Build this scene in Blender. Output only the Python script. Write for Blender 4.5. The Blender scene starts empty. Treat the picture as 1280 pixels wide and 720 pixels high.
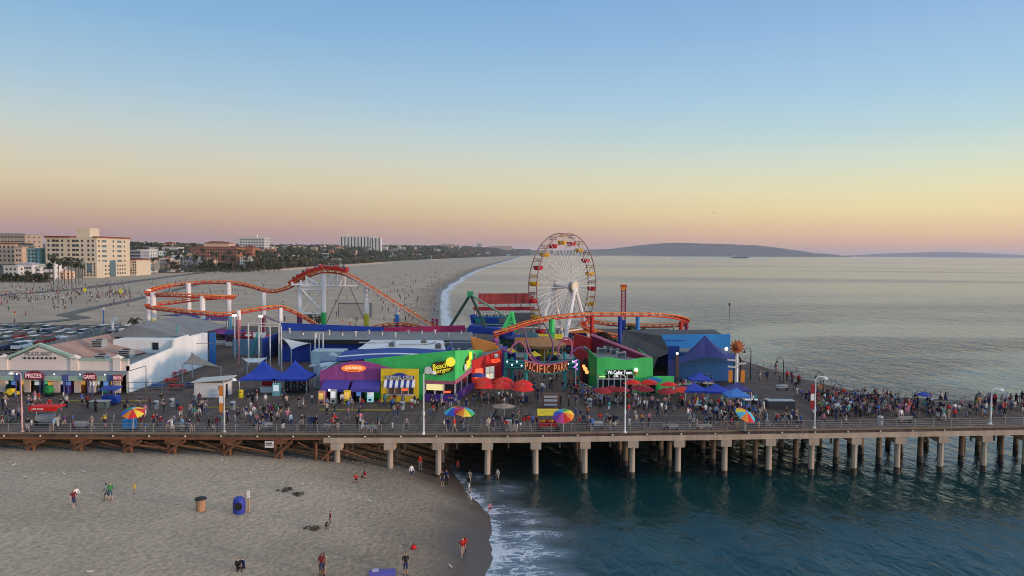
import bpy, bmesh, math, random
from mathutils import Vector, Matrix, noise as mnoise
random.seed(7)
R = random.Random(11)
scene = bpy.context.scene
COL = scene.collection
PI = math.pi
rad = math.radians

# ------------------------------------------------------------------ camera
D = 5.5                      # deck height above the water
ZC = D + 21.0                # camera height
F = 914.0                    # focal length in photo pixels (1280 wide)
PITCH = math.atan(43.5 / F)
ROLL = rad(0.4)
fwd = Vector((0, math.cos(PITCH), -math.sin(PITCH)))
up0 = Vector((0, math.sin(PITCH), math.cos(PITCH)))
rt0 = Vector((1, 0, 0))
rt = rt0 * math.cos(ROLL) + up0 * math.sin(ROLL)
up = up0 * math.cos(ROLL) - rt0 * math.sin(ROLL)
CAM = Vector((0, 0, ZC))

def ray(px, py):
    return fwd + rt * ((px - 640) / F) - up * ((py - 360) / F)
def G(px, py, z=D):
    d = ray(px, py); t = (z - ZC) / d.z
    return CAM + d * t
def W(px, py, Y):
    d = ray(px, py); t = Y / d.y
    return CAM + d * t
def X_(px, Y, py=420): return W(px, py, Y).x
def Z_(py, Y, px=640): return W(px, py, Y).z
def proj(p):
    v = Vector(p) - CAM
    w = v.dot(fwd)
    return (640 + F * v.dot(rt) / w, 360 - F * v.dot(up) / w)

cam = bpy.data.cameras.new('camera'); camo = bpy.data.objects.new('camera', cam); COL.objects.link(camo)
cam.sensor_width = 36.0; cam.lens = 36.0 * F / 1280.0
cam.clip_start = 0.5; cam.clip_end = 200000
M4 = Matrix((rt, up, -fwd)).transposed().to_4x4(); M4.translation = CAM
camo.matrix_world = M4
scene.camera = camo

# ------------------------------------------------------------------ render settings
scene.view_settings.view_transform = 'Standard'; scene.view_settings.look = 'None'
scene.view_settings.exposure = 0.0; scene.view_settings.gamma = 1.0
scene.view_settings.use_curve_mapping = False
scene.render.engine = 'CYCLES'
cy = scene.cycles
cy.use_denoising = True; cy.filter_width = 1.05
try: cy.denoiser = 'OPENIMAGEDENOISE'
except Exception: pass
cy.max_bounces = 6; cy.diffuse_bounces = 3; cy.glossy_bounces = 3; cy.transmission_bounces = 3
cy.volume_bounces = 0
cy.caustics_reflective = False; cy.caustics_refractive = False
cy.sample_clamp_indirect = 6.0

# ------------------------------------------------------------------ materials
def srgb(r, g, b):
    f = lambda c: (c/255/12.92) if c/255 <= .04045 else ((c/255+.055)/1.055)**2.4
    return (f(r), f(g), f(b))
MATS = {}
def newmat(name):
    m = bpy.data.materials.new(name); m.use_nodes = True
    nt = m.node_tree
    for n in list(nt.nodes): nt.nodes.remove(n)
    out = nt.nodes.new('ShaderNodeOutputMaterial')
    b = nt.nodes.new('ShaderNodeBsdfPrincipled')
    nt.links.new(b.outputs[0], out.inputs[0])
    return m, nt, b
def nd(nt, t, **kw):
    n = nt.nodes.new(t)
    for k, v in kw.items():
        if k in ('i',):
            for a, x in v.items(): n.inputs[a].default_value = x
        else: setattr(n, k, v)
    return n
def mat(name, c, rough=.75, var=.18, scale=.6, metal=0.0, emis=None, estr=0.0, bump=0.0, streak=False, spec=.3):
    """plain painted / stone / cloth surface with uneven tone"""
    if name in MATS: return MATS[name]
    m, nt, b = newmat(name)
    L = nt.links
    tc = nd(nt, 'ShaderNodeTexCoord')
    mp = nd(nt, 'ShaderNodeMapping')
    if streak: mp.inputs['Scale'].default_value = (1.6, 1.6, .18)
    L.new(tc.outputs['Object'], mp.inputs[0])
    nz = nd(nt, 'ShaderNodeTexNoise'); nz.inputs['Scale'].default_value = scale
    nz.inputs['Detail'].default_value = 5; nz.inputs['Roughness'].default_value = .65
    L.new(mp.outputs[0], nz.inputs[0])
    mr = nd(nt, 'ShaderNodeMapRange'); mr.inputs[1].default_value = .25; mr.inputs[2].default_value = .75
    mr.inputs[3].default_value = 1 - var; mr.inputs[4].default_value = 1 + var * .6
    L.new(nz.outputs[0], mr.inputs[0])
    mx = nd(nt, 'ShaderNodeMix', data_type='RGBA', blend_type='MULTIPLY')
    mx.inputs[0].default_value = 1; mx.inputs[6].default_value = (*c, 1)
    L.new(mr.outputs[0], mx.inputs[7])
    L.new(mx.outputs[2], b.inputs['Base Color'])
    b.inputs['Roughness'].default_value = rough; b.inputs['Metallic'].default_value = metal
    b.inputs['Specular IOR Level'].default_value = spec
    if emis:
        b.inputs['Emission Color'].default_value = (*emis, 1); b.inputs['Emission Strength'].default_value = estr
    if bump:
        bp = nd(nt, 'ShaderNodeBump'); bp.inputs['Strength'].default_value = bump; bp.inputs['Distance'].default_value = .05
        L.new(nz.outputs[0], bp.inputs['Height']); L.new(bp.outputs[0], b.inputs['Normal'])
    MATS[name] = m
    return m
def lit(name, c, s):
    if name in MATS: return MATS[name]
    m, nt, b = newmat(name)
    b.inputs['Base Color'].default_value = (*[min(.8, x) for x in c], 1)
    b.inputs['Emission Color'].default_value = (*c, 1); b.inputs['Emission Strength'].default_value = s
    MATS[name] = m
    return m
def planks(name, c, width=.25, axis='x', var=.35, rough=.85, gap=.35):
    """boards laid side by side: per-board tone plus dark seams, in metres"""
    if name in MATS: return MATS[name]
    m, nt, b = newmat(name); L = nt.links
    tc = nd(nt, 'ShaderNodeTexCoord')
    sp = nd(nt, 'ShaderNodeSeparateXYZ'); L.new(tc.outputs['Object'], sp.inputs[0])
    dv = nd(nt, 'ShaderNodeMath', operation='DIVIDE'); dv.inputs[1].default_value = width
    L.new(sp.outputs['XYZ'.index(axis.upper())], dv.inputs[0])
    fl = nd(nt, 'ShaderNodeMath', operation='FLOOR'); L.new(dv.outputs[0], fl.inputs[0])
    fr = nd(nt, 'ShaderNodeMath', operation='FRACT'); L.new(dv.outputs[0], fr.inputs[0])
    wn = nd(nt, 'ShaderNodeTexWhiteNoise', noise_dimensions='1D'); L.new(fl.outputs[0], wn.inputs['W'])
    nz = nd(nt, 'ShaderNodeTexNoise'); nz.inputs['Scale'].default_value = .35; nz.inputs['Detail'].default_value = 6
    L.new(tc.outputs['Object'], nz.inputs[0])
    a = nd(nt, 'ShaderNodeMath', operation='MULTIPLY_ADD'); a.inputs[1].default_value = .5; L.new(wn.outputs[0], a.inputs[0]); L.new(nz.outputs[0], a.inputs[2])
    mr = nd(nt, 'ShaderNodeMapRange'); mr.inputs[1].default_value = .3; mr.inputs[2].default_value = 1.2
    mr.inputs[3].default_value = 1 - var; mr.inputs[4].default_value = 1 + var
    L.new(a.outputs[0], mr.inputs[0])
    gp = nd(nt, 'ShaderNodeMath', operation='GREATER_THAN'); gp.inputs[1].default_value = .08; L.new(fr.outputs[0], gp.inputs[0])
    g2 = nd(nt, 'ShaderNodeMapRange'); g2.inputs[3].default_value = gap; g2.inputs[4].default_value = 1; L.new(gp.outputs[0], g2.inputs[0])
    mm = nd(nt, 'ShaderNodeMath', operation='MULTIPLY'); L.new(mr.outputs[0], mm.inputs[0]); L.new(g2.outputs[0], mm.inputs[1])
    mx = nd(nt, 'ShaderNodeMix', data_type='RGBA', blend_type='MULTIPLY'); mx.inputs[0].default_value = 1
    mx.inputs[6].default_value = (*c, 1); L.new(mm.outputs[0], mx.inputs[7])
    L.new(mx.outputs[2], b.inputs['Base Color']); b.inputs['Roughness'].default_value = rough
    b.inputs['Specular IOR Level'].default_value = .25
    MATS[name] = m
    return m
def glass(name, c=(.02, .025, .03), rough=.12):
    if name in MATS: return MATS[name]
    m, nt, b = newmat(name)
    b.inputs['Base Color'].default_value = (*c, 1); b.inputs['Roughness'].default_value = rough
    b.inputs['Specular IOR Level'].default_value = .6
    MATS[name] = m
    return m

# ------------------------------------------------------------------ mesh builder
class MB:
    def __init__(s): s.v = []; s.f = []; s.m = []
    def add(s, vs, fs, m=0):
        o = len(s.v); s.v += [tuple(v) for v in vs]
        for i, f in enumerate(fs):
            s.f.append(tuple(o + k for k in f)); s.m.append(m[i] if isinstance(m, (list, tuple)) else m)
        return s
    def box(s, x0, x1, y0, y1, z0, z1, m=0):
        vs = [(x0,y0,z0),(x1,y0,z0),(x1,y1,z0),(x0,y1,z0),(x0,y0,z1),(x1,y0,z1),(x1,y1,z1),(x0,y1,z1)]
        return s.add(vs, [(3,2,1,0),(4,5,6,7),(0,1,5,4),(1,2,6,5),(2,3,7,6),(3,0,4,7)], m)
    def obox(s, c, size, rz=0, m=0, ry=0, rx=0):
        M = Matrix.Rotation(rz, 3, 'Z') @ Matrix.Rotation(ry, 3, 'Y') @ Matrix.Rotation(rx, 3, 'X')
        a, b, d = [k / 2 for k in size]; c = Vector(c)
        vs = [c + M @ Vector(p) for p in [(-a,-b,-d),(a,-b,-d),(a,b,-d),(-a,b,-d),(-a,-b,d),(a,-b,d),(a,b,d),(-a,b,d)]]
        return s.add(vs, [(3,2,1,0),(4,5,6,7),(0,1,5,4),(1,2,6,5),(2,3,7,6),(3,0,4,7)], m)
    def cyl(s, p0, p1, r0, r1=None, n=8, m=0, caps=True):
        p0, p1 = Vector(p0), Vector(p1); r1 = r0 if r1 is None else r1
        d = (p1 - p0).normalized()
        a = d.orthogonal().normalized() if abs(d.z) < .99 else Vector((1, 0, 0))
        b = d.cross(a).normalized(); a = b.cross(d)
        vs = []
        for p, r in ((p0, r0), (p1, r1)):
            for k in range(n):
                t = 2 * PI * (k + .5) / n
                vs.append(p + a * (r * math.cos(t)) + b * (r * math.sin(t)))
        fs = [(k, (k + 1) % n, n + (k + 1) % n, n + k) for k in range(n)]
        if caps: fs += [tuple(range(n - 1, -1, -1)), tuple(range(n, 2 * n))]
        return s.add(vs, fs, m)
    def bar(s, p0, p1, w, h=None, m=0):
        return s.cyl(p0, p1, w * .7071, n=4, m=m)
    def tube(s, pts, r, n=6, closed=False, m=0):
        pts = [Vector(p) for p in pts]; N = len(pts)
        vs = []
        prev = None
        for i, p in enumerate(pts):
            if closed: t = (pts[(i + 1) % N] - pts[i - 1]).normalized()
            else: t = (pts[min(i + 1, N - 1)] - pts[max(i - 1, 0)]).normalized()
            if prev is None: a = t.orthogonal().normalized() if abs(t.z) > .95 else Vector((0, 0, 1)).cross(t).normalized()
            else:
                a = prev - t * prev.dot(t)
                a = a.normalized() if a.length > 1e-6 else t.orthogonal().normalized()
            prev = a; b = t.cross(a)
            for k in range(n):
                u = 2 * PI * k / n
                vs.append(p + a * (r * math.cos(u)) + b * (r * math.sin(u)))
        fs = []
        for i in range(N if closed else N - 1):
            j = (i + 1) % N
            for k in range(n): fs.append((i*n+k, i*n+(k+1)%n, j*n+(k+1)%n, j*n+k))
        if not closed: fs += [tuple(range(n - 1, -1, -1)), tuple((N-1)*n + k for k in range(n))]
        return s.add(vs, fs, m)
    def prism(s, pts, ext, m=0):
        """closed polygon of 3D points swept along ext"""
        n = len(pts); e = Vector(ext); P = [Vector(p) for p in pts]
        vs = P + [p + e for p in P]
        fs = [tuple(range(n - 1, -1, -1)), tuple(range(n, 2 * n))] + [(k, (k + 1) % n, n + (k + 1) % n, n + k) for k in range(n)]
        return s.add(vs, fs, m)
    def xz(s, poly, y0, y1, m=0): return s.prism([(x, y0, z) for x, z in poly], (0, y1 - y0, 0), m)
    def yz(s, poly, x0, x1, m=0): return s.prism([(x0, y, z) for y, z in poly], (x1 - x0, 0, 0), m)
    def xy(s, poly, z0, z1, m=0): return s.prism([(x, y, z0) for x, y in poly], (0, 0, z1 - z0), m)
    def lathe(s, prof, c=(0,0,0), n=12, m=0):
        c = Vector(c); vs = []; fs = []
        for r, z in prof:
            for k in range(n):
                t = 2*PI*k/n; vs.append(c + Vector((r*math.cos(t), r*math.sin(t), z)))
        for i in range(len(prof) - 1):
            for k in range(n): fs.append((i*n+k, i*n+(k+1)%n, (i+1)*n+(k+1)%n, (i+1)*n+k))
        fs.append(tuple(range(n-1, -1, -1))); fs.append(tuple((len(prof)-1)*n+k for k in range(n)))
        return s.add(vs, fs, m)
    def ball(s, c, r, n=8, m=0, sz=1.0):
        prof = [(max(.001, r*math.sin(PI*i/n)), -r*sz*math.cos(PI*i/n)) for i in range(n+1)]
        return s.lathe(prof, c, n, m)
    def build(s, name, mats, parent=None, smooth=False, loc=None):
        me = bpy.data.meshes.new(name)
        me.from_pydata(s.v, [], s.f)
        if not isinstance(mats, (list, tuple)): mats = [mats]
        for x in mats: me.materials.append(x)
        if len(mats) > 1: me.polygons.foreach_set('material_index', s.m)
        if smooth: me.polygons.foreach_set('use_smooth', [True] * len(me.polygons))
        bm = bmesh.new(); bm.from_mesh(me); bmesh.ops.recalc_face_normals(bm, faces=bm.faces); bm.to_mesh(me); bm.free()
        me.update()
        return link(name, me, parent, loc)
def link(name, me, parent=None, loc=None):
    o = bpy.data.objects.new(name, me); COL.objects.link(o)
    if parent: o.parent = parent
    if loc is not None: o.location = loc
    return o
def thing(name, label, cat, loc=(0,0,0), rz=0, group=None):
    o = bpy.data.objects.new(name, None); COL.objects.link(o)
    o.location = loc; o.rotation_euler = (0, 0, rz); o.empty_display_size = .3
    return tag(o, label, cat, group)
def tag(o, label=None, cat=None, group=None, kind=None):
    if label: o['label'] = label
    if cat: o['category'] = cat
    if group: o['group'] = group
    if kind: o['kind'] = kind
    return o
KIDS = {}
def kids_of(root):
    return [o for o in bpy.data.objects if o.parent == root]
def dup(root, loc, rz=0, label=None, group=None, scale=None, tree=None):
    """copy a thing with its parts and sub-parts"""
    def cp(o, par):
        c = o.copy(); COL.objects.link(c)
        if par: c.parent = par
        for ch in KIDS[o.name]: cp(ch, c)
        return c
    if root.name not in KIDS:
        st = [root]
        while st:
            o = st.pop(); KIDS[o.name] = kids_of(o); st += KIDS[o.name]
    c = cp(root, None); c.location = loc; c.rotation_euler = (0, 0, rz)
    if label: c['label'] = label
    if group: c['group'] = group
    if scale: c.scale = (scale,) * 3 if not isinstance(scale, (tuple, list)) else scale
    return c
ORD = ['first','second','third','fourth','fifth','sixth','seventh','eighth','ninth','tenth','eleventh','twelfth','thirteenth','fourteenth','fifteenth','sixteenth','seventeenth','eighteenth','nineteenth','twentieth','twenty-first','twenty-second','twenty-third','twenty-fourth','twenty-fifth','twenty-sixth','twenty-seventh','twenty-eighth']
TXT = {}
def text_shape(s, w, h, extrude=.04, shear=0.0):
    """lettering standing upright in the xz plane, centred, facing -y"""
    k = (s, shear)
    if k not in TXT:
        cu = bpy.data.curves.new('lettering', 'FONT'); cu.body = s; cu.extrude = .5; cu.shear = shear; cu.resolution_u = 2
        o = bpy.data.objects.new('lettering', cu); COL.objects.link(o)
        dg = bpy.context.evaluated_depsgraph_get()
        me = bpy.data.meshes.new_from_object(o.evaluated_get(dg))
        TXT[k] = ([tuple(v.co) for v in me.vertices], [tuple(p.vertices) for p in me.polygons])
        bpy.data.objects.remove(o); bpy.data.curves.remove(cu); bpy.data.meshes.remove(me)
    vs, fs = TXT[k]
    x0 = min(v[0] for v in vs); x1 = max(v[0] for v in vs); y0 = min(v[1] for v in vs); y1 = max(v[1] for v in vs)
    sx = w / (x1 - x0); sy = h / (y1 - y0)
    return [((x - (x0+x1)/2)*sx, -z*2*extrude, (y - (y0+y1)/2)*sy) for x, y, z in vs], fs
def put_text(mb, s, c, w, h, rz=0, extrude=.04, m=0, shear=0.0, tilt=0.0):
    vs, fs = text_shape(s, w, h, extrude, shear)
    M = Matrix.Rotation(rz, 3, 'Z') @ Matrix.Rotation(-tilt, 3, 'Y'); c = Vector(c)
    return mb.add([c + M @ Vector(v) for v in vs], fs, m)

# ------------------------------------------------------------------ world, sun, haze
SUN_AZ = rad(111)      # clockwise from the view direction: to the right, slightly behind
SUN_EL = rad(3.5)
sdir = Vector((math.sin(SUN_AZ) * math.cos(SUN_EL), math.cos(SUN_AZ) * math.cos(SUN_EL), math.sin(SUN_EL)))
w = bpy.data.worlds.new('World'); scene.world = w; w.use_nodes = True
nt = w.node_tree
for n in list(nt.nodes): nt.nodes.remove(n)
L = nt.links
out = nd(nt, 'ShaderNodeOutputWorld')
tc = nd(nt, 'ShaderNodeTexCoord')
sky = nd(nt, 'ShaderNodeTexSky', sky_type='NISHITA'); sky.sun_disc = False
sky.sun_elevation = SUN_EL; sky.sun_rotation = SUN_AZ; sky.altitude = 20; sky.air_density = 1.2; sky.dust_density = 2.0; sky.ozone_density = 2.0
bg1 = nd(nt, 'ShaderNodeBackground'); bg1.inputs[1].default_value = .1
L.new(sky.outputs[0], bg1.inputs[0])
sp = nd(nt, 'ShaderNodeSeparateXYZ'); L.new(tc.outputs['Generated'], sp.inputs[0])
zz = nd(nt, 'ShaderNodeMapRange'); zz.inputs[1].default_value = -.02; zz.inputs[2].default_value = .98; L.new(sp.outputs[2], zz.inputs[0])
def ramp(stops):
    r = nd(nt, 'ShaderNodeValToRGB'); cr = r.color_ramp; cr.interpolation = 'B_SPLINE' if False else 'LINEAR'
    while len(cr.elements) < len(stops): cr.elements.new(.5)
    for e, (z, c) in zip(cr.elements, stops):
        e.position = (z + .02) / 1.0; e.color = (*srgb(*c), 1)
    L.new(zz.outputs[0], r.inputs[0]); return r
# sine of elevation -> colour, away from and towards the sunset
AWAY = [(-0.0168, (158, 132, 138)), (0.0067, (172, 140, 140)), (0.0252, (190, 154, 146)), (0.0487, (208, 178, 150)), (0.0806, (222, 205, 172)), (0.1168, (216, 212, 194)), (0.1529, (198, 212, 212)), (0.2016, (172, 202, 222)), (0.2772, (138, 184, 222)), (0.42, (104, 156, 206)), (0.66, (104, 150, 198)), (0.8, (238, 232, 226)), (0.95, (255, 248, 240))]
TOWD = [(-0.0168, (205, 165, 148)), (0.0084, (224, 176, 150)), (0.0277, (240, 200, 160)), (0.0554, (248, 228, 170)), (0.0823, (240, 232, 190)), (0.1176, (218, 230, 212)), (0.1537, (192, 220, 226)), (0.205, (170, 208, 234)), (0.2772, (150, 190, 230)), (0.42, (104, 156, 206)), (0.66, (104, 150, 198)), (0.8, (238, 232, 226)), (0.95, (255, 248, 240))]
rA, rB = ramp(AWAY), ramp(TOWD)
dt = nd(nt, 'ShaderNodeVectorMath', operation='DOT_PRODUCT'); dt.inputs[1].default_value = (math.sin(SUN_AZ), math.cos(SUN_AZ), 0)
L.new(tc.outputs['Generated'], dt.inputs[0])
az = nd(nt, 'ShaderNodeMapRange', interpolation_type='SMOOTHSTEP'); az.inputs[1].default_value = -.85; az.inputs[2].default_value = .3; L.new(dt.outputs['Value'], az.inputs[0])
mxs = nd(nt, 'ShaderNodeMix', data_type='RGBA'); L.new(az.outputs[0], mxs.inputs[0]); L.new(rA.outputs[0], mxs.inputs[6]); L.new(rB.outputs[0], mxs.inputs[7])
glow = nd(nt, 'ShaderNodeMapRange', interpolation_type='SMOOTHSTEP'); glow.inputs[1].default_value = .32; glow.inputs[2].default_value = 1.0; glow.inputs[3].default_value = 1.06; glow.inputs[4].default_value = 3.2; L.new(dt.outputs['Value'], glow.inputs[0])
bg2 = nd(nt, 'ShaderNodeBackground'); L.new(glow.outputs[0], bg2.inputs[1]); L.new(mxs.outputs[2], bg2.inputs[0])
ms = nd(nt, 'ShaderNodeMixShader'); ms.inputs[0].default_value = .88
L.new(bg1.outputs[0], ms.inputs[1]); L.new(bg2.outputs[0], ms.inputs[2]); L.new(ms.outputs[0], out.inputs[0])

sl = bpy.data.lights.new('sun', 'SUN'); sl.energy = 2.6; sl.angle = rad(2.5); sl.color = (1, .64, .42)
so = bpy.data.objects.new('sun', sl); COL.objects.link(so)
so.rotation_euler = (-sdir).to_track_quat('-Z', 'Y').to_euler(); so.location = (200, -50, 120)

FAR = 26000.0
hz = MB().box(-FAR, FAR, -900, FAR, -9, 190).build('haze', mat('haze_shell', (1,1,1)))
m, nt2, b = newmat('haze_air'); nt2.nodes.remove(b)
pv = nd(nt2, 'ShaderNodeVolumePrincipled'); pv.inputs['Color'].default_value = (.80, .84, 1, 1); pv.inputs['Density'].default_value = 4.2e-5
pv.inputs['Anisotropy'].default_value = .2
nt2.links.new(pv.outputs[0], [n for n in nt2.nodes if n.type == 'OUTPUT_MATERIAL'][0].inputs['Volume'])
hz.data.materials[0] = m; tag(hz, kind='stuff')

# ------------------------------------------------------------------ shore, beach, sea
def lerp_table(T, x):
    if x <= T[0][0]: return T[0][1]
    for (a, p), (b, q) in zip(T, T[1:]):
        if x <= b: return p + (q - p) * (x - a) / (b - a)
    return T[-1][1]
SH = [(-900, 20), (40, 1.0), (58, -2.4), (64.8, -1.6), (72.6, -2.4), (80, -5.2), (85.4, -6.4), (100, -7), (150, -12), (200, -19), (306, -30), (380, -37), (494, -47), (600, -51), (1030, -56), (1600, -45), (2500, -18), (4000, 20), (6500, 75), (9000, 400), (12000, 2500), (FAR, 9000)]
def shore(Y): 
    a = lerp_table(SH, Y)
    return a + (1.3 * mnoise.noise((Y * .06, 3.1, 0)) + .5 * mnoise.noise((Y * .23, 8.3, 0)) + .25 * mnoise.noise((Y * .7, 1.3, 0)) if Y < 300 else 6 * mnoise.noise((Y * .012, 1.1, 0)) * min(1, (Y - 300) / 200))
XI = [(-900, -392), (600, -392), (860, -305), (2000, -300), (2800, -245), (4500, -140), (6500, 5), (9000, 330), (12000, 2430), (FAR, 8900)]
def xin(Y): return lerp_table(XI, Y)
def yin(px, off=0.0):
    """depth at which the landward edge of the beach (plus off metres inland) stands at this column"""
    Y = 560.0
    while Y < 9500:
        if (px - 640) / F * Y <= xin(Y) - off: return Y
        Y *= 1.006
    return Y
SZ = [(-60, -6), (-20, -1.7), (0, 0), (8, 1.5), (14, 2.2), (25, 2.9), (45, 3.5), (80, 3.9), (330, 4.2), (100000, 4.2)]
def sandz(X, Y): return lerp_table(SZ, shore(Y) - X)
def landz(X, Y):
    q = xin(Y) - X; t = max(0.0, min(1.0, (q - 10) / 190)); u = max(0.0, min(1.0, (q - 240) / 900))
    return 4.2 + (21 * (1 + max(0, min(1.6, (Y - 1500) / 2200))) * t * t * (3 - 2 * t) + 12 * u) * min(1, max(0, (Y - 560) / 400))
def gz(X, Y): return landz(X, Y) if X < xin(Y) else sandz(X, Y)

def sheet(name, us, Ys, pos, attrs, material):
    vs = []; A = {k: [] for k in attrs}
    for Y in Ys:
        for u in us:
            vs.append(pos(u, Y))
            for k, fn in attrs.items(): A[k].append(fn(u, Y))
    n = len(us)
    fs = [(j*n+i, j*n+i+1, (j+1)*n+i+1, (j+1)*n+i) for j in range(len(Ys)-1) for i in range(n-1)]
    me = bpy.data.meshes.new(name); me.from_pydata(vs, [], fs)
    for k in attrs:
        at = me.attributes.new(k, 'FLOAT', 'POINT'); at.data.foreach_set('value', A[k])
    me.polygons.foreach_set('use_smooth', [True]*len(fs)); me.materials.append(material); me.update()
    return tag(link(name, me), kind='structure')
YS = [-880, -400, -150, -40, 10] + [40 + .9*i for i in range(100)]
y = 130.0
while y < FAR * .96: YS.append(y); y *= 1.045
YS.append(FAR * .99)

# sand: dry pale grains, wet dark strip near the water, footprints
m, nt3, b = newmat('sand'); L = nt3.links
at = nd(nt3, 'ShaderNodeAttribute', attribute_name='shore_dist')
tc = nd(nt3, 'ShaderNodeTexCoord')
n1 = nd(nt3, 'ShaderNodeTexNoise'); n1.inputs['Scale'].default_value = .09; n1.inputs['Detail'].default_value = 6; L.new(tc.outputs['Object'], n1.inputs[0])
n2 = nd(nt3, 'ShaderNodeTexNoise'); n2.inputs['Scale'].default_value = 2.6; n2.inputs['Detail'].default_value = 5; n2.inputs['Roughness'].default_value = .7; L.new(tc.outputs['Object'], n2.inputs[0])
n3 = nd(nt3, 'ShaderNodeTexVoronoi'); n3.inputs['Scale'].default_value = 1.7; L.new(tc.outputs['Object'], n3.inputs[0])
c1 = nd(nt3, 'ShaderNodeValToRGB'); cr = c1.color_ramp
cr.elements[0].position = .3; cr.elements[0].color = (.31, .252, .188, 1); cr.elements[1].position = .7; cr.elements[1].color = (.44, .36, .268, 1)
L.new(n1.outputs[0], c1.inputs[0])
v1 = nd(nt3, 'ShaderNodeMapRange'); v1.inputs[1].default_value = .3; v1.inputs[2].default_value = .7; v1.inputs[3].default_value = .62; v1.inputs[4].default_value = 1.22; L.new(n2.outputs[0], v1.inputs[0])
mx1 = nd(nt3, 'ShaderNodeMix', data_type='RGBA', blend_type='MULTIPLY'); mx1.inputs[0].default_value = 1; L.new(c1.outputs[0], mx1.inputs[6]); L.new(v1.outputs[0], mx1.inputs[7])
wa = nd(nt3, 'ShaderNodeMath', operation='MULTIPLY_ADD'); wa.inputs[1].default_value = 9; wa.inputs[2].default_value = -4.5; L.new(n1.outputs[0], wa.inputs[0])
ws = nd(nt3, 'ShaderNodeMath', operation='ADD'); L.new(at.outputs['Fac'], ws.inputs[0]); L.new(wa.outputs[0], ws.inputs[1])
wet = nd(nt3, 'ShaderNodeMapRange', interpolation_type='SMOOTHSTEP'); wet.inputs[1].default_value = 1.0; wet.inputs[2].default_value = 7.5; wet.inputs[3].default_value = 1; wet.inputs[4].default_value = 0; L.new(ws.outputs[0], wet.inputs[0])
damp = nd(nt3, 'ShaderNodeMapRange', interpolation_type='SMOOTHSTEP'); damp.inputs[1].default_value = 4; damp.inputs[2].default_value = 20; damp.inputs[3].default_value = .55; damp.inputs[4].default_value = 1; L.new(ws.outputs[0], damp.inputs[0])
mx15 = nd(nt3, 'ShaderNodeMix', data_type='RGBA', blend_type='MULTIPLY'); mx15.inputs[0].default_value = 1; L.new(mx1.outputs[2], mx15.inputs[6]); L.new(damp.outputs[0], mx15.inputs[7])
mx2 = nd(nt3, 'ShaderNodeMix', data_type='RGBA'); mx2.inputs[7].default_value = (.085, .066, .052, 1); L.new(wet.outputs[0], mx2.inputs[0]); L.new(mx15.outputs[2], mx2.inputs[6])
L.new(mx2.outputs[2], b.inputs['Base Color'])
rr = nd(nt3, 'ShaderNodeMapRange'); rr.inputs[3].default_value = .95; rr.inputs[4].default_value = .42; L.new(wet.outputs[0], rr.inputs[0]); L.new(rr.outputs[0], b.inputs['Roughness'])
hb = nd(nt3, 'ShaderNodeMath', operation='ADD'); L.new(n2.outputs[0], hb.inputs[0]); L.new(n3.outputs[0], hb.inputs[1])
bs = nd(nt3, 'ShaderNodeMapRange'); bs.inputs[3].default_value = .55; bs.inputs[4].default_value = .03; L.new(wet.outputs[0], bs.inputs[0])
bp = nd(nt3, 'ShaderNodeBump'); bp.inputs['Distance'].default_value = .26; L.new(bs.outputs[0], bp.inputs['Strength']); L.new(hb.outputs[0], bp.inputs['Height']); L.new(bp.outputs[0], b.inputs['Normal'])
SAND = m
# columns: fraction from 60 m offshore to the inland edge
us = [-60, -40, -20, -10, -5, -2, 0, 2, 4, 6, 8, 11, 14, 18, 25, 35, 45, 60, 80, 110, 150, 200, 260, 320, 1]
def bpos(u, Y):
    X = xin(Y) if u == 1 else max(xin(Y), shore(Y) - u)
    return (X, Y, sandz(X, Y))
sheet('beach', us, [y for y in YS if y < 12000], bpos, {'shore_dist': lambda u, Y: shore(Y) - bpos(u, Y)[0]}, SAND)

# land behind the beach
m, nt4, b = newmat('land'); L = nt4.links
tc = nd(nt4, 'ShaderNodeTexCoord')
n1 = nd(nt4, 'ShaderNodeTexNoise'); n1.inputs['Scale'].default_value = .03; n1.inputs['Detail'].default_value = 8; L.new(tc.outputs['Object'], n1.inputs[0])
c1 = nd(nt4, 'ShaderNodeValToRGB'); cr = c1.color_ramp
cr.elements[0].position = .35; cr.elements[0].color = (.035, .045, .025, 1); cr.elements[1].position = .65; cr.elements[1].color = (.12, .10, .075, 1)
L.new(n1.outputs[0], c1.inputs[0]); L.new(c1.outputs[0], b.inputs['Base Color']); b.inputs['Roughness'].default_value = .95
lx = [0, 8, 28, 68, 108, 148, 188, 230, 260, 410, 1100, 3600, 11000, FAR * .6]
sheet('ground', lx, [y for y in YS if y < 12000], lambda u, Y: (xin(Y) - u, Y, landz(xin(Y) - u, Y) if u else 4.2), {}, m)

# headland and the low far coast
def ridge(name, pts, Y0, depth, matl, jag=6):
    mb = MB(); n = 90
    x0, x1 = pts[0][0], pts[-1][0]
    vs = []; 
    for i in range(n + 1):
        x = x0 + (x1 - x0) * i / n
        h = lerp_table(pts, x) + (jag * mnoise.noise((x * .004, 2, Y0)) + jag * .5 * mnoise.noise((x * .015, 5, Y0))) * min(1, lerp_table(pts, x) / 40)
        h = max(1, h)
        vs += [(x, Y0 - depth * .5, -4), (x, Y0 - depth * .2, h * .45), (x, Y0, h), (x, Y0 + depth * .4, h * .5), (x, Y0 + depth * .6, -4)]
    fs = [(5*i+k, 5*(i+1)+k, 5*(i+1)+k+1, 5*i+k+1) for i in range(n) for k in range(4)]
    mb.add(vs, fs)
    return tag(mb.build(name, matl, smooth=True), kind='structure')
HILL = mat('hill_scrub', (.06, .062, .045), .95, .4, .004)
def hp(px, y, Y): p = W(px, y, Y); return (p.x, max(2, p.z))
YH = 13000.0
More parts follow.
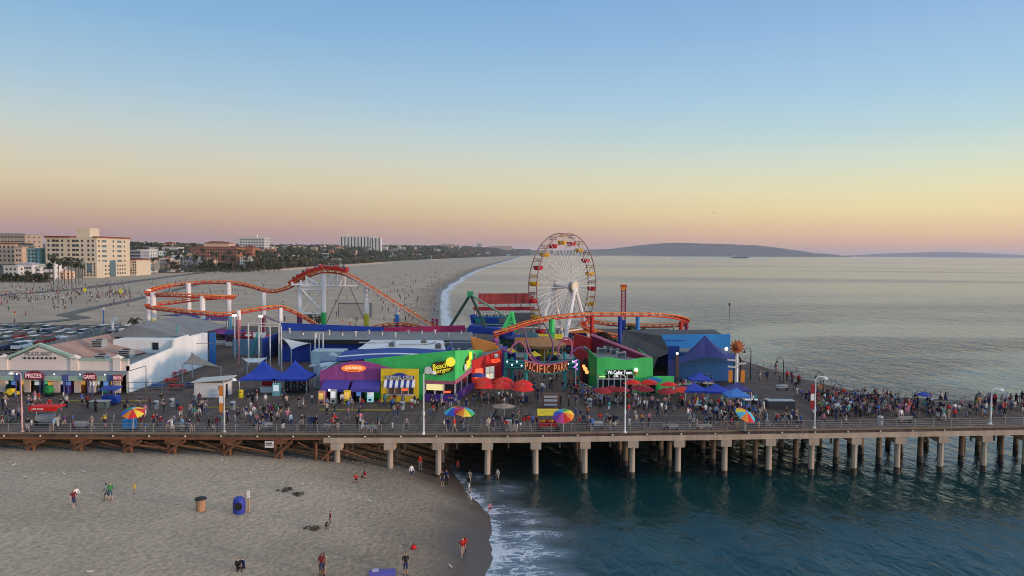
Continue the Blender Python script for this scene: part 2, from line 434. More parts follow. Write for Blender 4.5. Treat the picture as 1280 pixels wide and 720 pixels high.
ridge('hills', [hp(560, 311, YH), hp(700, 313, YH), hp(765, 311, YH), hp(800, 306.5, YH), hp(828, 304, YH), hp(850, 303.6, YH), hp(900, 305, YH), hp(945, 306.5, YH), hp(975, 310, YH), hp(1000, 313.5, YH), hp(1020, 316.5, YH), hp(1045, 318.2, YH)], YH, 1500, HILL)
ridge('hills', [hp(1066, 319.2, 20000), hp(1095, 317.4, 20000), hp(1150, 315.5, 20000), hp(1190, 314.6, 20000), hp(1225, 316.2, 20000), hp(1270, 318.2, 20000), hp(1290, 319.5, 20000)], 20000, 1800, HILL, 4)
ridge('hills', [(-5000, 30), (-2600, 30), (-1500, 42), (-900, 26), (-500, 30), (-200, 16), (100, 6)], 7000, 1200, mat('town_slope', (.07, .065, .055), .95, .6, .02), 9)

# sea
m, nt5, b = newmat('sea_water'); L = nt5.links
tc = nd(nt5, 'ShaderNodeTexCoord')
at = nd(nt5, 'ShaderNodeAttribute', attribute_name='foam'); a2 = nd(nt5, 'ShaderNodeAttribute', attribute_name='shallow')
mpw = nd(nt5, 'ShaderNodeMapping'); mpw.inputs['Rotation'].default_value = (0, 0, rad(24)); mpw.inputs['Scale'].default_value = (1.0, .5, 1); L.new(tc.outputs['Object'], mpw.inputs[0])
def wn_(sc, det=3, ro=.55, dist=0.0):
    n = nd(nt5, 'ShaderNodeTexNoise'); n.inputs['Scale'].default_value = sc; n.inputs['Detail'].default_value = det; n.inputs['Roughness'].default_value = ro; n.inputs['Distortion'].default_value = dist
    L.new(mpw.outputs[0], n.inputs[0]); return n
w1 = wn_(.16, 2); w2 = wn_(.55, 4, .6, .4); w3 = wn_(2.2, 3)
def math_(op, a, b_=None, c_=None):
    n = nd(nt5, 'ShaderNodeMath', operation=op)
    for i, x in enumerate((a, b_, c_)):
        if x is None: continue
        if isinstance(x, (int, float)): n.inputs[i].default_value = x
        else: L.new(x, n.inputs[i])
    return n.outputs[0]
hgt = math_('MULTIPLY_ADD', w1.outputs[0], 1.6, math_('MULTIPLY_ADD', w2.outputs[0], .95, math_('MULTIPLY', w3.outputs[0], .2)))
# slick and ruffled patches lying in long bands
mpp = nd(nt5, 'ShaderNodeMapping'); mpp.inputs['Scale'].default_value = (.0009, .0036, 1); mpp.inputs['Rotation'].default_value = (0, 0, rad(-4)); L.new(tc.outputs['Object'], mpp.inputs[0])
pn = nd(nt5, 'ShaderNodeTexNoise'); pn.inputs['Scale'].default_value = 1.0; pn.inputs['Detail'].default_value = 3; pn.inputs['Distortion'].default_value = .6; L.new(mpp.outputs[0], pn.inputs[0])
pm = nd(nt5, 'ShaderNodeMapRange', interpolation_type='SMOOTHSTEP'); pm.inputs[1].default_value = .44; pm.inputs[2].default_value = .58; pm.inputs[3].default_value = .26; pm.inputs[4].default_value = 1.0; L.new(pn.outputs[0], pm.inputs[0])
bp = nd(nt5, 'ShaderNodeBump'); bp.inputs['Distance'].default_value = .85; L.new(pm.outputs[0], bp.inputs['Strength']); L.new(hgt, bp.inputs['Height'])
# foam: lacy patches where the attribute says the surf is
fn1 = nd(nt5, 'ShaderNodeTexNoise'); fn1.inputs['Scale'].default_value = .5; fn1.inputs['Detail'].default_value = 4; fn1.inputs['Roughness'].default_value = .6; fn1.inputs['Distortion'].default_value = .5
mpf = nd(nt5, 'ShaderNodeMapping'); mpf.inputs['Rotation'].default_value = (0, 0, rad(-14)); mpf.inputs['Scale'].default_value = (.7, 1.5, 1); L.new(tc.outputs['Object'], mpf.inputs[0]); L.new(mpf.outputs[0], fn1.inputs[0])
fn2 = nd(nt5, 'ShaderNodeTexNoise'); fn2.inputs['Scale'].default_value = .22; fn2.inputs['Detail'].default_value = 3; L.new(mpf.outputs[0], fn2.inputs[0])
ridge = math_('SUBTRACT', 1.0, math_('MULTIPLY', math_('ABSOLUTE', math_('SUBTRACT', fn1.outputs[0], .5)), 13.0))
fn3 = nd(nt5, 'ShaderNodeTexNoise'); fn3.inputs['Scale'].default_value = 1.1; fn3.inputs['Detail'].default_value = 4; fn3.inputs['Distortion'].default_value = .8; L.new(mpf.outputs[0], fn3.inputs[0])
ridge2 = math_('SUBTRACT', 1.0, math_('MULTIPLY', math_('ABSOLUTE', math_('SUBTRACT', fn3.outputs[0], .5)), 11.0))
body = math_('MULTIPLY_ADD', fn2.outputs[0], 2.2, -1.1)
ab = math_('ADD', at.outputs['Fac'], math_('MULTIPLY', body, .7))
wm = nd(nt5, 'ShaderNodeMapRange', interpolation_type='SMOOTHSTEP'); wm.inputs[1].default_value = .25; wm.inputs[2].default_value = 1.0; L.new(ab, wm.inputs[0])
lines = math_('MAXIMUM', ridge, math_('MULTIPLY', ridge2, .8))
lm_ = math_('ADD', lines, math_('MULTIPLY_ADD', ab, 1.5, -1.35))
fm = nd(nt5, 'ShaderNodeMapRange', interpolation_type='SMOOTHSTEP'); fm.inputs[1].default_value = .5; fm.inputs[2].default_value = .95; L.new(lm_, fm.inputs[0])
sc_ = nd(nt5, 'ShaderNodeMix', data_type='RGBA'); sc_.inputs[6].default_value = (.005, .036, .039, 1); sc_.inputs[7].default_value = (.060, .056, .046, 1); L.new(a2.outputs['Fac'], sc_.inputs[0])
wc_ = nd(nt5, 'ShaderNodeMix', data_type='RGBA'); wc_.inputs[7].default_value = (.13, .17, .21, 1); L.new(wm.outputs[0], wc_.inputs[0]); L.new(sc_.outputs[2], wc_.inputs[6])
fc = nd(nt5, 'ShaderNodeMix', data_type='RGBA'); fc.inputs[7].default_value = (.52, .56, .62, 1); L.new(fm.outputs[0], fc.inputs[0]); L.new(wc_.outputs[2], fc.inputs[6])
L.new(fc.outputs[2], b.inputs['Base Color'])
rg = nd(nt5, 'ShaderNodeMapRange'); rg.inputs[3].default_value = .13; rg.inputs[4].default_value = .8; L.new(fm.outputs[0], rg.inputs[0]); L.new(rg.outputs[0], b.inputs['Roughness'])
b.inputs['IOR'].default_value = 1.333; b.inputs['Specular Tint'].default_value = (.79, 1, .98, 1); b.inputs['Specular IOR Level'].default_value = .5
L.new(bp.outputs[0], b.inputs['Normal'])
SEA = m
ss = [-14, -9, -6, -4, -2, -1, -.5] + [k * .5 for k in range(8)] + list(range(4, 24)) + [26, 29, 33, 38, 44, 52, 62, 75, 95, 125, 170, 240, 350, 520, 800, 1200, 2000, 3300, 5500, 9000, 15000]
def seapos(u, Y):
    X = shore(Y) + u
    sw = 0.0
    if 10 < Y < 400 and u > 3:
        k = min(1, (u - 3) / 20) * min(1, (400 - Y) / 100)
        sw = k * (.22 * math.sin((X * .55 + Y * .12) + 2 * mnoise.noise((X * .03, Y * .03, 0))) )
    return (min(X, FAR*.99), Y, sw)
def foamf(u, Y):
    n = mnoise.noise((Y * .11, 7.7, 0)) * .5
    if Y < 96:
        wd = lerp_table([(50, 8.5), (60, 8), (70, 8.5), (78, 9.5), (86, 8), (92, 4), (97, 3)], Y)
        pk = lerp_table([(50, 1.05), (66, .95), (74, .72), (80, .6), (86, .55), (92, .3), (105, .12)], Y)
        return pk * max(0, 1 - max(0, (u - wd * .45)) / (wd * .75)) + .45 * max(0, 1 - abs(u - .2) / 1.1)
    if Y < 190: return .12 * max(0, 1 - u / 8) if u > -1 else .15
    wd = 2.2 + Y * .0055
    edge = 1.15 * max(0, 1 - abs(u - 2 - 2*n) / wd * 1.0)
    second = (.42 + .3 * n) * max(0, 1 - u / (wd * 9)) + .5 * math.exp(-((u - wd * 4.6) / (wd * .7)) ** 2) * (n + .2)
    return min(1.6, edge + second)
sheet('sea', ss, YS, seapos, {'foam': foamf, 'shallow': lambda u, Y: max(0, min(1, 1 - (u + 1) / 13)) if Y < 190 else max(0, min(.35, 1 - u / 30))}, SEA)
# ------------------------------------------------------------------ the pier: deck, beams, piles, trestle, railings
FRONT = [(-150, 81.5), (-60, 82.6), (-20, 83.3), (0, 84), (40, 87.3), (80, 91), (170, 100)]
def fy(x): return lerp_table(FRONT, x)
BACK = [(-150, 205), (-60, 205), (44, 205)]
deck_poly = [(x, y) for x, y in FRONT] + [(170, 117), (73, 104.5), (54.6, 108.5), (50, 122), (46.5, 141), (45, 160), (44, 205), (-150, 205)]
DECKM = planks('deck_boards', (.092, .070, .060), .3, 'x', .45, .8, .5)
tag(MB().xy(deck_poly, D - .35, D).build('pier_deck', DECKM), kind='structure')
CONC = mat('concrete', (.43, .345, .265), .85, .3, .5, streak=True, bump=.2)
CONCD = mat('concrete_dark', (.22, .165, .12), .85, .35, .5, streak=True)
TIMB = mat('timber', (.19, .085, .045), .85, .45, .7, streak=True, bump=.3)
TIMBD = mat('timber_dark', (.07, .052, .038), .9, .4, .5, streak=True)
XT = X_(403, 83)     # where the timber trestle meets the concrete pier
# edge beams
def along(x0, x1, off0, off1, z0, z1, name, m, label, cat, step=6):
    mb = MB(); xs = [x0] + [x for x, _ in FRONT if x0 < x < x1] + [x1]
    p = [(x, fy(x) + off0) for x in xs] + [(x, fy(x) + off1) for x in reversed(xs)]
    o = mb.xy(p, z0, z1).build(name, m); return tag(o, label, cat)
along(XT, 169, -.12, .5, D - .98, D - .352, 'edge_beam', CONC, 'long tan concrete edge beam above the front row of piles', 'beam')
along(-149, XT - .05, -.05, .4, D - .62, D - .352, 'edge_beam', TIMB, 'weathered timber edge beam along the top of the wooden trestle', 'beam')
along(-149, 169, -.16, .05, D + .003, D + .2, 'kerb_rail', CONCD, 'low kerb running along the front edge of the deck', 'kerb')
# lower longitudinal girder seen through the piles
def girder(dy, label):
    mb = MB(); xs = [XT + 1] + [x for x, _ in FRONT if x > XT + 1]
    mb.xy([(x, fy(x) + dy) for x in xs] + [(x, fy(x) + dy + .35) for x in reversed(xs)], D - 1.75, D - 1.35)
    tag(mb.build('girder', CONCD), label, 'girder')
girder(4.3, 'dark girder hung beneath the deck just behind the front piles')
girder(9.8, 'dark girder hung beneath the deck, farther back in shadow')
# concrete bents: pile cap + piles
bent_px = [420, 487, 548, 610, 671, 733, 793, 851, 910, 966, 1020, 1074, 1129, 1184, 1239, 1292, 1345]
pile_me = {}
WETB = mat('pile_wet', (.06, .05, .042), .6, .4, 1.2)
for i, px in enumerate(bent_px):
    x = G(px, 552, D - 1).x
    x = X_(px, fy(X_(px, 85)))
    y0 = fy(x)
    where = ORD[i] + ' bent seaward from the wooden trestle'
    cap = MB()
    cap.box(x - .62, x + .62, y0 - .35, y0 + 1.0, D - 1.75, D - .984)
    cap.box(x - .45, x + .45, y0 + 1.0, y0 + (14 if x < 45 else 12), D - 1.7, D - .99)
    tag(cap.build('pile_cap', CONC), f'tan concrete pile cap of the {where}', 'pile cap', 'concrete pile caps under the pier')
    for k, dy in enumerate((.35, 5.2, 10.2, 15.5) if x < 45 else (.35, 4.8, 9.5, 12.8)):
        yy = y0 + dy
        zb = sandz(x, yy) - .8 if shore(yy) > x else -2.6
        zb = max(zb, -2.6)
        mb = MB(); r = .35 if k == 0 else .34
        mb.cyl((0, 0, zb), (0, 0, max(zb + .2, .75)), r + .02, r + .02, n=10, m=1 if x > shore(yy) - 3 else 0, caps=False)
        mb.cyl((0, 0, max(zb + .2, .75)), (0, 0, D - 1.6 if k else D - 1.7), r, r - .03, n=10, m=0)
        stand = 'standing in the water' if x > shore(yy) else 'standing on the sand'
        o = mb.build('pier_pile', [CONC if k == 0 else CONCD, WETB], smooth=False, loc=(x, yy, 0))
        tag(o, f'{["front","second-row","third-row","rear"][k]} round pile {stand}, {where}', 'pile', 'round concrete piles under the pier')
# ribs hung under the deck between piles
for j in range(44):
    x = XT + 3 + j * 3.05
    if x > 95: break
    n_ = min(range(len(bent_px)), key=lambda q: abs(X_(bent_px[q], fy(x)) - x))
    MBx = MB().box(x - .1, x + .1, fy(x) + 1.6, fy(x) + 1.85, D - 2.1, D - .36)
    tag(MBx.build('deck_hanger', CONCD), f'dark hanger post under the deck by the {ORD[n_]} pile from the trestle', 'hanger', 'hanger posts under the deck edge')
# timber trestle
for i, px in enumerate([-60, 33, 92, 155, 210, 280, 345, 405]):
    x = X_(px, 82.4); y0 = fy(x)
    t = thing('timber_bent', f'orange-brown timber trestle bent with crossed braces, {["cut by the frame edge","beneath the striped lamp pole","beneath the two front railing leaners","with long diagonal braces","under the courtyard fence","below the orange banner pole","beside the small white notice","next to the first concrete bent"][i]}', 'trestle', (x, y0, 0), group='timber trestle bents')
    zs = sandz(x, y0) - .5
    MB().box(-.9, .9, .1, .5, D - 1.15, D - .63).build('cap_beam', TIMB, t)
    for dx in ((-.55, .15) if i != 7 else (-1.3, 0)):
        for dy in (.2, 5.0):
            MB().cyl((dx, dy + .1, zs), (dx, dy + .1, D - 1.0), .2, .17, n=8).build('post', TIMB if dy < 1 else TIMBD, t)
    MB().bar((-.55, .0, zs + .8), (1.5, .05, D - .8), .22).build('brace', TIMB, t)
    if i in (3, 4, 5, 7):
        MB().bar((-.2, -.05, D - 1.1), (4.6, .3, zs + .9), .16).build('brace', TIMB, t)
        MB().bar((.2, .6, zs + .7), (-3.5, .6, D - 1.1), .16).build('brace', TIMB, t)
# horizontal walers and the dark retaining wall
for zz_, lab in ((3.9, 'low horizontal timber waler tying the trestle bents'), (4.4, 'upper horizontal timber waler tying the trestle bents')):
    tag(MB().box(X_(150, 83), XT, 84.9, 85.1, zz_ - .1, zz_ + .1).build('waler', TIMBD), lab, 'beam')
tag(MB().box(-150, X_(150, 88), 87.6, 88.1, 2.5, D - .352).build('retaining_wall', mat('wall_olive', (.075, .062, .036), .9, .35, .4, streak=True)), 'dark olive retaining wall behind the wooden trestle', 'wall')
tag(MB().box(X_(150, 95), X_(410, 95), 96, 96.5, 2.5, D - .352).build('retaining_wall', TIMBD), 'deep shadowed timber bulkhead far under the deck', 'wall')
# small white notice on the trestle
nt_ = thing('notice_board', 'small white notice board hung on the trestle beam', 'sign', (X_(334, 82.6), fy(-27) - .2, D - 1.5))
MB().box(-.5, .5, -.03, .03, 0, .75).build('board', mat('white_board', (.72, .70, .66), .7, .1), nt_)
lm = MB(); put_text(lm, 'DANGER', (0, -.045, .54), .7, .14, m=0); put_text(lm, 'NO DIVING', (0, -.045, .32), .8, .12); lm.build('lettering', mat('black_ink', (.02,.02,.02)), nt_)

# railings
STEEL = mat('rail_steel', (.30, .29, .28), .5, .15, 1, metal=.3)
def railing(pts, label, h=1.1, rails=(.3, .55, .8, 1.1), gap=2.4, mt=None, r=.02, base=D):
    mt = mt or STEEL
    t = thing('railing', label, 'railing', (pts[0][0], pts[0][1], base))
    ox, oy = pts[0]
    for z in rails:
        MB().tube([(x - ox, y - oy, z) for x, y in pts], r, 5).build('rail', mt, t)
    L_ = 0; n = 0; me = None
    for (x0, y0), (x1, y1) in zip(pts, pts[1:]):
        d = math.hypot(x1 - x0, y1 - y0); k = max(1, round(d / gap))
        for i in range(k):
            q = i / k
            if me is None:
                o = MB().box(-.038, .038, -.038, .038, 0, h + .03).build('post', mt, t); me = o.data
            else: o = link('post', me, t)
            o.location = (x0 + (x1 - x0) * q - ox, y0 + (y1 - y0) * q - oy, 0)
    return t
railing([(x, fy(x) + .35) for x in (-100, -60, -20, 0, 40, 80, 105)], 'long grey steel railing along the front edge of the deck')
railing([(105, 109.5), (73, 104.2), (54.7, 108.2), (50.2, 121.8), (46.2, 140.8), (44.8, 158)], 'grey steel railing along the seaward side of the deck')
# red lower service lights along the edge
for i in range(30):
    x = -66 + i * 4.1
    n_ = min(range(len(bent_px)), key=lambda q: abs(X_(bent_px[q], fy(x)) - x))
    if x < XT: lab = f'small round edge lamp on the deck edge above the trestle, {ORD[i]} from its landward end'
    else: lab = f'small round edge lamp {"just left of" if X_(bent_px[n_], fy(x)) > x else "just right of"} the {ORD[n_]} pile cap from the trestle'
    tag(MB().ball((0, 0, 0), .1, 6).build('edge_lamp', mat('pale_lamp', (.75, .7, .6)), loc=(x, fy(x) - .2, D - .2)), lab, 'lamp', 'edge lamps along the deck')

# painted yellow strips on the deck
tag(MB().box(X_(82, 100), X_(185, 100), 100.6, 101.0, D + .004, D + .14).build('kerb_strip', mat('yellow_paint', (.34, .27, .05), .8, .4, 2)), 'long yellow kerb strip in front of the white arcade', 'kerb')
tag(MB().box(X_(240, 98), X_(300, 98), 97.0, 97.25, D + .004, D + .12).build('kerb_strip', MATS['yellow_paint']), 'yellow kerb strip in front of the small white hut', 'kerb')
tag(MB().box(X_(396, 95), X_(486, 95), 96.0, 96.35, D + .004, D + .14).build('kerb_strip', MATS['yellow_paint']), 'yellow kerb strip in front of the purple shop', 'kerb')
tag(MB().box(X_(500, 93), X_(880, 93), 94.4, 94.5, D + .004, D + .01).build('deck_marking', mat('grey_line', (.22, .21, .2))), kind='structure')
# ------------------------------------------------------------------ buildings on the pier
CREAM = mat('cream_stucco', (.76, .65, .58), .85, .12, .3)
WHITEW = mat('white_stucco', (.74, .75, .73), .85, .14, .25, streak=True)
GREENT = mat('sage_trim', (.34, .47, .38), .7)
GREYA = mat('grey_awning', (.20, .23, .25), .8)
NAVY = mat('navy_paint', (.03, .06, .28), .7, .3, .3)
BLUEP = mat('blue_post', (.08, .10, .28), .6)
TILE = planks('pink_shingle', (.34, .22, .185), .5, 'y', .25, .9, .7)
ROOFG = mat('roof_grey', (.20, .21, .215), .9, .3, .25)
ROOFD = mat('roof_dark', (.075, .078, .085), .85, .35, .25)
ROOFL = mat('roof_pale', (.62, .65, .67), .85, .2, .2)
DARK = mat('dark_interior', (.018, .016, .017), .9)
REDP = mat('red_paint', (.50, .02, .02), .55, .2, .4)
CRIM = mat('crimson_wall', (.36, .018, .03), .7, .25, .3)
MAG = mat('magenta_wall', (.36, .02, .10), .7, .2, .2)
PURP = mat('purple_wall', (.31, .07, .26), .75, .35, .5, streak=True)
VIOL = mat('violet_paint', (.11, .04, .27), .7, .2)
GREEN = mat('green_wall', (.07, .60, .145), .7, .28, .4, streak=True, bump=.1)
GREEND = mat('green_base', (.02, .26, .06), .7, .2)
YEL = mat('yellow_wall', (.80, .55, .03), .7, .25, .6, streak=True)
ORAN = mat('orange_wall', (.66, .22, .03), .7, .2, .3)
BLUE = mat('blue_wall', (.018, .055, .34), .7, .25, .22)
SKYB = mat('sky_blue_wall', (.03, .23, .58), .65, .15, .2)
SKYBD = mat('deep_sky_blue', (.025, .13, .38), .7, .25, .3)
PALEB = mat('pale_blue_panel', (.40, .50, .56), .75, .2, .3)
WHITE = mat('white_paint', (.78, .77, .75), .6, .1)
OFFW = mat('aged_white', (.55, .54, .52), .75, .2)
TEAL = mat('teal_paint', (.03, .26, .26), .55, .2)
BLACK = mat('black_paint', (.02, .02, .022), .6)
METAL = mat('galvanised', (.42, .43, .44), .45, .2, 1, metal=.4)
GLS = glass('shop_glass')
WARM = lit('warm_lamp', (1, .72, .38), 1.6)
WLAMP = lit('white_lamp', (1, .95, .85), 2.4)
NEON = lit('red_neon', (1, .10, .03), 1.3)

def pxm(px, Y, y=470): return X_(px, Y, y)

# --- white arcade on the left
Yp = 107.0
t = thing('arcade_building', 'long white arcade with a pedimented facade, green trim and a pinkish shingle roof', 'building', (0, 0, D))
xl, xr = -100.0, -56.4
h0, h1 = 3.3, 4.75
MB().box(xl, xr, Yp, Yp + .3, h0, h1).build('facade_wall', CREAM, t)
gx0, gx1, gxm = pxm(14, Yp), pxm(91, Yp), pxm(50, Yp)
MB().xz([(gx0, h1), (gx1, h1), (gx1, h1 + .2), (gxm, 6.75), (gx0, h1 + .2)], Yp - .02, Yp + .31).build('gable', CREAM, t)
mb = MB()
for a, b_ in (((gx0 - .6, h1 + .15), (gxm, 6.95)), ((gx1 + .6, h1 + .15), (gxm, 6.95))):
    mb.prism([(a[0], Yp - .3, a[1]), (b_[0], Yp - .3, b_[1]), (b_[0], Yp - .3, b_[1] + .4), (a[0], Yp - .3, a[1] + .4)], (0, .7, 0))
mb.build('gable_trim', GREENT, t)
MB().box(gx1 + 1, xr, Yp - .15, Yp + .35, h1 + .01, h1 + .3).build('cornice', GREENT, t)
MB().box(xl, gx0 - 1, Yp - .15, Yp + .35, h1 + .01, h1 + .3).build('cornice', GREENT, t)
for px in (6, 94, 147):
    x = pxm(px, Yp)
    p = MB().box(x - .55, x + .55, Yp - .25, Yp + .5, h0, h1 + .45).build('pier_post', CREAM, t)
    MB().add([(x-.7,Yp-.4,h1+.46),(x+.7,Yp-.4,h1+.46),(x+.7,Yp+.65,h1+.46),(x-.7,Yp+.65,h1+.46),(x,Yp+.1,h1+.95)], [(3,2,1,0),(0,1,4),(1,2,4),(2,3,4),(3,0,4)]).build('post_cap', CREAM, p)
sg = MB(); put_text(sg, 'PLAYLAND', (pxm(49, Yp), Yp - .07, 5.75), 3.9, .62, m=0, shear=.35); sg.build('lettering', mat('faded_letter', (.30, .25, .23)), t)
for k in range(8):
    MB().ball((pxm(32 + k * 5.4, Yp), Yp - .08, 5.1), .17, 6).build('stud', BLACK, t)
MB().prism([(xl, Yp - 1.8, 2.72), (xl, Yp - .01, h0), (xl, Yp - .01, h0 - .12), (xl, Yp - 1.8, 2.6)], (xr - xl, 0, 0)).build('awning', GREYA, t)
MB().box(xl, xr, Yp - 1.9, Yp - 1.8, 2.1, 2.75).build('fascia', GREENT, t)
for px in (-12, 22, 52, 82, 112, 138):
    x = pxm(px, Yp - 1.8)
    mb = MB()
    for dx in (-.3, .3): mb.cyl((x + dx, Yp - 1.75, 0), (x + dx, Yp - 1.75, 2.1), .09, n=8)
    mb.box(x - .45, x + .45, Yp - 1.95, Yp - 1.55, 2.1, 2.95); mb.build('column', BLUEP, t)
for px in (-6, 21, 41, 68, 100, 131):
    MB().ball((pxm(px, Yp - 2), Yp - 2.0, 3.05), .1, 6).build('lamp', WLAMP, t)
# inside
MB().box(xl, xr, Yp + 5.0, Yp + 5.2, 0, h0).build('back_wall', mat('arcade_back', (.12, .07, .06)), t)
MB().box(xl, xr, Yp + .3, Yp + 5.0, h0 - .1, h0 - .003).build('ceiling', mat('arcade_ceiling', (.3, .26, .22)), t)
for px in (2, 33, 70, 96, 146): MB().box(pxm(px, Yp) - .45, pxm(px, Yp) + .45, Yp + .02, Yp + .3, 0, h0).build('wall_pier', CREAM, t)
for k in range(5): MB().box(pxm(15 + 30 * k, Yp) - .8, pxm(15 + 30 * k, Yp) + .8, Yp + 1.0, Yp + 1.3, h0 - .16, h0 - .101).build('ceiling_light', WARM, t)
# side wall with stepped parapet (the wall running away from the camera)
xs = xr
MB().yz([(Yp, 0), (135, 0), (135, 5.9), (127.2, 5.9), (127.2, 6.4), (122, 6.3), (121.4, 4.9), (Yp, 4.0)], xs - .35, xs).build('side_wall', WHITEW, t)
MB().box(-66.5, xs - .36, 134.6, 134.9, 0, 5.6).build('rear_wall', WHITEW, t)
MB().box(-63, xs - .36, Yp + .31, 122, 3.6, 3.75).build('flat_roof', ROOFG, t)
rx = -71.0
r_ = MB()
r_.add([(gxm, Yp + .3, 6.7), (rx, 146, 6.2), (-61.5, 146, 4.2), (-61.5, Yp + 4, 3.9), (-64.5, Yp + .35, 4.6)], [(0, 1, 2, 3, 4)])
r_.build('roof_slope', TILE, t)
MB().add([(gxm, Yp + .3, 6.7), (rx, 146, 6.2), (-82, 146, 3.4), (-86, Yp + .35, 3.6)], [(3, 2, 1, 0)]).build('roof_slope', TILE, t)
bl = MB().box(-67, xs - .37, 122.3, 134.5, 3.76, 6.0).build('upper_storey', WHITEW, t)
MB().box(pxm(194, 122) - .5, pxm(194, 122) + .5, 122.2, 122.28, 4.4, 5.6).build('window', GLS, bl)
MB().add([(-70, 126, 6.02), (xs - .4, 126, 6.02), (xs - .4, 146, 6.02), (-70, 146, 6.02), (-65.5, 126, 8.2), (-65.5, 146, 8.2)], [(0, 1, 4), (2, 3, 5), (0, 4, 5, 3), (1, 2, 5, 4), (3, 2, 1, 0)]).build('rear_roof', ROOFG, t)
def ac_unit(px, py, z, s, label, Y=None):
    p = G(px, py, D + z)
    t = thing('air_conditioner', label, 'air unit', (p.x, p.y, D + z), group='roof air units')
    MB().box(-s, s, -s * .8, s * .8, 0, s * 1.3).build('cabinet', METAL, t)
    mb = MB()
    for k in range(4): mb.box(-s * .8, s * .8, -s * .8 - .03, -s * .8 - .005, s * (.15 + .28 * k), s * (.32 + .28 * k))
    mb.build('vent', BLACK, t)
    MB().cyl((0, 0, s * 1.3), (0, 0, s * 1.42), s * .55, n=12).build('fan', BLACK, t)
    return t
ac_unit(128, 453, 4.35, .9, 'tan rooftop air unit low on the pinkish shingle roof')
ac_unit(124, 434, 5.6, .9, 'grey rooftop air unit higher on the pinkish shingle roof')
ac_unit(158, 447, 3.76, 1.0, 'boxy air unit on the flat grey roof by the white side wall')
ac_unit(166, 423, 5.0, .7, 'small air unit beyond the pinkish roof')
def sign(name, label, c, w, h, txt, board, ink, rz=0, th=.18, cat='sign', arch=False, tw=.85, hh=.5, shear=0, emiss=None):
    t = thing(name, label, cat, c, rz)
    if arch:
        n = 12; pts = [(-w/2, 0), (w/2, 0)] + [(w/2 * math.cos(PI*k/n), h*.6 + h*.4*math.sin(PI*k/n)) for k in range(n+1)]
        MB().xz(pts, -th/2, th/2).build('board', board, t)
    else: MB().box(-w/2, w/2, -th/2, th/2, 0, h).build('board', board, t)
    if txt:
        mb = MB(); put_text(mb, txt, (0, -th/2 - .03, h * .46), w * tw, h * hh, shear=shear); mb.build('lettering', ink, t)
    return t
DRED = mat('dark_red_board', (.20, .03, .04), .6)
PINKL = lit('pink_letter', (1, .55, .6), .3)
sign('shop_sign', 'dark red arched sign with pale letters over the left arcade entrance', (pxm(38, 104), Yp - 2.2, D + 2.3), 2.7, 1.25, 'PRIZES', DRED, PINKL, arch=True)
sign('shop_sign', 'dark red arched sign with pale letters over the right arcade entrance', (pxm(108, 104), Yp - 2.2, D + 2.25), 1.9, 1.1, 'GAMES', DRED, PINKL, arch=True)
sign('shop_sign', 'slanted reddish sign at the right end of the arcade awning', (pxm(143, 104), Yp - 2.1, D + 2.2), 1.3, .9, 'PHOTOS', mat('dull_red', (.3, .09, .07)), PINKL)

# machines inside and in front of the arcade
def arcade_machine(x, y, c, scr, label, h=1.9, w=.45):
    t = thing('arcade_machine', label, 'arcade game', (x, y, D), group='arcade machines')
    MB().yz([(-.4, 0), (.4, 0), (.4, h), (-.1, h), (-.2, h - .3), (-.1, h - .35), (-.15, 1.0), (-.4, .9)], -w, w).build('cabinet', c, t)
    MB().obox((0, -.155, 1.28), (w * 1.6, .03, .5), m=0).build('screen', scr, t)
    MB().obox((0, -.24, h - .14), (w * 1.7, .03, .22)).build('marquee', scr, t)
    return t
SCR = [lit('screen_blue', (.15, .35, 1), .35), lit('screen_amber', (1, .55, .12), .35), lit('screen_green', (.2, 1, .35), .25), lit('screen_white', (.9, .95, 1), .35)]
am = [(0, 'red', REDP, 1), (8, 'teal', TEAL, 3), (18, 'black', BLACK, 0), (28, 'yellow', YEL, 1), (47, 'black', BLACK, 3), (58, 'green', GREEND, 2), (64, 'red', REDP, 1), (76, 'navy', NAVY, 3), (86, 'violet', VIOL, 0), (104, 'orange', ORAN, 1), (116, 'white', OFFW, 3), (122, 'grey', METAL, 3), (133, 'teal', TEAL, 0), (141, 'crimson', CRIM, 1)]
for i, (px, cn, c, s_) in enumerate(am):
    y = Yp + (1.2 if i % 2 else .5)
    arcade_machine(pxm(px, y), y, c, SCR[s_], f'{cn} arcade machine, {ORD[i]} from the left in the arcade front')
MB_ = thing('kiddie_ride', 'small green coin ride with two black eyes at the arcade front', 'ride', (pxm(59, 104), 104.3, D))
MB().lathe([(.5, 0), (.6, .2), (.55, .3)], n=12).build('base', BLACK, MB_)
MB().lathe([(.3, .3), (.65, .6), (.7, 1.0), (.45, 1.45), (.05, 1.6)], n=14).build('body', GREEND, MB_)
for dx in (-.22, .22): MB().ball((dx, -.58, 1.15), .11, 6).build('eye', BLACK, MB_)
MB_ = thing('kiddie_ride', 'small yellow coin car ride beside the left arcade entrance', 'ride', (pxm(13, 104), 104.2, D))
MB().xz([(-.9, .2), (.9, .2), (.9, .6), (.4, .7), (.25, 1.05), (-.4, 1.05), (-.5, .7), (-.9, .62)], -.4, .4).build('body', YEL, MB_)
for dx in (-.55, .55): MB().cyl((dx, -.46, .25), (dx, .46, .25), .24, n=10).build('wheel', BLACK, MB_)

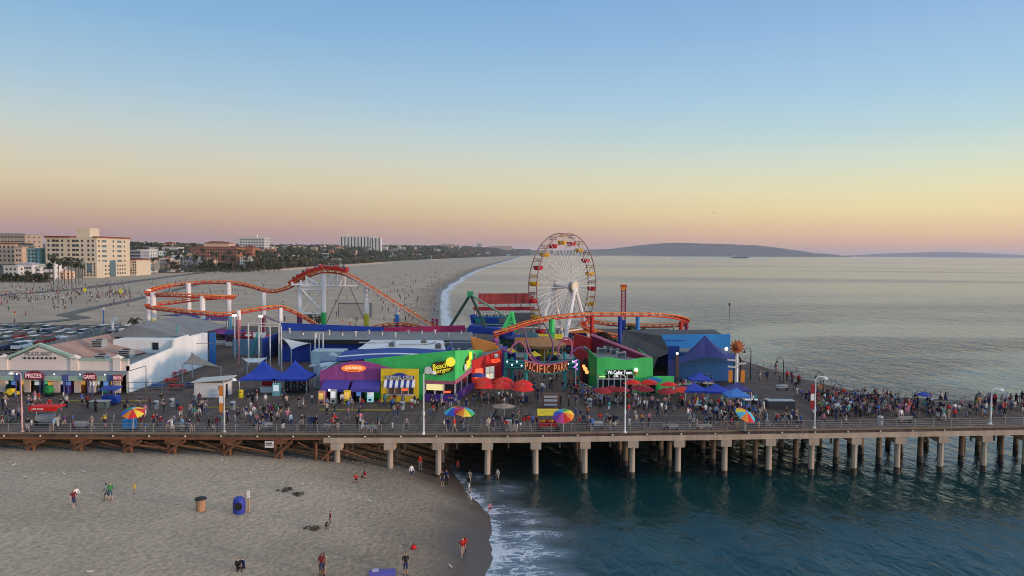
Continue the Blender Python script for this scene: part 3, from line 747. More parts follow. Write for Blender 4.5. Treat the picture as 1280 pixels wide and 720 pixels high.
# fence of the car park
p0, p1 = Vector((-92.5, 131, D)), Vector((-105, 196, D))
t = thing('panel_fence', 'long grey panel fence between the car park and the shingle roof', 'fence', (0, 0, D))
mb = MB(); N = 26; pm_ = None
for k in range(N):
    a = p0.lerp(p1, k / N); b_ = p0.lerp(p1, (k + .86) / N)
    MB().prism([(a.x, a.y, .2), (b_.x, b_.y, .2), (b_.x, b_.y, 1.75), (a.x, a.y, 1.75)], (.08, 0, 0)).build('panel', mat('fence_slate', (.17, .20, .22), .8, .3, 1), t)
    MB().box(a.x - .1, a.x + .12, a.y - .28, a.y - .12, 0, 1.85).build('post', METAL, t)

# --- courtyard: fences, hut, sails, frames
BMUR = mat('mural_blue', (.16, .30, .42), .7, .35, .4)
tag(MB().box(pxm(291, 147), pxm(346, 147), 147, 147.2, D, D + 3.3).build('mural_wall', BMUR), 'blue painted mural wall at the back of the courtyard', 'wall')
tag(MB().box(pxm(262, 135), pxm(270, 135), 134.9, 135.2, D, D + 5.9).build('end_wall', SKYBD), 'narrow blue end wall beside the white arcade wall', 'wall')
t = thing('service_hut', 'small white clapboard hut with a sloping pale roof', 'hut', (pxm(265, 105), 105.5, D))
hp_ = planks('white_clapboard', (.66, .63, .60), .22, 'z', .12, .7, .7)
MB().box(-2.2, 2.1, -1.4, 1.6, 0, 2.1).build('wall', hp_, t)
MB().prism([(-2.5, -1.7, 2.12), (2.6, -1.7, 2.55), (2.6, -1.7, 2.7), (-2.5, -1.7, 2.28)], (0, 3.8, 0)).build('roof', OFFW, t)
MB().box(2.11, 2.15, -.9, -.2, 0, 1.85).build('door', GLS, t)
MB().box(1.3, 1.9, -1.44, -1.41, 1.1, 1.7).build('window', GLS, t)
def sail(name, label, pts, m, cat='shade sail', sag=.6, posts=True, pm=None):
    P = [Vector(p) for p in pts]; n = 8; vs = []; idx = {}
    t = thing(name, label, cat, P[0].x and (P[0].x, P[0].y, D))
    o = Vector((P[0].x, P[0].y, D))
    if len(P) == 3:
        for i in range(n + 1):
            for j in range(n + 1 - i):
                a, b_ = i / n, j / n; c = 1 - a - b_
                q = P[0]*c + P[1]*a + P[2]*b_
                cen = (P[0]+P[1]+P[2])/3
                e = min(1, 4*(a*b_ + b_*c + a*c) - 27*a*b_*c*.0)
                q = q.lerp(cen, .16 * e * (1 - 27*a*b_*c)) if True else q
                q.z -= sag * 9 * a*b_*c
                idx[(i, j)] = len(vs); vs.append(q - o)
        fs = []
        for i in range(n):
            for j in range(n - i):
                fs.append((idx[(i,j)], idx[(i+1,j)], idx[(i,j+1)]))
                if j < n - i - 1: fs.append((idx[(i+1,j)], idx[(i+1,j+1)], idx[(i,j+1)]))
    else:
        for i in range(n + 1):
            for j in range(n + 1):
                a, b_ = i/n, j/n
                q = (P[0]*(1-a)+P[1]*a)*(1-b_) + (P[3]*(1-a)+P[2]*a)*b_
                q.z -= sag * 16*a*(1-a)*b_*(1-b_)
                vs.append(q - o)
        fs = [(i*(n+1)+j, (i+1)*(n+1)+j, (i+1)*(n+1)+j+1, i*(n+1)+j+1) for i in range(n) for j in range(n)]
    ob = MB().add(vs, fs).build('cloth', m, t, smooth=True)
    md = ob.modifiers.new('thickness', 'SOLIDIFY'); md.thickness = .03
    if posts:
        for p in P:
            q = p - o
            MB().cyl((q.x, q.y, 0), (q.x, q.y, q.z + .15), .09, n=8).build('pole', pm or METAL, t)
    return t
def Wd(px, py, Y): return W(px, py, Y)
TAN = mat('tan_sail', (.30, .26, .22), .85, .2)
sail('shade_sail', 'tan triangular shade sail over the picnic tables by the white wall', [Wd(228, 455, 116), Wd(240, 441, 120), Wd(276, 459, 112)], TAN, sag=.3)
sail('shade_sail', 'pale grey triangular sail hung before the dark blue building', [Wd(352, 422, 136), Wd(364, 437, 130), Wd(388, 429, 138)], mat('pale_sail', (.55, .56, .55), .8), sag=.2)
sail('shade_sail', 'flat pale canvas canopy low behind the twin blue tents', [Wd(303, 448, 126), Wd(333, 447, 126), Wd(327, 453, 119), Wd(309, 453, 119)], mat('pale_canvas', (.50, .56, .58), .8), sag=.3)
NAVC = mat('navy_sail', (.05, .05, .22), .8, .2); PURC = mat('purple_sail', (.10, .04, .16), .8, .2)
sail('shade_sail', 'wide navy shade sail under the orange coaster loop', [Wd(198, 394, 178), Wd(240, 390, 185), Wd(262, 399, 165)], NAVC, sag=.3)
sail('shade_sail', 'dark purple shade sail between the striped coaster columns', [Wd(246, 395, 176), Wd(286, 394, 180), Wd(284, 401, 165), Wd(250, 400, 165)], PURC, sag=.4)
sail('shade_sail', 'dark purple triangular sail by the pink coaster column', [Wd(331, 394, 172), Wd(352, 404, 160), Wd(336, 399, 160)], PURC, sag=.2)
def portal(label, pxa, pxb, ytop, Y, m=None, r=.13, mid=()):
    xa, xb = pxm(pxa, Y), pxm(pxb, Y); z = Z_(ytop, Y) - D
    t = thing('pole_frame', label, 'frame', (xa, Y, D), group='tall pole frames in the courtyard')
    for q in (0, xb - xa): MB().cyl((q, 0, 0), (q, 0, z), r, n=8).build('post', m or OFFW, t)
    MB().cyl((-.1, 0, z), (xb - xa + .1, 0, z), r * .8, n=8).build('crossbar', m or OFFW, t)
    for q in mid:
        x = pxm(q, Y) - xa; MB().cyl((x, 0, 0), (x, 0, z), r * .8, n=8).build('post', m or OFFW, t)
portal('tall white pole frame nearest the mural wall', 311, 349, 406.5, 134)
portal('tall white pole frame to the right, before the blue wall', 324, 352, 410, 128, mid=(338,))
portal('white three-legged pole frame above the pale blue sheds', 394, 404, 418, 130, mid=(399,))
def flood_pole(px, ytop, ybase, label, m=None, head=True, r=.14):
    Y = 19194 / (ybase - 316); x = pxm(px, Y); z = Z_(ytop, Y) - D
    t = thing('flood_light', label, 'light pole', (x, Y, D))
    MB().cyl((0, 0, 0), (0, 0, z), r, r * .7, n=8).build('pole', m or OFFW, t)
    if head:
        for dx in (-.35, .35): MB().obox((dx * .7, -.15, z - .1), (.34, .25, .3)).build('lamp', WLAMP, t)
flood_pole(294, 396, 450, 'white flood light pole at the left of the mural wall')
flood_pole(299, 398, 458, 'pink and white light pole before the mural wall', mat('pink_pole', (.5, .22, .22)), False)
flood_pole(327, 397, 447, 'flood light pole rising behind the white pole frames')
# picnic tables
def picnic(px, py, m, label, rz=0):
    p = G(px, py)
    t = thing('picnic_table', label, 'table', (p.x, p.y, D), rz, group='picnic tables in the courtyard')
    MB().box(-1.0, 1.0, -.4, .4, .7, .77).build('tabletop', m, t)
    for s_ in (-1, 1): MB().box(-1.0, 1.0, s_ * .75 - .14, s_ * .75 + .14, .42, .48).build('bench', m, t)
    for s_ in (-.7, .7): MB().bar((s_, -.8, 0), (s_, .35, .7), .08).bar((s_, .8, 0), (s_, -.35, .7), .08).build('leg', m, t)
for px, py, m, lb in ((214, 471, REDP, 'red picnic table against the white wall'), (226, 468, REDP, 'red picnic table under the tan sail'), (214, 479, REDP, 'red picnic table nearest the blue one'), (198, 486, SKYBD, 'blue picnic table by the courtyard fence'), (220, 487, CRIM, 'dark red picnic table behind the fence'), (373, 450, REDP, 'red picnic table in front of the dark blue building'), (240, 484, NAVY, 'navy picnic table beside the white hut')):
    picnic(px, py, m, lb, .1)
tag(MB().cyl((0,0,0),(0,0,8.2),.14,.1,n=8).build('flag_pole', TEAL, loc=(pxm(222.5, 128), 128, D)), 'teal pole standing against the white side wall', 'pole')
WIRE = mat('wire_fence', (.14, .14, .14), .6)
railing([(pxm(160, 106), 106), (pxm(246, 106), 106)], 'thin wire fence enclosing the courtyard by the hut', h=1.8, rails=(.3, .9, 1.75), gap=2.6, mt=WIRE, r=.035)
railing([(pxm(190, 128), 130), (pxm(276, 128), 130)], 'tall wire fence line before the white side wall', h=4.6, rails=(4.5,), gap=6.5, mt=WIRE, r=.04)

# --- peaked tents
def canopy(name, label, c, w, d, he, hpk, m, group=None, valance=.3, curve=.35, rz=0, leg=None):
    t = thing(name, label, 'canopy tent', (c[0], c[1], D), rz, group)
    n = 6; mb = MB()
    ring = lambda s_, z: [(-w/2*s_, -d/2*s_, z), (w/2*s_, -d/2*s_, z), (w/2*s_, d/2*s_, z), (-w/2*s_, d/2*s_, z)]
    vs = []
    for i in range(n + 1):
        s_ = 1 - i / n; q = i / n
        vs += ring(max(s_, .001), he + (hpk - he) * (q ** (1 + curve * 2) * .6 + q * .4))
    fs = [(4*i+k, 4*i+(k+1)%4, 4*(i+1)+(k+1)%4, 4*(i+1)+k) for i in range(n) for k in range(4)]
    mb.add(vs, fs); mb.build('roof_cloth', m, t)
    vl = MB(); r0 = ring(1.002, he); r1 = ring(1.002, he - valance)
    vl.add(r0 + r1, [(k, (k+1)%4, 4+(k+1)%4, 4+k) for k in range(4)]); vl.build('valance', m, t)
    for sx in (-1, 1):
        for sy in (-1, 1): MB().cyl((sx*(w/2-.06), sy*(d/2-.06), 0), (sx*(w/2-.06), sy*(d/2-.06), he), .06, n=6).build('leg', leg or OFFW, t)
    return t
TENT = mat('tent_blue', (.025, .06, .42), .7, .25, .5)
TENTL = mat('tent_light_blue', (.05, .19, .55), .7, .2, .5)
canopy('canopy_tent', 'peaked royal blue tent, the left of the joined pair', (pxm(329, 109), 109, 0), 5.4, 5.2, 2.35, 4.75, TENT, 'twin blue tents over the game stall', curve=.6)
canopy('canopy_tent', 'peaked royal blue tent, the right of the joined pair', (pxm(369, 109), 109, 0), 5.0, 5.2, 2.35, 4.75, TENT, 'twin blue tents over the game stall', curve=.6)
t = thing('game_stall', 'red and white game stall with bottles under the twin blue tents', 'stall', (pxm(334, 108), 108.5, D))
MB().box(-1.1, 1.1, -.4, .5, 0, .85).build('counter', WHITE, t); MB().box(-1.1, 1.1, .5, .6, .86, 2.2).build('back_panel', REDP, t)
for k in range(8): MB().lathe([(.12, 0), (.14, .2), (.05, .3), (.05, .4)], (-.9 + (k % 4) * .6, .3, .95 + .6 * (k // 4)), 6).build('bottle', CRIM, t)
t = thing('vending_kiosk', 'tall pale teal kiosk beside the game stall', 'kiosk', (pxm(346, 106), 106, D))
MB().box(-.55, .55, -.4, .4, 0, 1.75).build('cabinet', mat('pale_teal', (.25, .52, .50), .6), t); MB().box(-.4, .4, -.43, -.41, .7, 1.6).build('panel', SCR[3], t)
for i, px in enumerate((358, 366, 374, 381)):
    t = thing('goods_rack', f'dark goods rack hung with bags, {ORD[i]} from the left under the right blue tent', 'rack', (pxm(px, 108), 108.6, D), group='goods racks under the blue tent')
    MB().box(-.35, .35, -.2, .2, 0, 1.9).build('frame', BLACK, t)
    for k in range(6): MB().ball((R.uniform(-.25, .25), -.25, .4 + .27 * k), .14, 6).build('bag', [OFFW, REDP, NAVY, METAL, TEAL, BLACK][(k + i) % 6], t)
t = thing('bin', 'yellow waste bin left of the twin blue tents', 'bin', (pxm(301, 104), 104, D)); MB().lathe([(.35, 0), (.4, 1.0), (.3, 1.15)], n=10).build('body', YEL, t); MB().box(-.2, .2, -.42, -.36, .85, 1.0).build('slot', BLACK, t)

# --- purple churro shop, yellow funnel cake stand
Y4 = 103.0
t = thing('churro_shop', 'purple arched-top shop with a blue awning and an orange oval sign', 'shop', (0, 0, D))
xa, xb = pxm(400, Y4), pxm(478, Y4)
pts = [(xa, 2.6), (xb, 2.6), (pxm(491, Y4), 4.55)] + [(xa + (pxm(491, Y4) - xa) * q, 4.15 + .4*q + 1.25 * math.sin(PI * q) ** 1.3) for q in [1 - k / 16 for k in range(1, 16)]] + [(xa, 4.15)]
MB().xz(pts, Y4, Y4 + .3).build('parapet', PURP, t)
MB().box(xa, xa + .9, Y4, Y4 + .3, 0, 2.6).build('wall', PURP, t)
MB().box(pxm(438, Y4) - .45, pxm(438, Y4) + .45, Y4 - .02, Y4 + .3, 0, 2.6).build('wall', VIOL, t)
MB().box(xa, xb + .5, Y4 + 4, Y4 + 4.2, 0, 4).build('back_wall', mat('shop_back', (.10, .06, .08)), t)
MB().box(xa + .02, xb + .48, Y4 + .31, Y4 + 9.0, 3.9, 4.05).build('flat_roof', ROOFD, t)
MB().box(xa, xa + .2, Y4 + .31, Y4 + 9.0, 0, 4.12).build('side_wall', PALEB, t)
for a, b_ in ((403, 436), (440, 475)):
    MB().prism([(pxm(a, 102), Y4 - 1.9, 1.95), (pxm(a, 102), Y4 - .01, 2.85), (pxm(a, 102), Y4 - .01, 2.75), (pxm(a, 102), Y4 - 1.9, 1.5)], (pxm(b_, 102) - pxm(a, 102), 0, 0)).build('awning', mat('awning_blue', (.07, .06, .34), .75, .2), t)
sg = MB(); sg.lathe([(.001, 0), (1.0, 0), (1.0, .12), (.001, .12)], n=24)
vs = [(pxm(442, Y4) + x * 1.75, Y4 - .02 - z, 4.55 + y * .52) for x, y, z in sg.v]; s2 = MB().add(vs, sg.f)
ov = s2.build('oval_sign', lit('orange_sign', (1, .22, .05), .55), t)
mb = MB(); put_text(mb, 'CHURROS', (pxm(442, Y4), Y4 - .18, 4.62), 2.4, .36); mb.build('lettering', lit('cream_letter', (1, .75, .5), .6), ov)
mb = MB(); put_text(mb, 'SNACKS', (pxm(442, Y4), Y4 - .18, 4.26), 1.3, .22); mb.build('lettering', CRIM, ov)
for i, (px, y, m, cn) in enumerate(((402, 100, mat('salmon', (.55, .26, .22)), 'salmon pink'), (417, 101, OFFW, 'white'), (434, 100.5, YEL, 'yellow'), (463, 102, lit('cyan_panel', (.45, .85, .9), .35), 'pale cyan'), (449, 102.6, BLACK, 'black'))):
    t = thing('vending_machine', f'{cn} upright vending machine in front of the purple shop', 'vending machine', (pxm(px, y), y, D), group='vending machines at the purple shop')
    MB().box(-.42, .42, -.35, .35, 0, 1.85).build('cabinet', m, t)
    MB().box(-.32, .32, -.39, -.36, .75, 1.65).build('front_panel', [SCR[1], SCR[3], SCR[1], SCR[3], SCR[0]][i], t)
    MB().box(-.2, .2, -.39, -.36, .2, .45).build('slot', BLACK, t)
tag(MB().ball((0,0,0), .2, 8).build('globe_lamp', WLAMP, loc=(pxm(411.5, 101), 101.2, D + 1.75)), 'bright white globe lamp under the blue awning', 'lamp')

Y5 = 102.0
t = thing('funnel_cake_stand', 'bright yellow snack stand with a striped awning over its counter', 'food stand', (0, 0, D))
xa, xb = pxm(476, Y5), pxm(523, Y5); Hy = 4.65
oa, ob_ = pxm(483, Y5), pxm(517, Y5)
MB().box(xa, oa, Y5, Y5 + .3, 0, Hy).box(ob_, xb, Y5, Y5 + .3, 0, Hy).box(oa, ob_, Y5, Y5 + .3, 3.1, Hy).box(oa, ob_, Y5, Y5 + .3, 0, 1.0).build('wall', YEL, t)
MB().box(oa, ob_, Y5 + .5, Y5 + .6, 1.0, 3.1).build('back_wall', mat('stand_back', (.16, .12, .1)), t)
MB().box(xa + .02, xb - .02, Y5 + .31, Y5 + 4.5, 4.0, 4.2).build('roof', ROOFD, t)
MB().box(oa, ob_, Y5 - .3, Y5 - .01, .95, 1.1).build('counter', OFFW, t)
a_ = None
n = 11; wd = (ob_ - oa + .5) / n
A1, A2 = MB(), MB()
for k in range(n):
    x = oa - .25 + wd * k
    (A1 if k % 2 else A2).prism([(x, Y5 - .9, 2.35), (x, Y5 - .02, 3.15), (x, Y5 - .02, 3.05), (x, Y5 - .9, 2.15)], (wd, 0, 0))
an = A2.build('awning', WHITE, t); A1.build('awning_stripes', NAVY, an)
sg = MB().xz([(-2, 0), (2, 0), (2, .45), (.9, .5)] + [(.9 * math.cos(PI*k/8), .5 + .35 * math.sin(PI*k/8)) for k in range(1, 8)] + [(-.9, .5), (-2, .45)], -.12, 0)
b2 = MB().add([(v[0] + (oa + ob_)/2, v[1] + Y5 - .03, v[2] + 3.25) for v in sg.v], sg.f).build('sign_board', NAVY, t)
mb = MB(); put_text(mb, 'FUNNEL CAKE', ((oa + ob_)/2, Y5 - .2, 3.5), 3.7, .42); mb.build('lettering', WHITE, b2)
MB().box((oa+ob_)/2 - 1.5, (oa+ob_)/2 - .2, Y5 + .42, Y5 + .49, 2.0, 2.5).build('menu_board', lit('menu_orange', (1, .35, .15), .6), t)
MB().box((oa+ob_)/2 + .1, (oa+ob_)/2 + 1.0, Y5 + .42, Y5 + .49, 1.5, 1.8).build('open_sign', NEON, t)
for k in range(4): MB().box(oa + .15 + k * .95, oa + .25 + k * .95, Y5 + .02, Y5 + .12, 1.0, 2.4).build('mullion', OFFW, t)

# --- green burger house
Y6 = 102.4
t = thing('burger_house', 'bright green burger house with a slanting parapet and yellow lettering', 'restaurant', (0, 0, D))
cx = pxm(569, Y6); xa = pxm(455, 104.5)
zl, zr = 5.55, 7.25
bk = (pxm(603, 121), 121.0)
MB().prism([(xa, Y6 + 2.3, 2.9), (cx, Y6, 2.9), (cx, Y6, zr), (xa, Y6 + 2.3, zl)], (0, .3, 0)).build('front_wall', GREEN, t)
mb = MB(); mb.prism([(xa, Y6 + 2.3, 0), (pxm(531, Y6 + .8), Y6 + .75, 0), (pxm(531, Y6 + .8), Y6 + .75, 2.9), (xa, Y6 + 2.3, 2.9)], (0, .3, 0)); mb.build('front_wall', GREEN, t)
sd = Vector((bk[0] - cx, bk[1] - Y6, 0)); sn = Vector((sd.y, -sd.x, 0)).normalized()
def sp(q, z, off=0): v = Vector((cx, Y6, 0)) + sd * q + sn * off; return (v.x, v.y, z)
MB().prism([sp(0, 2.9), sp(1, 2.9), sp(1, 4.9), sp(0, zr)], sn * -.3).build('side_wall', GREEN, t)
MB().prism([sp(.62, 0), sp(1, 0), sp(1, 2.9), sp(.62, 2.9)], sn * -.3).build('side_wall', GREEN, t)
MB().add([(xa + .3, Y6 + 2.7, 4.6), (cx - .3, Y6 + .4, 5.2), (bk[0] - .3, bk[1], 4.6), (xa + .3, 121, 4.4)], [(0, 1, 2, 3)]).build('roof', ROOFD, t)
# corner with pink lintel, windows and purple counter base
PINK = mat('dusty_pink', (.42, .12, .20), .7)
fx = pxm(531, Y6 + .8)
MB().prism([(fx, Y6 + .72, 2.45), (cx, Y6 - .03, 2.45), (cx, Y6 - .03, 2.9), (fx, Y6 + .72, 2.9)], (0, .3, 0)).build('lintel', PINK, t)
MB().prism([sp(0, 2.45, .02), sp(.62, 2.45, .02), sp(.62, 3.3, .02), sp(0, 3.0, .02)], sn * -.3).build('lintel', PINK, t)
MB().prism([(fx, Y6 + .4, 0), (cx, Y6 - .35, 0), (cx, Y6 - .35, .95), (fx, Y6 + .4, .95)], (0, .7, 0)).build('counter_base', VIOL, t)
MB().prism([sp(0, 0, .3), sp(.6, 0, .3), sp(.6, .95, .3), sp(0, .95, .3)], sn * -.6).build('counter_base', VIOL, t)
MB().prism([(fx, Y6 + 1.2, .96), (cx - .3, Y6 + .5, .96), (cx - .3, Y6 + .5, 2.44), (fx, Y6 + 1.2, 2.44)], (0, .1, 0)).build('window', GLS, t)
MB().prism([sp(.03, .96, -.35), sp(.6, .96, -.35), sp(.6, 2.44, -.35), sp(.03, 2.44, -.35)], sn * -.1).build('window', GLS, t)
for q in (0, .33, .62, 1): 
    x = fx + (cx - fx) * q; y = Y6 + .72 - .75 * q
    MB().box(x - .1, x + .1, y, y + .25, .95, 2.45).build('mullion', OFFW, t)
for q in (.2, .4, .6):
    p = sp(q, 0); MB().obox((p[0], p[1], 1.7), (.15, .15, 1.5)).build('mullion', OFFW, t)
mbd = MB().prism([(fx + .25, Y6 + .55, 1.55), (fx + 2.6, Y6 + .1, 1.55), (fx + 2.6, Y6 + .1, 2.4), (fx + .25, Y6 + .55, 2.4)], (0, .06, 0)).build('menu_board', lit('menu_yellow', (1, .8, .35), .55), t)
MB().obox((cx - 1.1, Y6 + .05, 1.35), (.9, .05, .25)).build('open_sign', NEON, t)
YLET = lit('yellow_letter', (1, .82, .05), .55)
def burger_sign(c, rz, label, k=1.0):
    s_ = thing('burger_sign', label, 'sign', c, rz, 'yellow burger house signs')
    mb = MB()
    for tx, x, z, w_ in (('Beach', .15, .35, 2.2), ('Burger', .45, -.35, 2.7)):
        put_text(mb, tx, (x * k, -.16, z * k), w_ * k, .75 * k, shear=.2, tilt=.22 * 1)
    mb.build('lettering', YLET, s_)
    bkp = MB()
    bkp.prism([(x * k, -.06, z * k) for x, z in ((-1.25, -.95), (.2, -1.0), (2.1, -.25), (2.1, .45), (1.3, 1.1), (-.7, .85), (-1.25, .1))], (0, .06, 0)); bkp.build('backing', mat('sign_brown', (.10, .05, .02)), s_)
    d = MB(); d.lathe([(.001, 0), (.55, 0), (.55, .14), (.001, .14)], n=16); vs = [(x * k - 1.55 * k, -z - .05, y * k - .35 * k) for x, y, z in d.v]
    MB().add(vs, d.f).build('ball', WHITE, s_)
    d = MB(); d.lathe([(.001, 0), (.52, 0), (.52, .14), (.001, .14)], n=16); vs = [(x * k + 1.7 * k, -z - .05, y * k + .95 * k) for x, y, z in d.v]
    bb = MB().add(vs, d.f).build('bun', mat('bun_red', (.45, .06, .05)), s_)
    d = MB(); d.lathe([(.56, .0), (.66, .0), (.66, .16), (.56, .16)], n=16); vs = [(x * k + 1.7 * k, -z - .05, y * k + .95 * k) for x, y, z in d.v]
    MB().add(vs, d.f).build('ring', YLET, bb)
    return s_
fr_rz = math.atan2(-2.3, cx - xa)
c0 = G(548, 505); 
yy = Y6 + 2.3 * (cx - pxm(549, Y6)) / (cx - xa)
burger_sign((pxm(549, yy), yy - .12, D + 4.7), fr_rz, 'yellow burger lettering with a red bun on the green front wall', 1.0)
q = sp(.36, 0, .14); burger_sign((q[0], q[1], D + 4.4), math.atan2(sd.y, sd.x), 'yellow burger lettering on the receding green side wall', 1.0)

# --- red house left of the gate
Y7 = 113.0
t = thing('red_house', 'red fronted food house left of the park gate', 'restaurant', (0, 0, D))
xa, xb = pxm(591, Y7), pxm(627, Y7 + 4)
vd = Vector((xb - xa, 5.0, 0))
def rp(q, z, off=0):
    n_ = Vector((vd.y, -vd.x, 0)).normalized(); v = Vector((xa, Y7, 0)) + vd * q + n_ * off; return (v.x, v.y, z)
rn = Vector((vd.y, -vd.x, 0)).normalized()
MB().prism([rp(0, 0), rp(1, 0), rp(1, 5.3), rp(0, 4.3)], rn * -.3).build('front_wall', mat('bright_red', (.55, .015, .012), .6, .2), t)
MB().prism([rp(-.05, 0, .05), rp(0, 0, .05), rp(0, 4.4, .05), rp(-.05, 4.3, .05)], rn * -.4).build('corner_post', CRIM, t)
MB().add([rp(0, 4.0, -.31), rp(1, 4.9, -.31), (xb, Y7 + 16, 4.9), (xa - 2, Y7 + 16, 4.0)], [(0, 1, 2, 3)]).build('roof', ROOFG, t)
wd_ = MB().prism([rp(.42, .9, .05), rp(.72, .9, .05), rp(.72, 2.9, .05), rp(.42, 2.9, .05)], rn * -.04).build('window', lit('lit_window', (1, .8, .6), .3), t)
mb = MB()
for q in (.42, .57, .72): mb.prism([rp(q - .01, .9, .1), rp(q + .01, .9, .1), rp(q + .01, 3.0, .1), rp(q - .01, 3.0, .1)], rn * -.04)
mb.prism([rp(.4, 1.9, .11), rp(.74, 1.9, .11), rp(.74, 2.0, .11), rp(.4, 2.0, .11)], rn * -.04); mb.build('mullion', OFFW, wd_)
MB().prism([rp(.08, 1.4, .05), rp(.34, 1.4, .05), rp(.34, 2.9, .05), rp(.08, 2.9, .05)], rn * -.04).build('lit_panel', lit('red_glow', (1, .12, .05), .6), t)
s_ = MB(); put_text(s_, 'PIZZA', rp(.76, 3.75, .2), 2.0, .6, rz=math.atan2(vd.y, vd.x)); s_.build('lettering', NEON, t)
MB().ball(rp(.76, 4.5, .2), .4, 8).build('chef_hat', WHITE, t)

# --- right of the gate: crimson front, green creamery with white lettering
Y8 = 110.0
t = thing('crimson_facade', 'tall crimson facade with a small fiery neon sign right of the gate', 'building', (0, 0, D))
MB().prism([(pxm(723, 118), 118, 0), (pxm(740, 113), 113, 0), (pxm(740, 113), 113, 5.6), (pxm(723, 118), 118, 5.6)], (.3, .2, 0)).build('wall', CRIM, t)
MB().prism([(pxm(728, 116), 115.8, 0), (pxm(734, 114), 114.2, 0), (pxm(734, 114), 114.2, 3.9), (pxm(731, 115), 115, 4.6), (pxm(728, 116), 115.8, 3.9)], (.05, -.12, 0)).build('doorway', DARK, t)
MB().ball((pxm(732, 112.5), 113.0, 3.1), .32, 6).ball((pxm(734, 112.5), 113.0, 2.6), .3, 6).ball((pxm(730, 112.5), 113.2, 3.5), .25, 6).build('neon', lit('fire_neon', (1, .35, .1), 1.6), t)
MB().prism([(pxm(717, 131), 131, 0), (pxm(737, 127), 127, 0), (pxm(737, 127), 127, 6.3), (pxm(717, 131), 131, 6.6)], (.3, .5, 0)).build('rear_wall', REDP, t)
t = thing('magenta_parapet', 'long magenta parapet wall slanting behind the green creamery', 'wall', (0, 0, D))
MB().prism([(pxm(736, 130), 130, 0), (pxm(812, 112), 112, 0), (pxm(812, 112), 112, 4.9), (pxm(738, 130), 130, 6.5)], (.4, .6, 0)).build('panel', mat('magenta_dark', (.25, .015, .055), .7, .25), t)
MB().prism([(pxm(736, 130), 130, 6.52), (pxm(812, 112), 112, 4.92), (pxm(812, 112), 112, 5.1), (pxm(738, 130), 130, 6.7)], (.4, .6, 0)).build('coping', PINK, t)
t = thing('green_creamery', 'green creamery with a wavy parapet, white lettering and tall windows', 'restaurant', (0, 0, D))
xa, xb = pxm(746, Y8), pxm(816, Y8)
wv = [(xb - (xb - xa) * k / 14, 5.15 + .22 * math.sin(k / 14 * 9 + .5)) for k in range(15)]
MB().xz([(xa, 2.7), (xb, 2.7)] + wv, Y8, Y8 + .3).build('front_wall', GREEN, t)
MB().box(pxm(793, Y8), xb, Y8 + .001, Y8 + .299, 0, 2.7).build('front_wall', GREEN, t)
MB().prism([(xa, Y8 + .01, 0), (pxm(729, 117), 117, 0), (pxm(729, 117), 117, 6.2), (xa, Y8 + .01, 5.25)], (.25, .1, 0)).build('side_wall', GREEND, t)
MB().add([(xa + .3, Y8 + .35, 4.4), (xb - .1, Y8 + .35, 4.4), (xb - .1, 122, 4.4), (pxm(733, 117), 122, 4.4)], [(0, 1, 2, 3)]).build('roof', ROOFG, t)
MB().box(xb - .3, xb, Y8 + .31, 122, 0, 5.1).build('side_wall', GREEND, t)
MB().box(xb + .02, pxm(842, Y8), Y8 - .4, Y8 - .1, 0, 2.6).build('low_wing', GREEN, t)
dw = MB().box(xa + .25, pxm(792, Y8), Y8 + .25, Y8 + .35, 0, 2.69).build('window', GLS, t)
for px in (747.5, 754, 761, 768, 776, 784, 792): MB().box(pxm(px, Y8) - .07, pxm(px, Y8) + .07, Y8 - .04, Y8 + .2, 0, 2.69).build('mullion', OFFW, dw)
MB().box(xa + .1, pxm(792, Y8), Y8 - .02, Y8 + .2, 2.0, 2.14).build('transom', OFFW, dw)
sb = MB().box(pxm(758.5, Y8), pxm(790, Y8), Y8 - .14, Y8 - .01, 2.78, 3.5).build('sign_backing', BLACK, t)
mb = MB(); put_text(mb, 'Wi-Coller Town', (pxm(774.5, Y8), Y8 - .2, 3.12), 3.7, .55); mb.build('lettering', lit('white_letter', (.9, .97, 1), 1.0), sb)
mb = MB(); mb.lathe([(.06, -.5), (.3, .05), (.34, .12)], (pxm(794.5, Y8), Y8 - .2, 3.15), 10); cn = mb.build('cone_sign', mat('cone_gold', (.6, .38, .08)), t)
MB().ball((pxm(794.5, Y8), Y8 - .2, 3.5), .32, 8).build('scoop', lit('scoop_white', (1, .9, .8), .7), cn)
MB().box(pxm(754, Y8) - .6, pxm(754, Y8) + .3, Y8 - .12, Y8 - .06, 2.35, 2.55).build('open_sign', lit('green_neon', (.3, 1, .2), 1.2), t)
n_ = 10
MB().xz([(pxm(808, Y8) + dx, z) for dx, z in [(0, 1.9), (2.1, 1.9)]] + [(pxm(808, Y8) + 1.05 + 1.15 * math.cos(PI*k/n_), 2.0 + .45 * math.sin(PI*k/n_)) for k in range(n_ + 1)], Y8 - 1.2, Y8 - .42).build('blue_hood', SKYB, t)
MB().box(pxm(812, Y8), pxm(819, Y8), Y8 - .46, Y8 - .41, 0, 1.9).build('door', DARK, t)
for i, (px, py) in enumerate(((752, 442), (760, 440), (768, 443), (776, 447))):
    ac_unit(px, py, 4.4, .75, f'grey machine on the creamery roof, {ORD[i]} from its green side wall')
railing([(pxm(728, 108), 112), (pxm(752, 104), 104)], 'pale ramp railing at the left foot of the green creamery', h=1.3, rails=(.4, .8, 1.25), gap=1.4, mt=OFFW, r=.06)

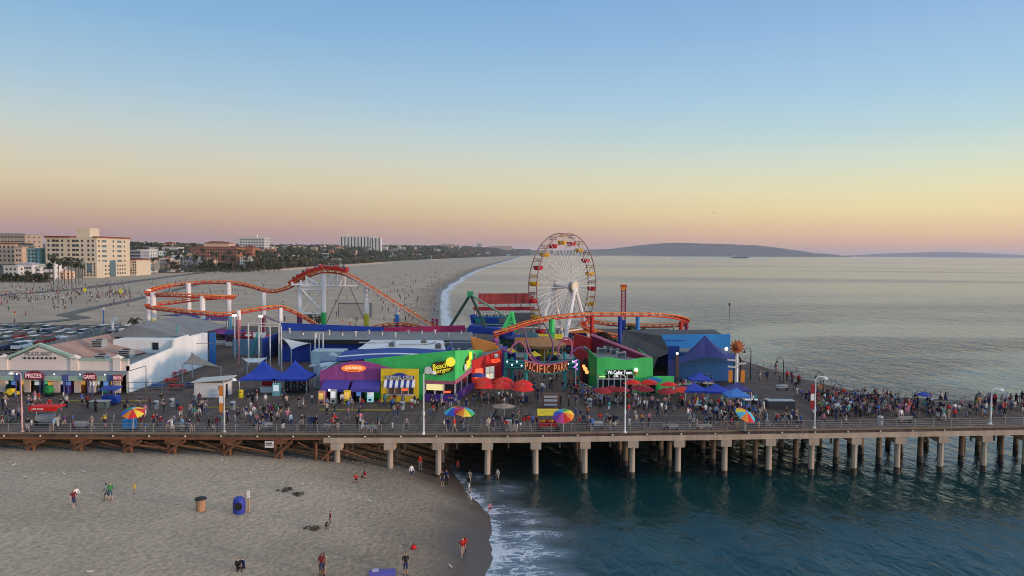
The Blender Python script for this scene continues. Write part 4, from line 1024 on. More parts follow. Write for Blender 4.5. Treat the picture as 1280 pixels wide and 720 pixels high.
# --- blue hall at the right end
Y9 = 121.0
t = thing('blue_hall', 'big sky blue hall with a dark pitched roof at the seaward end', 'building', (0, 0, D))
xa, xb = pxm(848, Y9), pxm(912, 126)
MB().box(xa, xb - .2, Y9, Y9 + .3, 0, 4.6).build('front_wall', SKYBD, t)
MB().prism([(pxm(836, 126), 126, 3.0), (xb, 126, 3.0), (xb, 126, 7.25), (pxm(826, 126), 126, 7.05)], (0, .3, 0)).build('upper_wall', SKYB, t)
MB().box(xb - .3, xb - .001, 126.31, 137, 0, 6.6).build('side_wall', SKYBD, t)
MB().box(pxm(834, Y9), xa - .02, Y9 - .5, Y9 - .2, 0, 5.8).build('corner_wall', NAVY, t)
dz = Vector((0, 0, D))
V1, V2, V3, V4, V5, V6 = [W(*q) - dz for q in ((779, 412.5, 138), (893, 412, 138), (906, 420, 126.5), (827, 420, 126.5), (838, 441, 121.6), (822, 447, 121.6))]
MB().add([V1, V2, V3, V4], [(0, 1, 2, 3)]).build('roof_slope', ROOFD, t)
MB().add([V1, V4, V5, V6], [(0, 1, 2, 3)]).build('roof_slope', ROOFD, t)
MB().add([V1, V6, (V6.x - .8, V6.y + 2, 0), (V1.x - 1, V1.y, 0)], [(0, 1, 2, 3)]).build('roof_slope', ROOFG, t)
MB().box(pxm(836, Y9), xb - .5, 121.31, 126, 4.62, 4.8).build('flat_roof', ROOFG, t)
for z in (3.1,): MB().box(xa, xb - .3, Y9 - .06, Y9 - .005, z, z + .12).build('wall_band', NAVY, t)
MB().box(pxm(830, 126), pxm(856, 126), 125.85, 125.95, 6.1, 6.2).build('pipe', NAVY, t)
MB().box(V1.x, V2.x, 138.02, 138.3, 0, V1.z - .05).build('rear_wall', BLUE, t)
# big dark blue marquee in front of it
DBL = mat('marquee_blue', (.028, .04, .17), .75, .25, .3)
t = thing('marquee', 'large dark navy marquee with a high peak before the blue hall', 'canopy tent', (0, 0, D))
pk = W(881, 419, 118.5); e = lambda px, py, Y: W(px, py, Y) - Vector((0, 0, D))
P = [e(848, 455, 114.5), e(918, 451, 114.5), e(926, 449, 122), e(838, 452, 122)]
pkz = Vector((pk.x, pk.y, pk.z - D)); vs = []; fs = []
for k in range(4):
    a, b_ = P[k], P[(k+1) % 4]; o = len(vs); n = 6
    for i in range(n + 1):
        for j in range(n + 1):
            u, v_ = i / n, j / n
            p = a.lerp(b_, v_).lerp(pkz, u); p.z -= 1.1 * math.sin(PI * u) * (1 - .5 * abs(2*v_ - 1)); p.z += .8 * math.sin(PI * v_) * (1 - u)
            vs.append(p)
    fs += [(o + i*(n+1)+j, o + i*(n+1)+j+1, o + (i+1)*(n+1)+j+1, o + (i+1)*(n+1)+j) for i in range(n) for j in range(n)]
MB().add(vs, fs).build('roof_cloth', DBL, t)
for p in P: MB().cyl((p.x, p.y, 0), (p.x, p.y, p.z), .12, n=8).build('pole', BLACK, t)
t = thing('tower_post', 'slim dark post with a white top in front of the navy marquee', 'post', (pxm(846, 112), 112, D))
MB().box(-.22, .22, -.22, .22, 0, 5.6).build('post', mat('post_brown', (.10, .06, .06)), t); MB().ball((0, 0, 5.75), .2, 8).build('lamp', WLAMP, t)
tag(MB().ball((0, 0, 0), .28, 8).build('flood_lamp', WLAMP, loc=W(908, 436, 119)), 'bright white flood lamp at the marquee corner', 'lamp')

# --- central halls behind the front row
t = thing('blue_hall', 'long royal blue hall with a grey sloped roof behind the shops', 'building', (0, 0, D))
Yb = 150.0
xa, xb, xc = pxm(352, Yb), pxm(480, Yb), pxm(590, Yb)
MB().xz([(xa, 0), (xc, 0), (xc, 4.6), (xa, 4.6)], Yb, Yb + .3).build('rear_wall', BLUE, t)
MB().xz([(xa, 4.61), (xb, 4.61), (xb, 5.6), (xa, 6.35)], Yb - .05, Yb + .35).build('parapet', BLUE, t)
MB().xz([(xb + .02, 4.61), (xc - 1.5, 4.61), (xc - 1.5, 6.1), (xb + .02, 5.5)], Yb - .06, Yb + .34).build('pink_parapet', MAG, t)
MB().add([(pxm(350, 138), 138, 4.4), (pxm(592, 138), 138, 4.4), (xc, Yb - .06, 4.75), (xa, Yb - .06, 4.75)], [(0, 1, 2, 3)]).build('roof', ROOFG, t)
MB().box(pxm(350, 138), pxm(592, 138), 138.01, 138.6, 3.6, 4.38).build('eaves', BLACK, t)
MB().box(pxm(352, 139), pxm(590, 139), 139, 139.3, 0, 3.6).build('front_wall', BLUE, t)
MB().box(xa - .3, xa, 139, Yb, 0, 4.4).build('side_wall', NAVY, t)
t = thing('flat_hall', 'low hall with a flat pale roof behind the green burger house', 'building', (0, 0, D))
MB().add([(pxm(447, 121), 121, 4.9), (pxm(557, 121), 121, 4.9), (pxm(554, 133), 133, 5.0), (pxm(464, 133), 133, 5.0)], [(0, 1, 2, 3)]).build('roof', ROOFL, t)
MB().box(pxm(440, 120), pxm(560, 120), 120.5, 120.9, 0, 4.85).build('front_wall', BLUE, t)
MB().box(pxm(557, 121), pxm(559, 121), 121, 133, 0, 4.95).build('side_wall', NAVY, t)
t = thing('blue_canopy_roof', 'curved navy and white striped roof just behind the purple shop', 'roof', (0, 0, D))
vs = []
for j, (yy, zz_) in enumerate(((112.2, 4.3), (114.4, 4.66), (115.1, 4.76), (118.5, 5.05), (120.2, 4.9))):
    for i in range(13):
        x = pxm(418, 112) + (pxm(565, 112) - pxm(418, 112)) * i / 12
        vs.append((x, yy, zz_ + .55 * math.sin(PI * i / 12) - .2))
fs = [(j*13+i, j*13+i+1, (j+1)*13+i+1, (j+1)*13+i) for j in range(4) for i in range(12)]
MB().add(vs, fs, [[0, 1, 0, 0][k // 12] for k in range(48)]).build('roof_sheet', [NAVY, ROOFL], t)
MB().box(pxm(418, 112), pxm(565, 112), 120.22, 120.4, 0, 4.5).build('support_wall', NAVY, t)
# pale blue ducts and sheds left of it
t = thing('plant_shed', 'pale blue boxy shed with rounded ducts behind the twin blue tents', 'shed', (0, 0, D))
MB().box(pxm(389, 128), pxm(429, 128), 128, 132, 1.3, 3.5).build('box', PALEB, t)
MB().box(pxm(386, 126), pxm(408, 126), 126, 127.9, 1.0, 1.25).build('ledge', PALEB, t)
MB().tube([(pxm(415, 126), 126, 2.8), (pxm(419, 125), 125, 2.6), (pxm(421, 122), 122, 2.2), (pxm(416, 118), 118, 2.0)], .9, 10).build('duct', PALEB, t)
MB().prism([(pxm(392, 113), 113, 0), (pxm(402, 110), 110, 0), (pxm(402, 110), 110, 3.6), (pxm(399, 112), 112, 3.8), (pxm(392, 113), 113, 3.2)], (1.6, 3, 0)).build('screen_wall', PALEB, t)
tag(MB().box(pxm(404, 116), pxm(440, 116), 114, 119, D, D + 3.95).build('back_shed', mat('slate_blue', (.14, .20, .30), .75)), 'slate blue back shed between the ducts and the purple shop', 'shed')
tag(MB().box(pxm(455, 121) , pxm(458, 121), 110, 120, D, D + 4.3).build('party_wall', NAVY), 'navy party wall beside the purple shop roof', 'wall')
for i, (px, py, z) in enumerate(((560, 438, 4.6), (570, 446, 4.6), (580, 450, 4.5), (590, 452, 4.4), (575, 456, 4.4))):
    ac_unit(px, py - 4, z, .65, f'roof machine on the dark burger house roof, {ORD[i]} from the tall green corner')
for i, (px, py) in enumerate(((490, 433), (530, 430), (548, 435))):
    ac_unit(px, py, 5.0, .55, ['small vent box at the left of the pale flat roof', 'small vent box in the middle of the pale flat roof', 'small vent box at the right of the pale flat roof'][i])
# orange fin, purple roof, teal dome
tag(MB().prism([W(588, 421, 128), W(620, 430, 122), W(622, 436, 122), W(598, 446, 122), W(592, 444, 124)], (.2, .5, 0)).build('orange_fin', ORAN), 'slanted orange wall panel behind the red house', 'wall panel')
tag(MB().prism([W(588, 447, 124), W(598, 447, 122), W(598, 492, 122), W(588, 480, 124)], (.2, .5, 0)).build('violet_block', VIOL), 'violet block under the orange wall panel', 'building')
tag(MB().box(pxm(602, 126), pxm(634, 126), 124, 130, D, D + 4.4).build('violet_shed', VIOL), 'violet flat-roofed shed left of the park gate', 'shed')
tag(MB().box(pxm(560, 140), pxm(592, 140), 136, 140, D, D + 4.2).build('slate_shed', mat('slate_panel', (.16, .18, .22), .8)), 'slate grey shed behind the orange wall panel', 'shed')
# ------------------------------------------------------------------ rides
TORA = mat('track_orange', (.78, .22, .035), .55, .2, .6)
TRED = mat('track_red', (.55, .06, .025), .55, .2, .6)
STUB = mat('hidden_grey', (.3, .3, .3))
def spline(P, per=10, closed=False):
    P = [Vector(p) for p in P]; out = []
    n = len(P)
    for i in range(n if closed else n - 1):
        g = lambda k: P[k % n] if closed else P[max(0, min(n - 1, k))]
        p0, p1, p2, p3 = g(i-1), g(i), g(i+1), g(i+2)
        for k in range(per):
            t = k / per
            out.append(.5*((2*p1) + (p2-p0)*t + (2*p0-5*p1+4*p2-p3)*t*t + (3*p1-p0-3*p2+p3)*t**3))
    if not closed: out.append(P[-1])
    return out
def track(t, pts, m1, m2, wd=.68, spine=True, walk=None):
    pts = [p - Vector((0, 0, 0)) for p in pts]
    Lf, Rt, Sp = [], [], []
    for i, p in enumerate(pts):
        d = (pts[min(i+1, len(pts)-1)] - pts[max(i-1, 0)]); d.z = 0; d.normalize()
        s = Vector((d.y, -d.x, 0))
        Lf.append(p - s*wd); Rt.append(p + s*wd); Sp.append(p - Vector((0, 0, .62)))
    MB().tube(Lf, .12, 6).build('rail', m1, t); MB().tube(Rt, .12, 6).build('rail', m1, t)
    if spine: MB().tube(Sp, .2, 7).build('spine', m2, t)
    mb = MB(); acc = 0; last = pts[0]
    for i, p in enumerate(pts):
        acc += (p - last).length; last = p
        if acc > 1.3:
            acc = 0
            mb.bar(Lf[i], Rt[i], .22); mb.bar(Lf[i], Sp[i], .16); mb.bar(Rt[i], Sp[i], .16)
    mb.build('ties', m2, t)
    if walk:
        mb = MB(); a, b_ = walk
        for i in range(a, b_ - 1):
            d = pts[i+1] - pts[i]; d.z = 0; d.normalize(); s = Vector((d.y, -d.x, 0))
            q0, q1 = Lf[i] - s*.25, Lf[i+1] - s*.25
            mb.add([q0, q1, q1 - s*.9, q0 - s*.9], [(0,1,2,3)])
        o = mb.build('catwalk', mat('catwalk', (.32, .31, .29)), t)
        MB().tube([Lf[i] - Vector((0,0,-1.1)) + (Vector((0, 1, 0))) for i in range(a, b_)], .05, 5).build('handrail', mat('handrail_pale', (.5, .47, .45)), o)
K = lambda *a: W(*a)
t = thing('roller_coaster', 'orange and red steel roller coaster track with lift hill and left hand helix', 'roller coaster')
main = spline([K(560,416,166), K(540,406,168), K(500,381.5,171), K(465,359.5,174), K(440,345,176), K(424,339,177), K(402,338,178), K(382,345,179), K(362,357,180), K(338,362.5,181), K(310,355.5,182), K(285,351.5,183), K(250,351.5,184), K(215,355,183), K(191,360.5,178), K(183.5,365,172), K(191,366.5,166), K(215,367,163), K(245,368,162), K(275,369.5,163), K(291,370,167), K(287,369.5,174), K(255,371.5,177), K(215,376.5,178), K(190,379.5,175), K(184,381.5,169), K(191,383,163), K(220,386.5,160), K(252,389.5,158), K(280,391,158), K(310,386.5,160), K(338,382.5,163), K(356,383.5,166), K(378,393.5,168), K(402,408,170), K(424,417,171), K(440,415,172), K(456,411.5,172), K(476,405.5,171), K(500,403.8,170), K(522,407,169), K(545,414,168), K(570,419,166)], 8)
track(t, main, TORA, TRED, walk=(3, 37))
COLW = mat('column_white', (.80, .76, .74), .6, .12)
def column_(px, ytop, Y, band, label, split=399, r=.52):
    x = pxm(px, Y); z = Z_(ytop, Y) - D - .5; zb = Z_(split, Y) - D
    o = thing('coaster_column', label, 'column', (x, Y, D), group='roller coaster columns')
    MB().cyl((0, 0, 0), (0, 0, zb), r, n=12).build('painted_base', band, o)
    MB().cyl((0, 0, zb + .002), (0, 0, z), r, n=12).build('shaft', COLW, o)
    return o
YB = mat('yellow_band', (.55, .47, .04)); BB = mat('blue_band', (.05, .22, .62)); CB = mat('cyan_band', (.06, .32, .50)); MBD = mat('maroon_band', (.25, .03, .08)); PB = mat('plum_band', (.12, .04, .10)); GB = mat('green_band', (.03, .42, .10))
cols = [(187, 362, 174, MATS['aged_white'], 404, 'white coaster column at the far left turn'), (193, 366, 164.5, YB, 402, 'yellow-based coaster column at the near left turn'), (237, 354, 183, YB, 399, 'coaster column under the far left run behind the yellow one'), (254, 370, 162.3, BB, 401, 'blue-based coaster column under the near left run'), (287, 353, 182.5, CB, 398, 'tall cyan-based coaster column right of the helix'), (299, 387.5, 158.5, mat('pink_band', (.5, .2, .22)), 402, 'short pink-based coaster column under the low left run'), (330, 365, 181, MBD, 396, 'maroon-based coaster column at the dip before the hill'), (351, 384, 165, MATS['aged_white'], 403, 'plain white short coaster column by the blue hall parapet'), (375, 352, 179.5, PB, 394, 'plum-based coaster column under the start of the hill'), (405, 341, 178, GB, 392, 'green-based coaster column under the top of the hill'), (458, 358, 174.5, YB, 393, 'yellow-based coaster column under the lift slope'), (496.5, 383, 171, BB, 394, 'short blue-based coaster column low under the lift slope')]
for px, yt, Y, b_, sp_, lb in cols: column_(px, yt, Y, b_, lb, sp_, .62 if yt < 380 else .5)
t = thing('coaster_support', 'white truss and crossed braces under the top of the coaster hill', 'truss', (0, 0, 0))
q = lambda px, y, Y=178.5: K(px, y, Y)
TW = COLW
MB().tube([q(376, 358), q(405, 357.5), q(446, 357.5)], .28, 6).build('chord', TW, t)
mb = MB()
for a, b_ in (((383, 358), (383, 345)), ((383, 347), (398, 356)), ((412, 357), (412, 342)), ((414, 356), (421, 344)), ((421, 357), (421, 343)), ((424, 356), (431, 345)), ((431, 357), (431, 345)), ((376, 358), (376, 350)), ((365, 356), (390, 356)), ((365, 352), (365, 357)), ((390, 352), (390, 357))):
    MB().bar(q(*a), q(*b_), .42).build('truss_member', TW, t)
mb = MB()
for a, b_ in (((377, 362), (403, 390)), ((403, 362), (377, 390)), ((377, 362), (405, 362)), ((377, 392), (405, 392))): mb.bar(q(*a), q(*b_), .34)
mb.build('cross_brace', TW, t)
mb = MB()
for a, b_ in (((429, 358), (408, 404)), ((437, 358), (457, 404))): mb.bar(q(*a), q(*b_), .14)
mb.build('guy_brace', mat('brace_dark', (.12, .11, .11)), t)
for px, Y in ((541, 170), (546, 169)):
    tag(MB().cyl((0, 0, 0), (0, 0, Z_(399, Y) - D), .35, n=8).build('coaster_post', MAG, loc=(pxm(px, Y), Y, D)), ['short maroon post left under the foot of the lift', 'short maroon post right under the foot of the lift'][px > 543], 'post')
# the train on the hill
CARR = mat('train_red', (.5, .025, .02), .4, .15); CARY = mat('train_yellow', (.7, .45, .03), .5)
t = thing('coaster_train', 'red and yellow five-car coaster train cresting the hill', 'coaster train')
train_seats = []
for k, px in enumerate((426, 412, 397, 383, 369)):
    i = min(range(80), key=lambda j: abs(proj(main[j])[0] - px))
    p = main[i]; d = (main[i+1] - main[i-1]).normalized()
    a = math.atan2(d.y, d.x); pt = -math.asin(d.z)
    M = Matrix.Rotation(a, 3, 'Z') @ Matrix.Rotation(pt, 3, 'Y')
    mb = MB().xz([(-1.5, .15), (1.5, .15), (1.6, .75), (1.2, 1.0), (-1.1, .9), (-1.5, 1.35), (-1.6, .5)], -.75, .75)
    mb.v = [tuple(p + M @ Vector(v)) for v in mb.v]
    c_ = mb.build('car', CARR, t)
    m2 = MB().box(-1.2, 1.2, -.68, .68, .35, .5); m2.v = [tuple(p + M @ Vector(v)) for v in m2.v]; m2.build('stripe', CARY, c_)
    m3 = MB()
    for wx in (-.9, .9):
        for wy in (-.7, .7): m3.cyl((wx, wy - .08, .12), (wx, wy + .08, .12), .16, n=8)
    m3.v = [tuple(p + M @ Vector(v)) for v in m3.v]; m3.build('wheel', BLACK, c_)
    for sx in (-.6, .5): train_seats.append((p + M @ Vector((sx, -.3, .45)), a)); train_seats.append((p + M @ Vector((sx, .3, .45)), a))

t = thing('roller_coaster', 'orange coaster loop sweeping before the wheel with a red spiral at its right', 'roller coaster')
loop = spline([K(617,416,137), K(640,408.5,138), K(665,400.5,140), K(700,394,143), K(740,391.3,146), K(790,391,150), K(830,392.5,154), K(850,396,158), K(858,400,163), K(852,404,168), K(825,405.5,170), K(790,405,171), K(760,403,171), K(738,400,168), K(729,404,162), K(735,410,157), K(755,415,156), K(776,419.5,158), K(800,423,160)], 8)
track(t, loop, TORA, TRED)
for px, yt, Y, m, lb in ((620, 415, 137.5, ORAN, 'orange coaster post beside the navy mast'), (689, 396, 142, GREEN, 'bright green coaster column before the wheel'), (739, 392, 145, REDP, 'red coaster column at the right foot of the wheel'), (774, 391.5, 149, BLUE, 'royal blue coaster column by the drop tower'), (796, 392, 151, SKYB, 'sky blue coaster column right of the drop tower'), (850, 398, 157, REDP, 'red coaster column at the right end of the loop'), (857, 399, 163, MBD, 'maroon coaster column at the right end of the loop'), (842, 405, 168, GREENT, 'pale green coaster column behind the dark roof')):
    tag(MB().cyl((0, 0, 0), (0, 0, Z_(yt, Y) - D - .4), .42 if px != 689 else .6, n=10).build('coaster_column', m, loc=(pxm(px, Y), Y, D)), lb, 'column', 'roller coaster columns')
t = thing('navy_mast', 'navy blue scroll-topped mast left of the park gate', 'mast', (pxm(619, 131), 131, D))
MB().cyl((0, 0, 0), (0, 0, 4.8), .45, .35, n=10).build('shaft', BLUE, t); MB().ball((0, 0, 5.2), .6, 8).build('finial', PURP, t)

# --- big wheel
WY = 165.0
hub = W(705, 358, WY); RW = 66 / F * WY
t = thing('ferris_wheel', 'giant white-spoked ferris wheel with red and yellow gondolas', 'ferris wheel', (hub.x, hub.y, D))
HZ = hub.z - D
TH = rad(52)
hv = Vector((math.cos(TH), math.sin(TH), 0)); nv = Vector((math.sin(TH), -math.cos(TH), 0))
def wp(a, r, off): return Vector((0, 0, HZ)) + hv * (r * math.cos(a)) + Vector((0, 0, r * math.sin(a))) + nv * off
RIMM = mat('rim_maroon', (.30, .18, .17), .6, .2); SPK = mat('spoke_white', (.70, .66, .64), .5, .1)
HW = 1.05
for off in (-HW, HW):
    r_ = MB().tube([wp(2*PI*k/80, RW, off) for k in range(80)], .13, 6, closed=True).build('rim', RIMM, t)
    MB().tube([wp(2*PI*k/80, RW * .80, off), ] if False else [wp(2*PI*k/80, RW * .79, off) for k in range(80)], .045, 5, closed=True).build('inner_ring', SPK, r_)
for off, lab in ((-HW, 0), (HW, 0)):
    mb = MB()
    for k in range(40):
        a = 2*PI*k/40
        mb.cyl(wp(a, .5, off * 1.9), wp(a, RW, off), .05, n=4, caps=False)
    mb.build('spokes', SPK, t)
mb = MB()
for k in range(40):
    a = 2*PI*(k + .5)/40
    if k % 2 == 0: mb.cyl(wp(a, RW, -HW), wp(a, RW, HW), .1, n=5)
mb.build('rim_struts', RIMM, t)
MB().cyl(wp(0, 0, -2.6), wp(0, 0, 2.6), .55, n=14).build('axle', SPK, t)
for off in (-2.0, 2.0): MB().cyl(wp(0, 0, off - .12), wp(0, 0, off + .12), 1.1, n=20).build('hub_flange', METAL, t)
MB().cyl(wp(0, 0, 2.6), wp(0, 0, 3.1), 1.25, n=18).build('hub_cap', mat('hub_cream', (.72, .62, .45)), t)
for off in (-3.0, 3.0):
    for s_ in (-1, 1):
        p1 = Vector((0, 0, 0)) + hv * (s_ * 5.6) + nv * (off * 1.25)
        MB().cyl(p1, wp(0, 0, off) + Vector((0, 0, -.2)),   .46, .4, n=8).build('leg', COLW, t)
    MB().cyl(Vector((0, 0, 4)) + hv * -3.9 + nv * (off * 1.17), Vector((0, 0, 4)) + hv * 3.9 + nv * (off * 1.17), .16, n=6).build('leg_tie', COLW, t)
GR, GY = mat('gondola_red', (.48, .02, .03), .5, .15), mat('gondola_yellow', (.68, .36, .02), .5, .15)
gm = {}
for k in range(20):
    a = 2*PI*(k + .25)/20
    col = GY if k % 2 else GR
    if k % 2 not in gm:
        g = MB().lathe([(.25, -2.35), (.75, -2.3), (1.0, -1.9), (1.08, -1.45), (.98, -1.4), (.9, -1.75), (.4, -2.1)], n=14).build('gondola', col, t, smooth=False)
        c_ = MB().lathe([(.02, -.15), (.55, -.22), (1.02, -.42), (1.0, -.47), (.1, -.38)], n=14).build('canopy', RIMM if k % 2 == 0 else mat('canopy_gold', (.45, .25, .05)), g)
        mb = MB()
        for q_ in range(4): mb.cyl((.7*math.cos(q_*PI/2), .7*math.sin(q_*PI/2), -1.5), (.7*math.cos(q_*PI/2), .7*math.sin(q_*PI/2), -.4), .035, n=5)
        mb.cyl((0, 0, -.3), (0, 0, .05), .06, n=6); pl_ = mb.build('post', METAL, g)
        gm[k % 2] = (g.data, c_.data, pl_.data)
    else:
        d_ = gm[k % 2]; g = link('gondola', d_[0], t); link('canopy', d_[1], g); link('post', d_[2], g)
    g.location = wp(a, RW * .985, 0)
GREYD = mat('platform_grey', (.2, .2, .21))
MB().box(-5, 5, -5, 5, 0, .6).build('platform', GREYD, t)

# --- swinging ship ride with green A-frames, red slatted pavilion behind
GA = mat('ship_green', (.03, .30, .12), .55, .2); GAD = mat('ship_dark_green', (.035, .075, .05), .6)
t = thing('ship_ride_frame', 'green A-frame of the swinging ship ride, dark legs and green apex', 'ride')
ap = K(588, 368, 160)
for a in ((563, 408, 160), (608, 411, 156)): MB().cyl(ap, K(*a), .32, n=8).build('leg', GAD, t)
MB().cyl(ap, K(633, 396, 152), .22, n=8).build('beam', mat('ship_pale_green', (.22, .38, .26)), t)
MB().cyl(K(592, 372, 161), K(597, 396, 163), .14, n=6).build('brace', METAL, t)
MB().obox(ap, (1.3, 1.0, 1.3)).build('apex', GA, t)
a2_ = K(640, 391, 150)
MB().cyl(a2_, K(629, 413, 146), .45, n=8).build('leg', GREEN, t); MB().cyl(a2_, K(645, 413, 144), .35, n=8).build('leg', GREEN, t)
mb = MB()
for k in range(6): mb.obox(Vector(K(632 + k * 1.6, 412 - k * 3.6, 147 + k * .5)), (1.3, .5, .35), .3, ry=.6)
mb.build('scales', GREEN, t)
t = thing('ship_hull', 'blue swinging ship hull with panelled sides and riders aboard', 'ride')
def hp2(px, y, Y): return Vector(K(px, y, Y))
HB = mat('hull_teal_blue', (.03, .15, .34), .6, .25)
MB().prism([hp2(590, 396, 163), hp2(640, 397, 160), hp2(640, 409, 160), hp2(598, 408, 163)], (.6, 3.2, 0)).build('hull', HB, t)
MB().prism([hp2(587, 394, 163), hp2(590.5, 394, 163), hp2(594, 408, 163), hp2(590, 408, 163)], (.6, 3.3, 0)).build('prow', BLUE, t)
MB().prism([hp2(590, 404.5, 162.9), hp2(640, 405.5, 159.9), hp2(640, 406.3, 159.9), hp2(591, 405.4, 162.9)], (-.02, -.15, 0)).build('stripe', OFFW, t)
for k in range(3):
    x0 = 594 + k * 15; MB().prism([hp2(x0, 397.5, 162.8 - k*.9), hp2(x0 + 12, 397.7, 162.2 - k*.9), hp2(x0 + 12, 403.5, 162.2 - k*.9), hp2(x0, 403.2, 162.8 - k*.9)], (-.02, -.12, 0)).build('panel', [TEAL, BLUE, GREYD][k], t)
ship_seats = [(hp2(596 + 4.2 * k, 396.2, 164), 0) for k in range(11)]
tag(MB().prism([hp2(586, 407, 158), hp2(640, 413, 150), hp2(640, 420, 150), hp2(583, 416, 158)], (.4, 3, 0)).build('ride_fence', BLUE), 'royal blue ride platform wall below the ship hull', 'wall')
t = thing('ride_pavilion', 'open pavilion with a red slatted roof panel left of the wheel', 'pavilion')
RSL = planks('red_slats', (.30, .035, .03), .55, 'x', .5, .7, .25)
p_ = [hp2(598, 367.5, 168), hp2(668, 367, 168), hp2(668, 379.5, 166), hp2(598, 380, 166)]
MB().prism(p_, (0, .35, .1)).build('slatted_panel', RSL, t)
MB().prism([hp2(591.5, 384, 166), hp2(668, 383.5, 166), hp2(668, 388, 166), hp2(592, 388.3, 166)], (0, .5, 0)).build('beam', CRIM, t)
for px in (594, 620, 648, 667):
    MB().cyl(hp2(px, 384, 166.2), hp2(px, 422, 166.2), .16, n=6).build('post', METAL, t)
mb = MB()
for px in (605, 620, 636, 651, 663): mb.cyl(hp2(px, 379, 166.3), hp2(px, 385, 166.3), .1, n=6)
mb.build('hanger', REDP, t)
MB().prism([hp2(640, 392, 163), hp2(668, 392, 163), hp2(672, 408, 160), hp2(636, 410, 160)], (0, .5, .2)).build('awning', ROOFD, t)

# --- drop tower
t = thing('drop_tower', 'slim maroon lattice drop tower with an orange cap', 'tower', (pxm(778, 170), 170, D))
H_ = Z_(361, 170) - D
mb = MB()
for sx in (-.45, .45):
    for sy in (-.45, .45): mb.bar((sx, sy, 0), (sx, sy, H_), .16)
mb.build('mast', MBD, t)
mb = MB()
for k in range(18):
    z = H_ * k / 18
    for sy in (-.45, .45): mb.bar((-.45, sy, z), (.45, sy, z + H_/18), .09)
    for sx in (-.45, .45): mb.bar((sx, -.45, z + H_/18), (sx, .45, z), .09)
mb.build('lattice', mat('lattice_pink', (.45, .16, .16)), t)
MB().box(-.6, .6, -.6, .6, H_, H_ + .7).build('cap', ORAN, t); MB().box(-.7, .7, -.7, .7, H_ + .7, H_ + 1.15).build('cap_band', TRED, t)
MB().box(-.5, .5, -.62, -.46, 0, H_ * .45).build('blue_panel', BLUE, t)

# --- park gate with hanging letters
t = thing('park_gate', 'teal trussed park gate with looping tubes and orange hanging letters', 'gate', (0, 0, D))
GYY = 112.5
def gp(px, y, Y=GYY): p = W(px, y, Y); return Vector((p.x, p.y, p.z - D))
for px, yt, Y in ((632, 441, 116), (640, 447, 119), (657.5, 443, 112.5), (706, 441, 112.5), (719, 446, 118), (723.5, 450, 115.5)):
    p = gp(px, yt, Y); MB().cyl((p.x, p.y, 0), p, .32, .26, n=10).build('column', TEAL, t)
mb = MB()
for Y, a, b_ in ((115.5, 632, 657.5), (115.5, 706, 723.5)):
    for y in (455, 460):
        mb.bar(gp(a, y, Y), gp(b_, y, Y - 1), .28)
    for k in range(6):
        u, v_ = a + (b_ - a) * k / 6, a + (b_ - a) * (k + 1) / 6
        mb.bar(gp(u, 460, Y - .3), gp(v_, 455, Y - .4), .16)
mb.build('truss', TEAL, t)
for y in (450, 455): MB().tube([gp(632 + (723.5 - 632) * k / 12, y + 3 * math.sin(PI * k / 12), 118) for k in range(13)], .2, 6).build('rear_beam', TEAL, t)
LT = lit('gate_letter', (.85, .32, .15), .22); LB_ = mat('letter_back', (.22, .06, .03))
word = 'PACIFIC PARK'
cur = lambda px: 456.5 + 5.0 * math.sin(PI * min(1, max(0, (px - 655) / 56)))
MB().tube([gp(655 + 56 * k / 14, cur(655 + 56 * k / 14) - 5.8, 112.1) for k in range(15)], .17, 6).build('sign_arc', PINK, t)
MB().tube([gp(655 + 56 * k / 14, cur(655 + 56 * k / 14) + 5.8, 112.1) for k in range(15)], .12, 6).build('sign_arc', TEAL, t)
for i, ch in enumerate(word):
    if ch == ' ': continue
    px = 658.2 + i * 4.5; p = gp(px, cur(px), 112.0)
    mb = MB(); put_text(mb, ch, (p.x, p.y - .1, p.z), .48 if ch != 'I' else .2, 1.2, extrude=.12); mb.build('letter', LT, t)
bkp = MB()
for k in range(14):
    x0, x1 = 656 + 54 * k / 14, 656 + 54 * (k + 1) / 14
    bkp.add([gp(x0, cur(x0) + 5.4, 112.25), gp(x1, cur(x1) + 5.4, 112.25), gp(x1, cur(x1) - 5.4, 112.25), gp(x0, cur(x0) - 5.4, 112.25)], [(0, 1, 2, 3)])
bkp.build('sign_back', LB_, t)
PT = mat('pink_tube', (.42, .12, .22), .5); PU = mat('plum_tube', (.18, .07, .20), .5)
for pts, m in (([(638, 442), (640, 434), (645, 429), (651, 428), (656, 433), (660, 442), (666, 450), (675, 455)], PT), ([(652, 410), (656, 415), (659, 428), (663, 440), (669, 449), (676, 454)], PU), ([(698, 448), (698, 436), (702, 426), (708, 422.5), (713, 426), (715, 436), (713, 446)], PT), ([(683, 454), (690, 445), (691, 430), (688, 420), (684, 415)], PU), ([(716, 440), (722, 435), (730, 434.5), (736, 437)], PU), ([(620, 430), (630, 437), (640, 442)], PU)):
    P = spline([gp(a, b_, 113.5) for a, b_ in pts], 6); MB().tube(P, .15, 6).build('loop_tube', m, t)
# light bulbs along trusses
for i, (px, y) in enumerate(((634, 452), (640, 456), (646, 452), (652, 457), (710, 455), (716, 452), (721, 456))):
    MB().ball(gp(px, y, 113.8), .13, 6).build('bulb', WLAMP, t)
t = thing('park_totem', 'slim pole wrapped in pink neon beside the gate letters', 'pole', (pxm(720, 111), 111.5, D))
MB().cyl((0, 0, 0), (0, 0, 4.6), .1, n=8).build('pole', OFFW, t); MB().tube([(.3 * math.cos(k * .9), .3 * math.sin(k * .9), 3.2 + k * .12) for k in range(14)], .07, 5).build('neon', lit('violet_neon', (.75, .25, 1), 1.2), t)

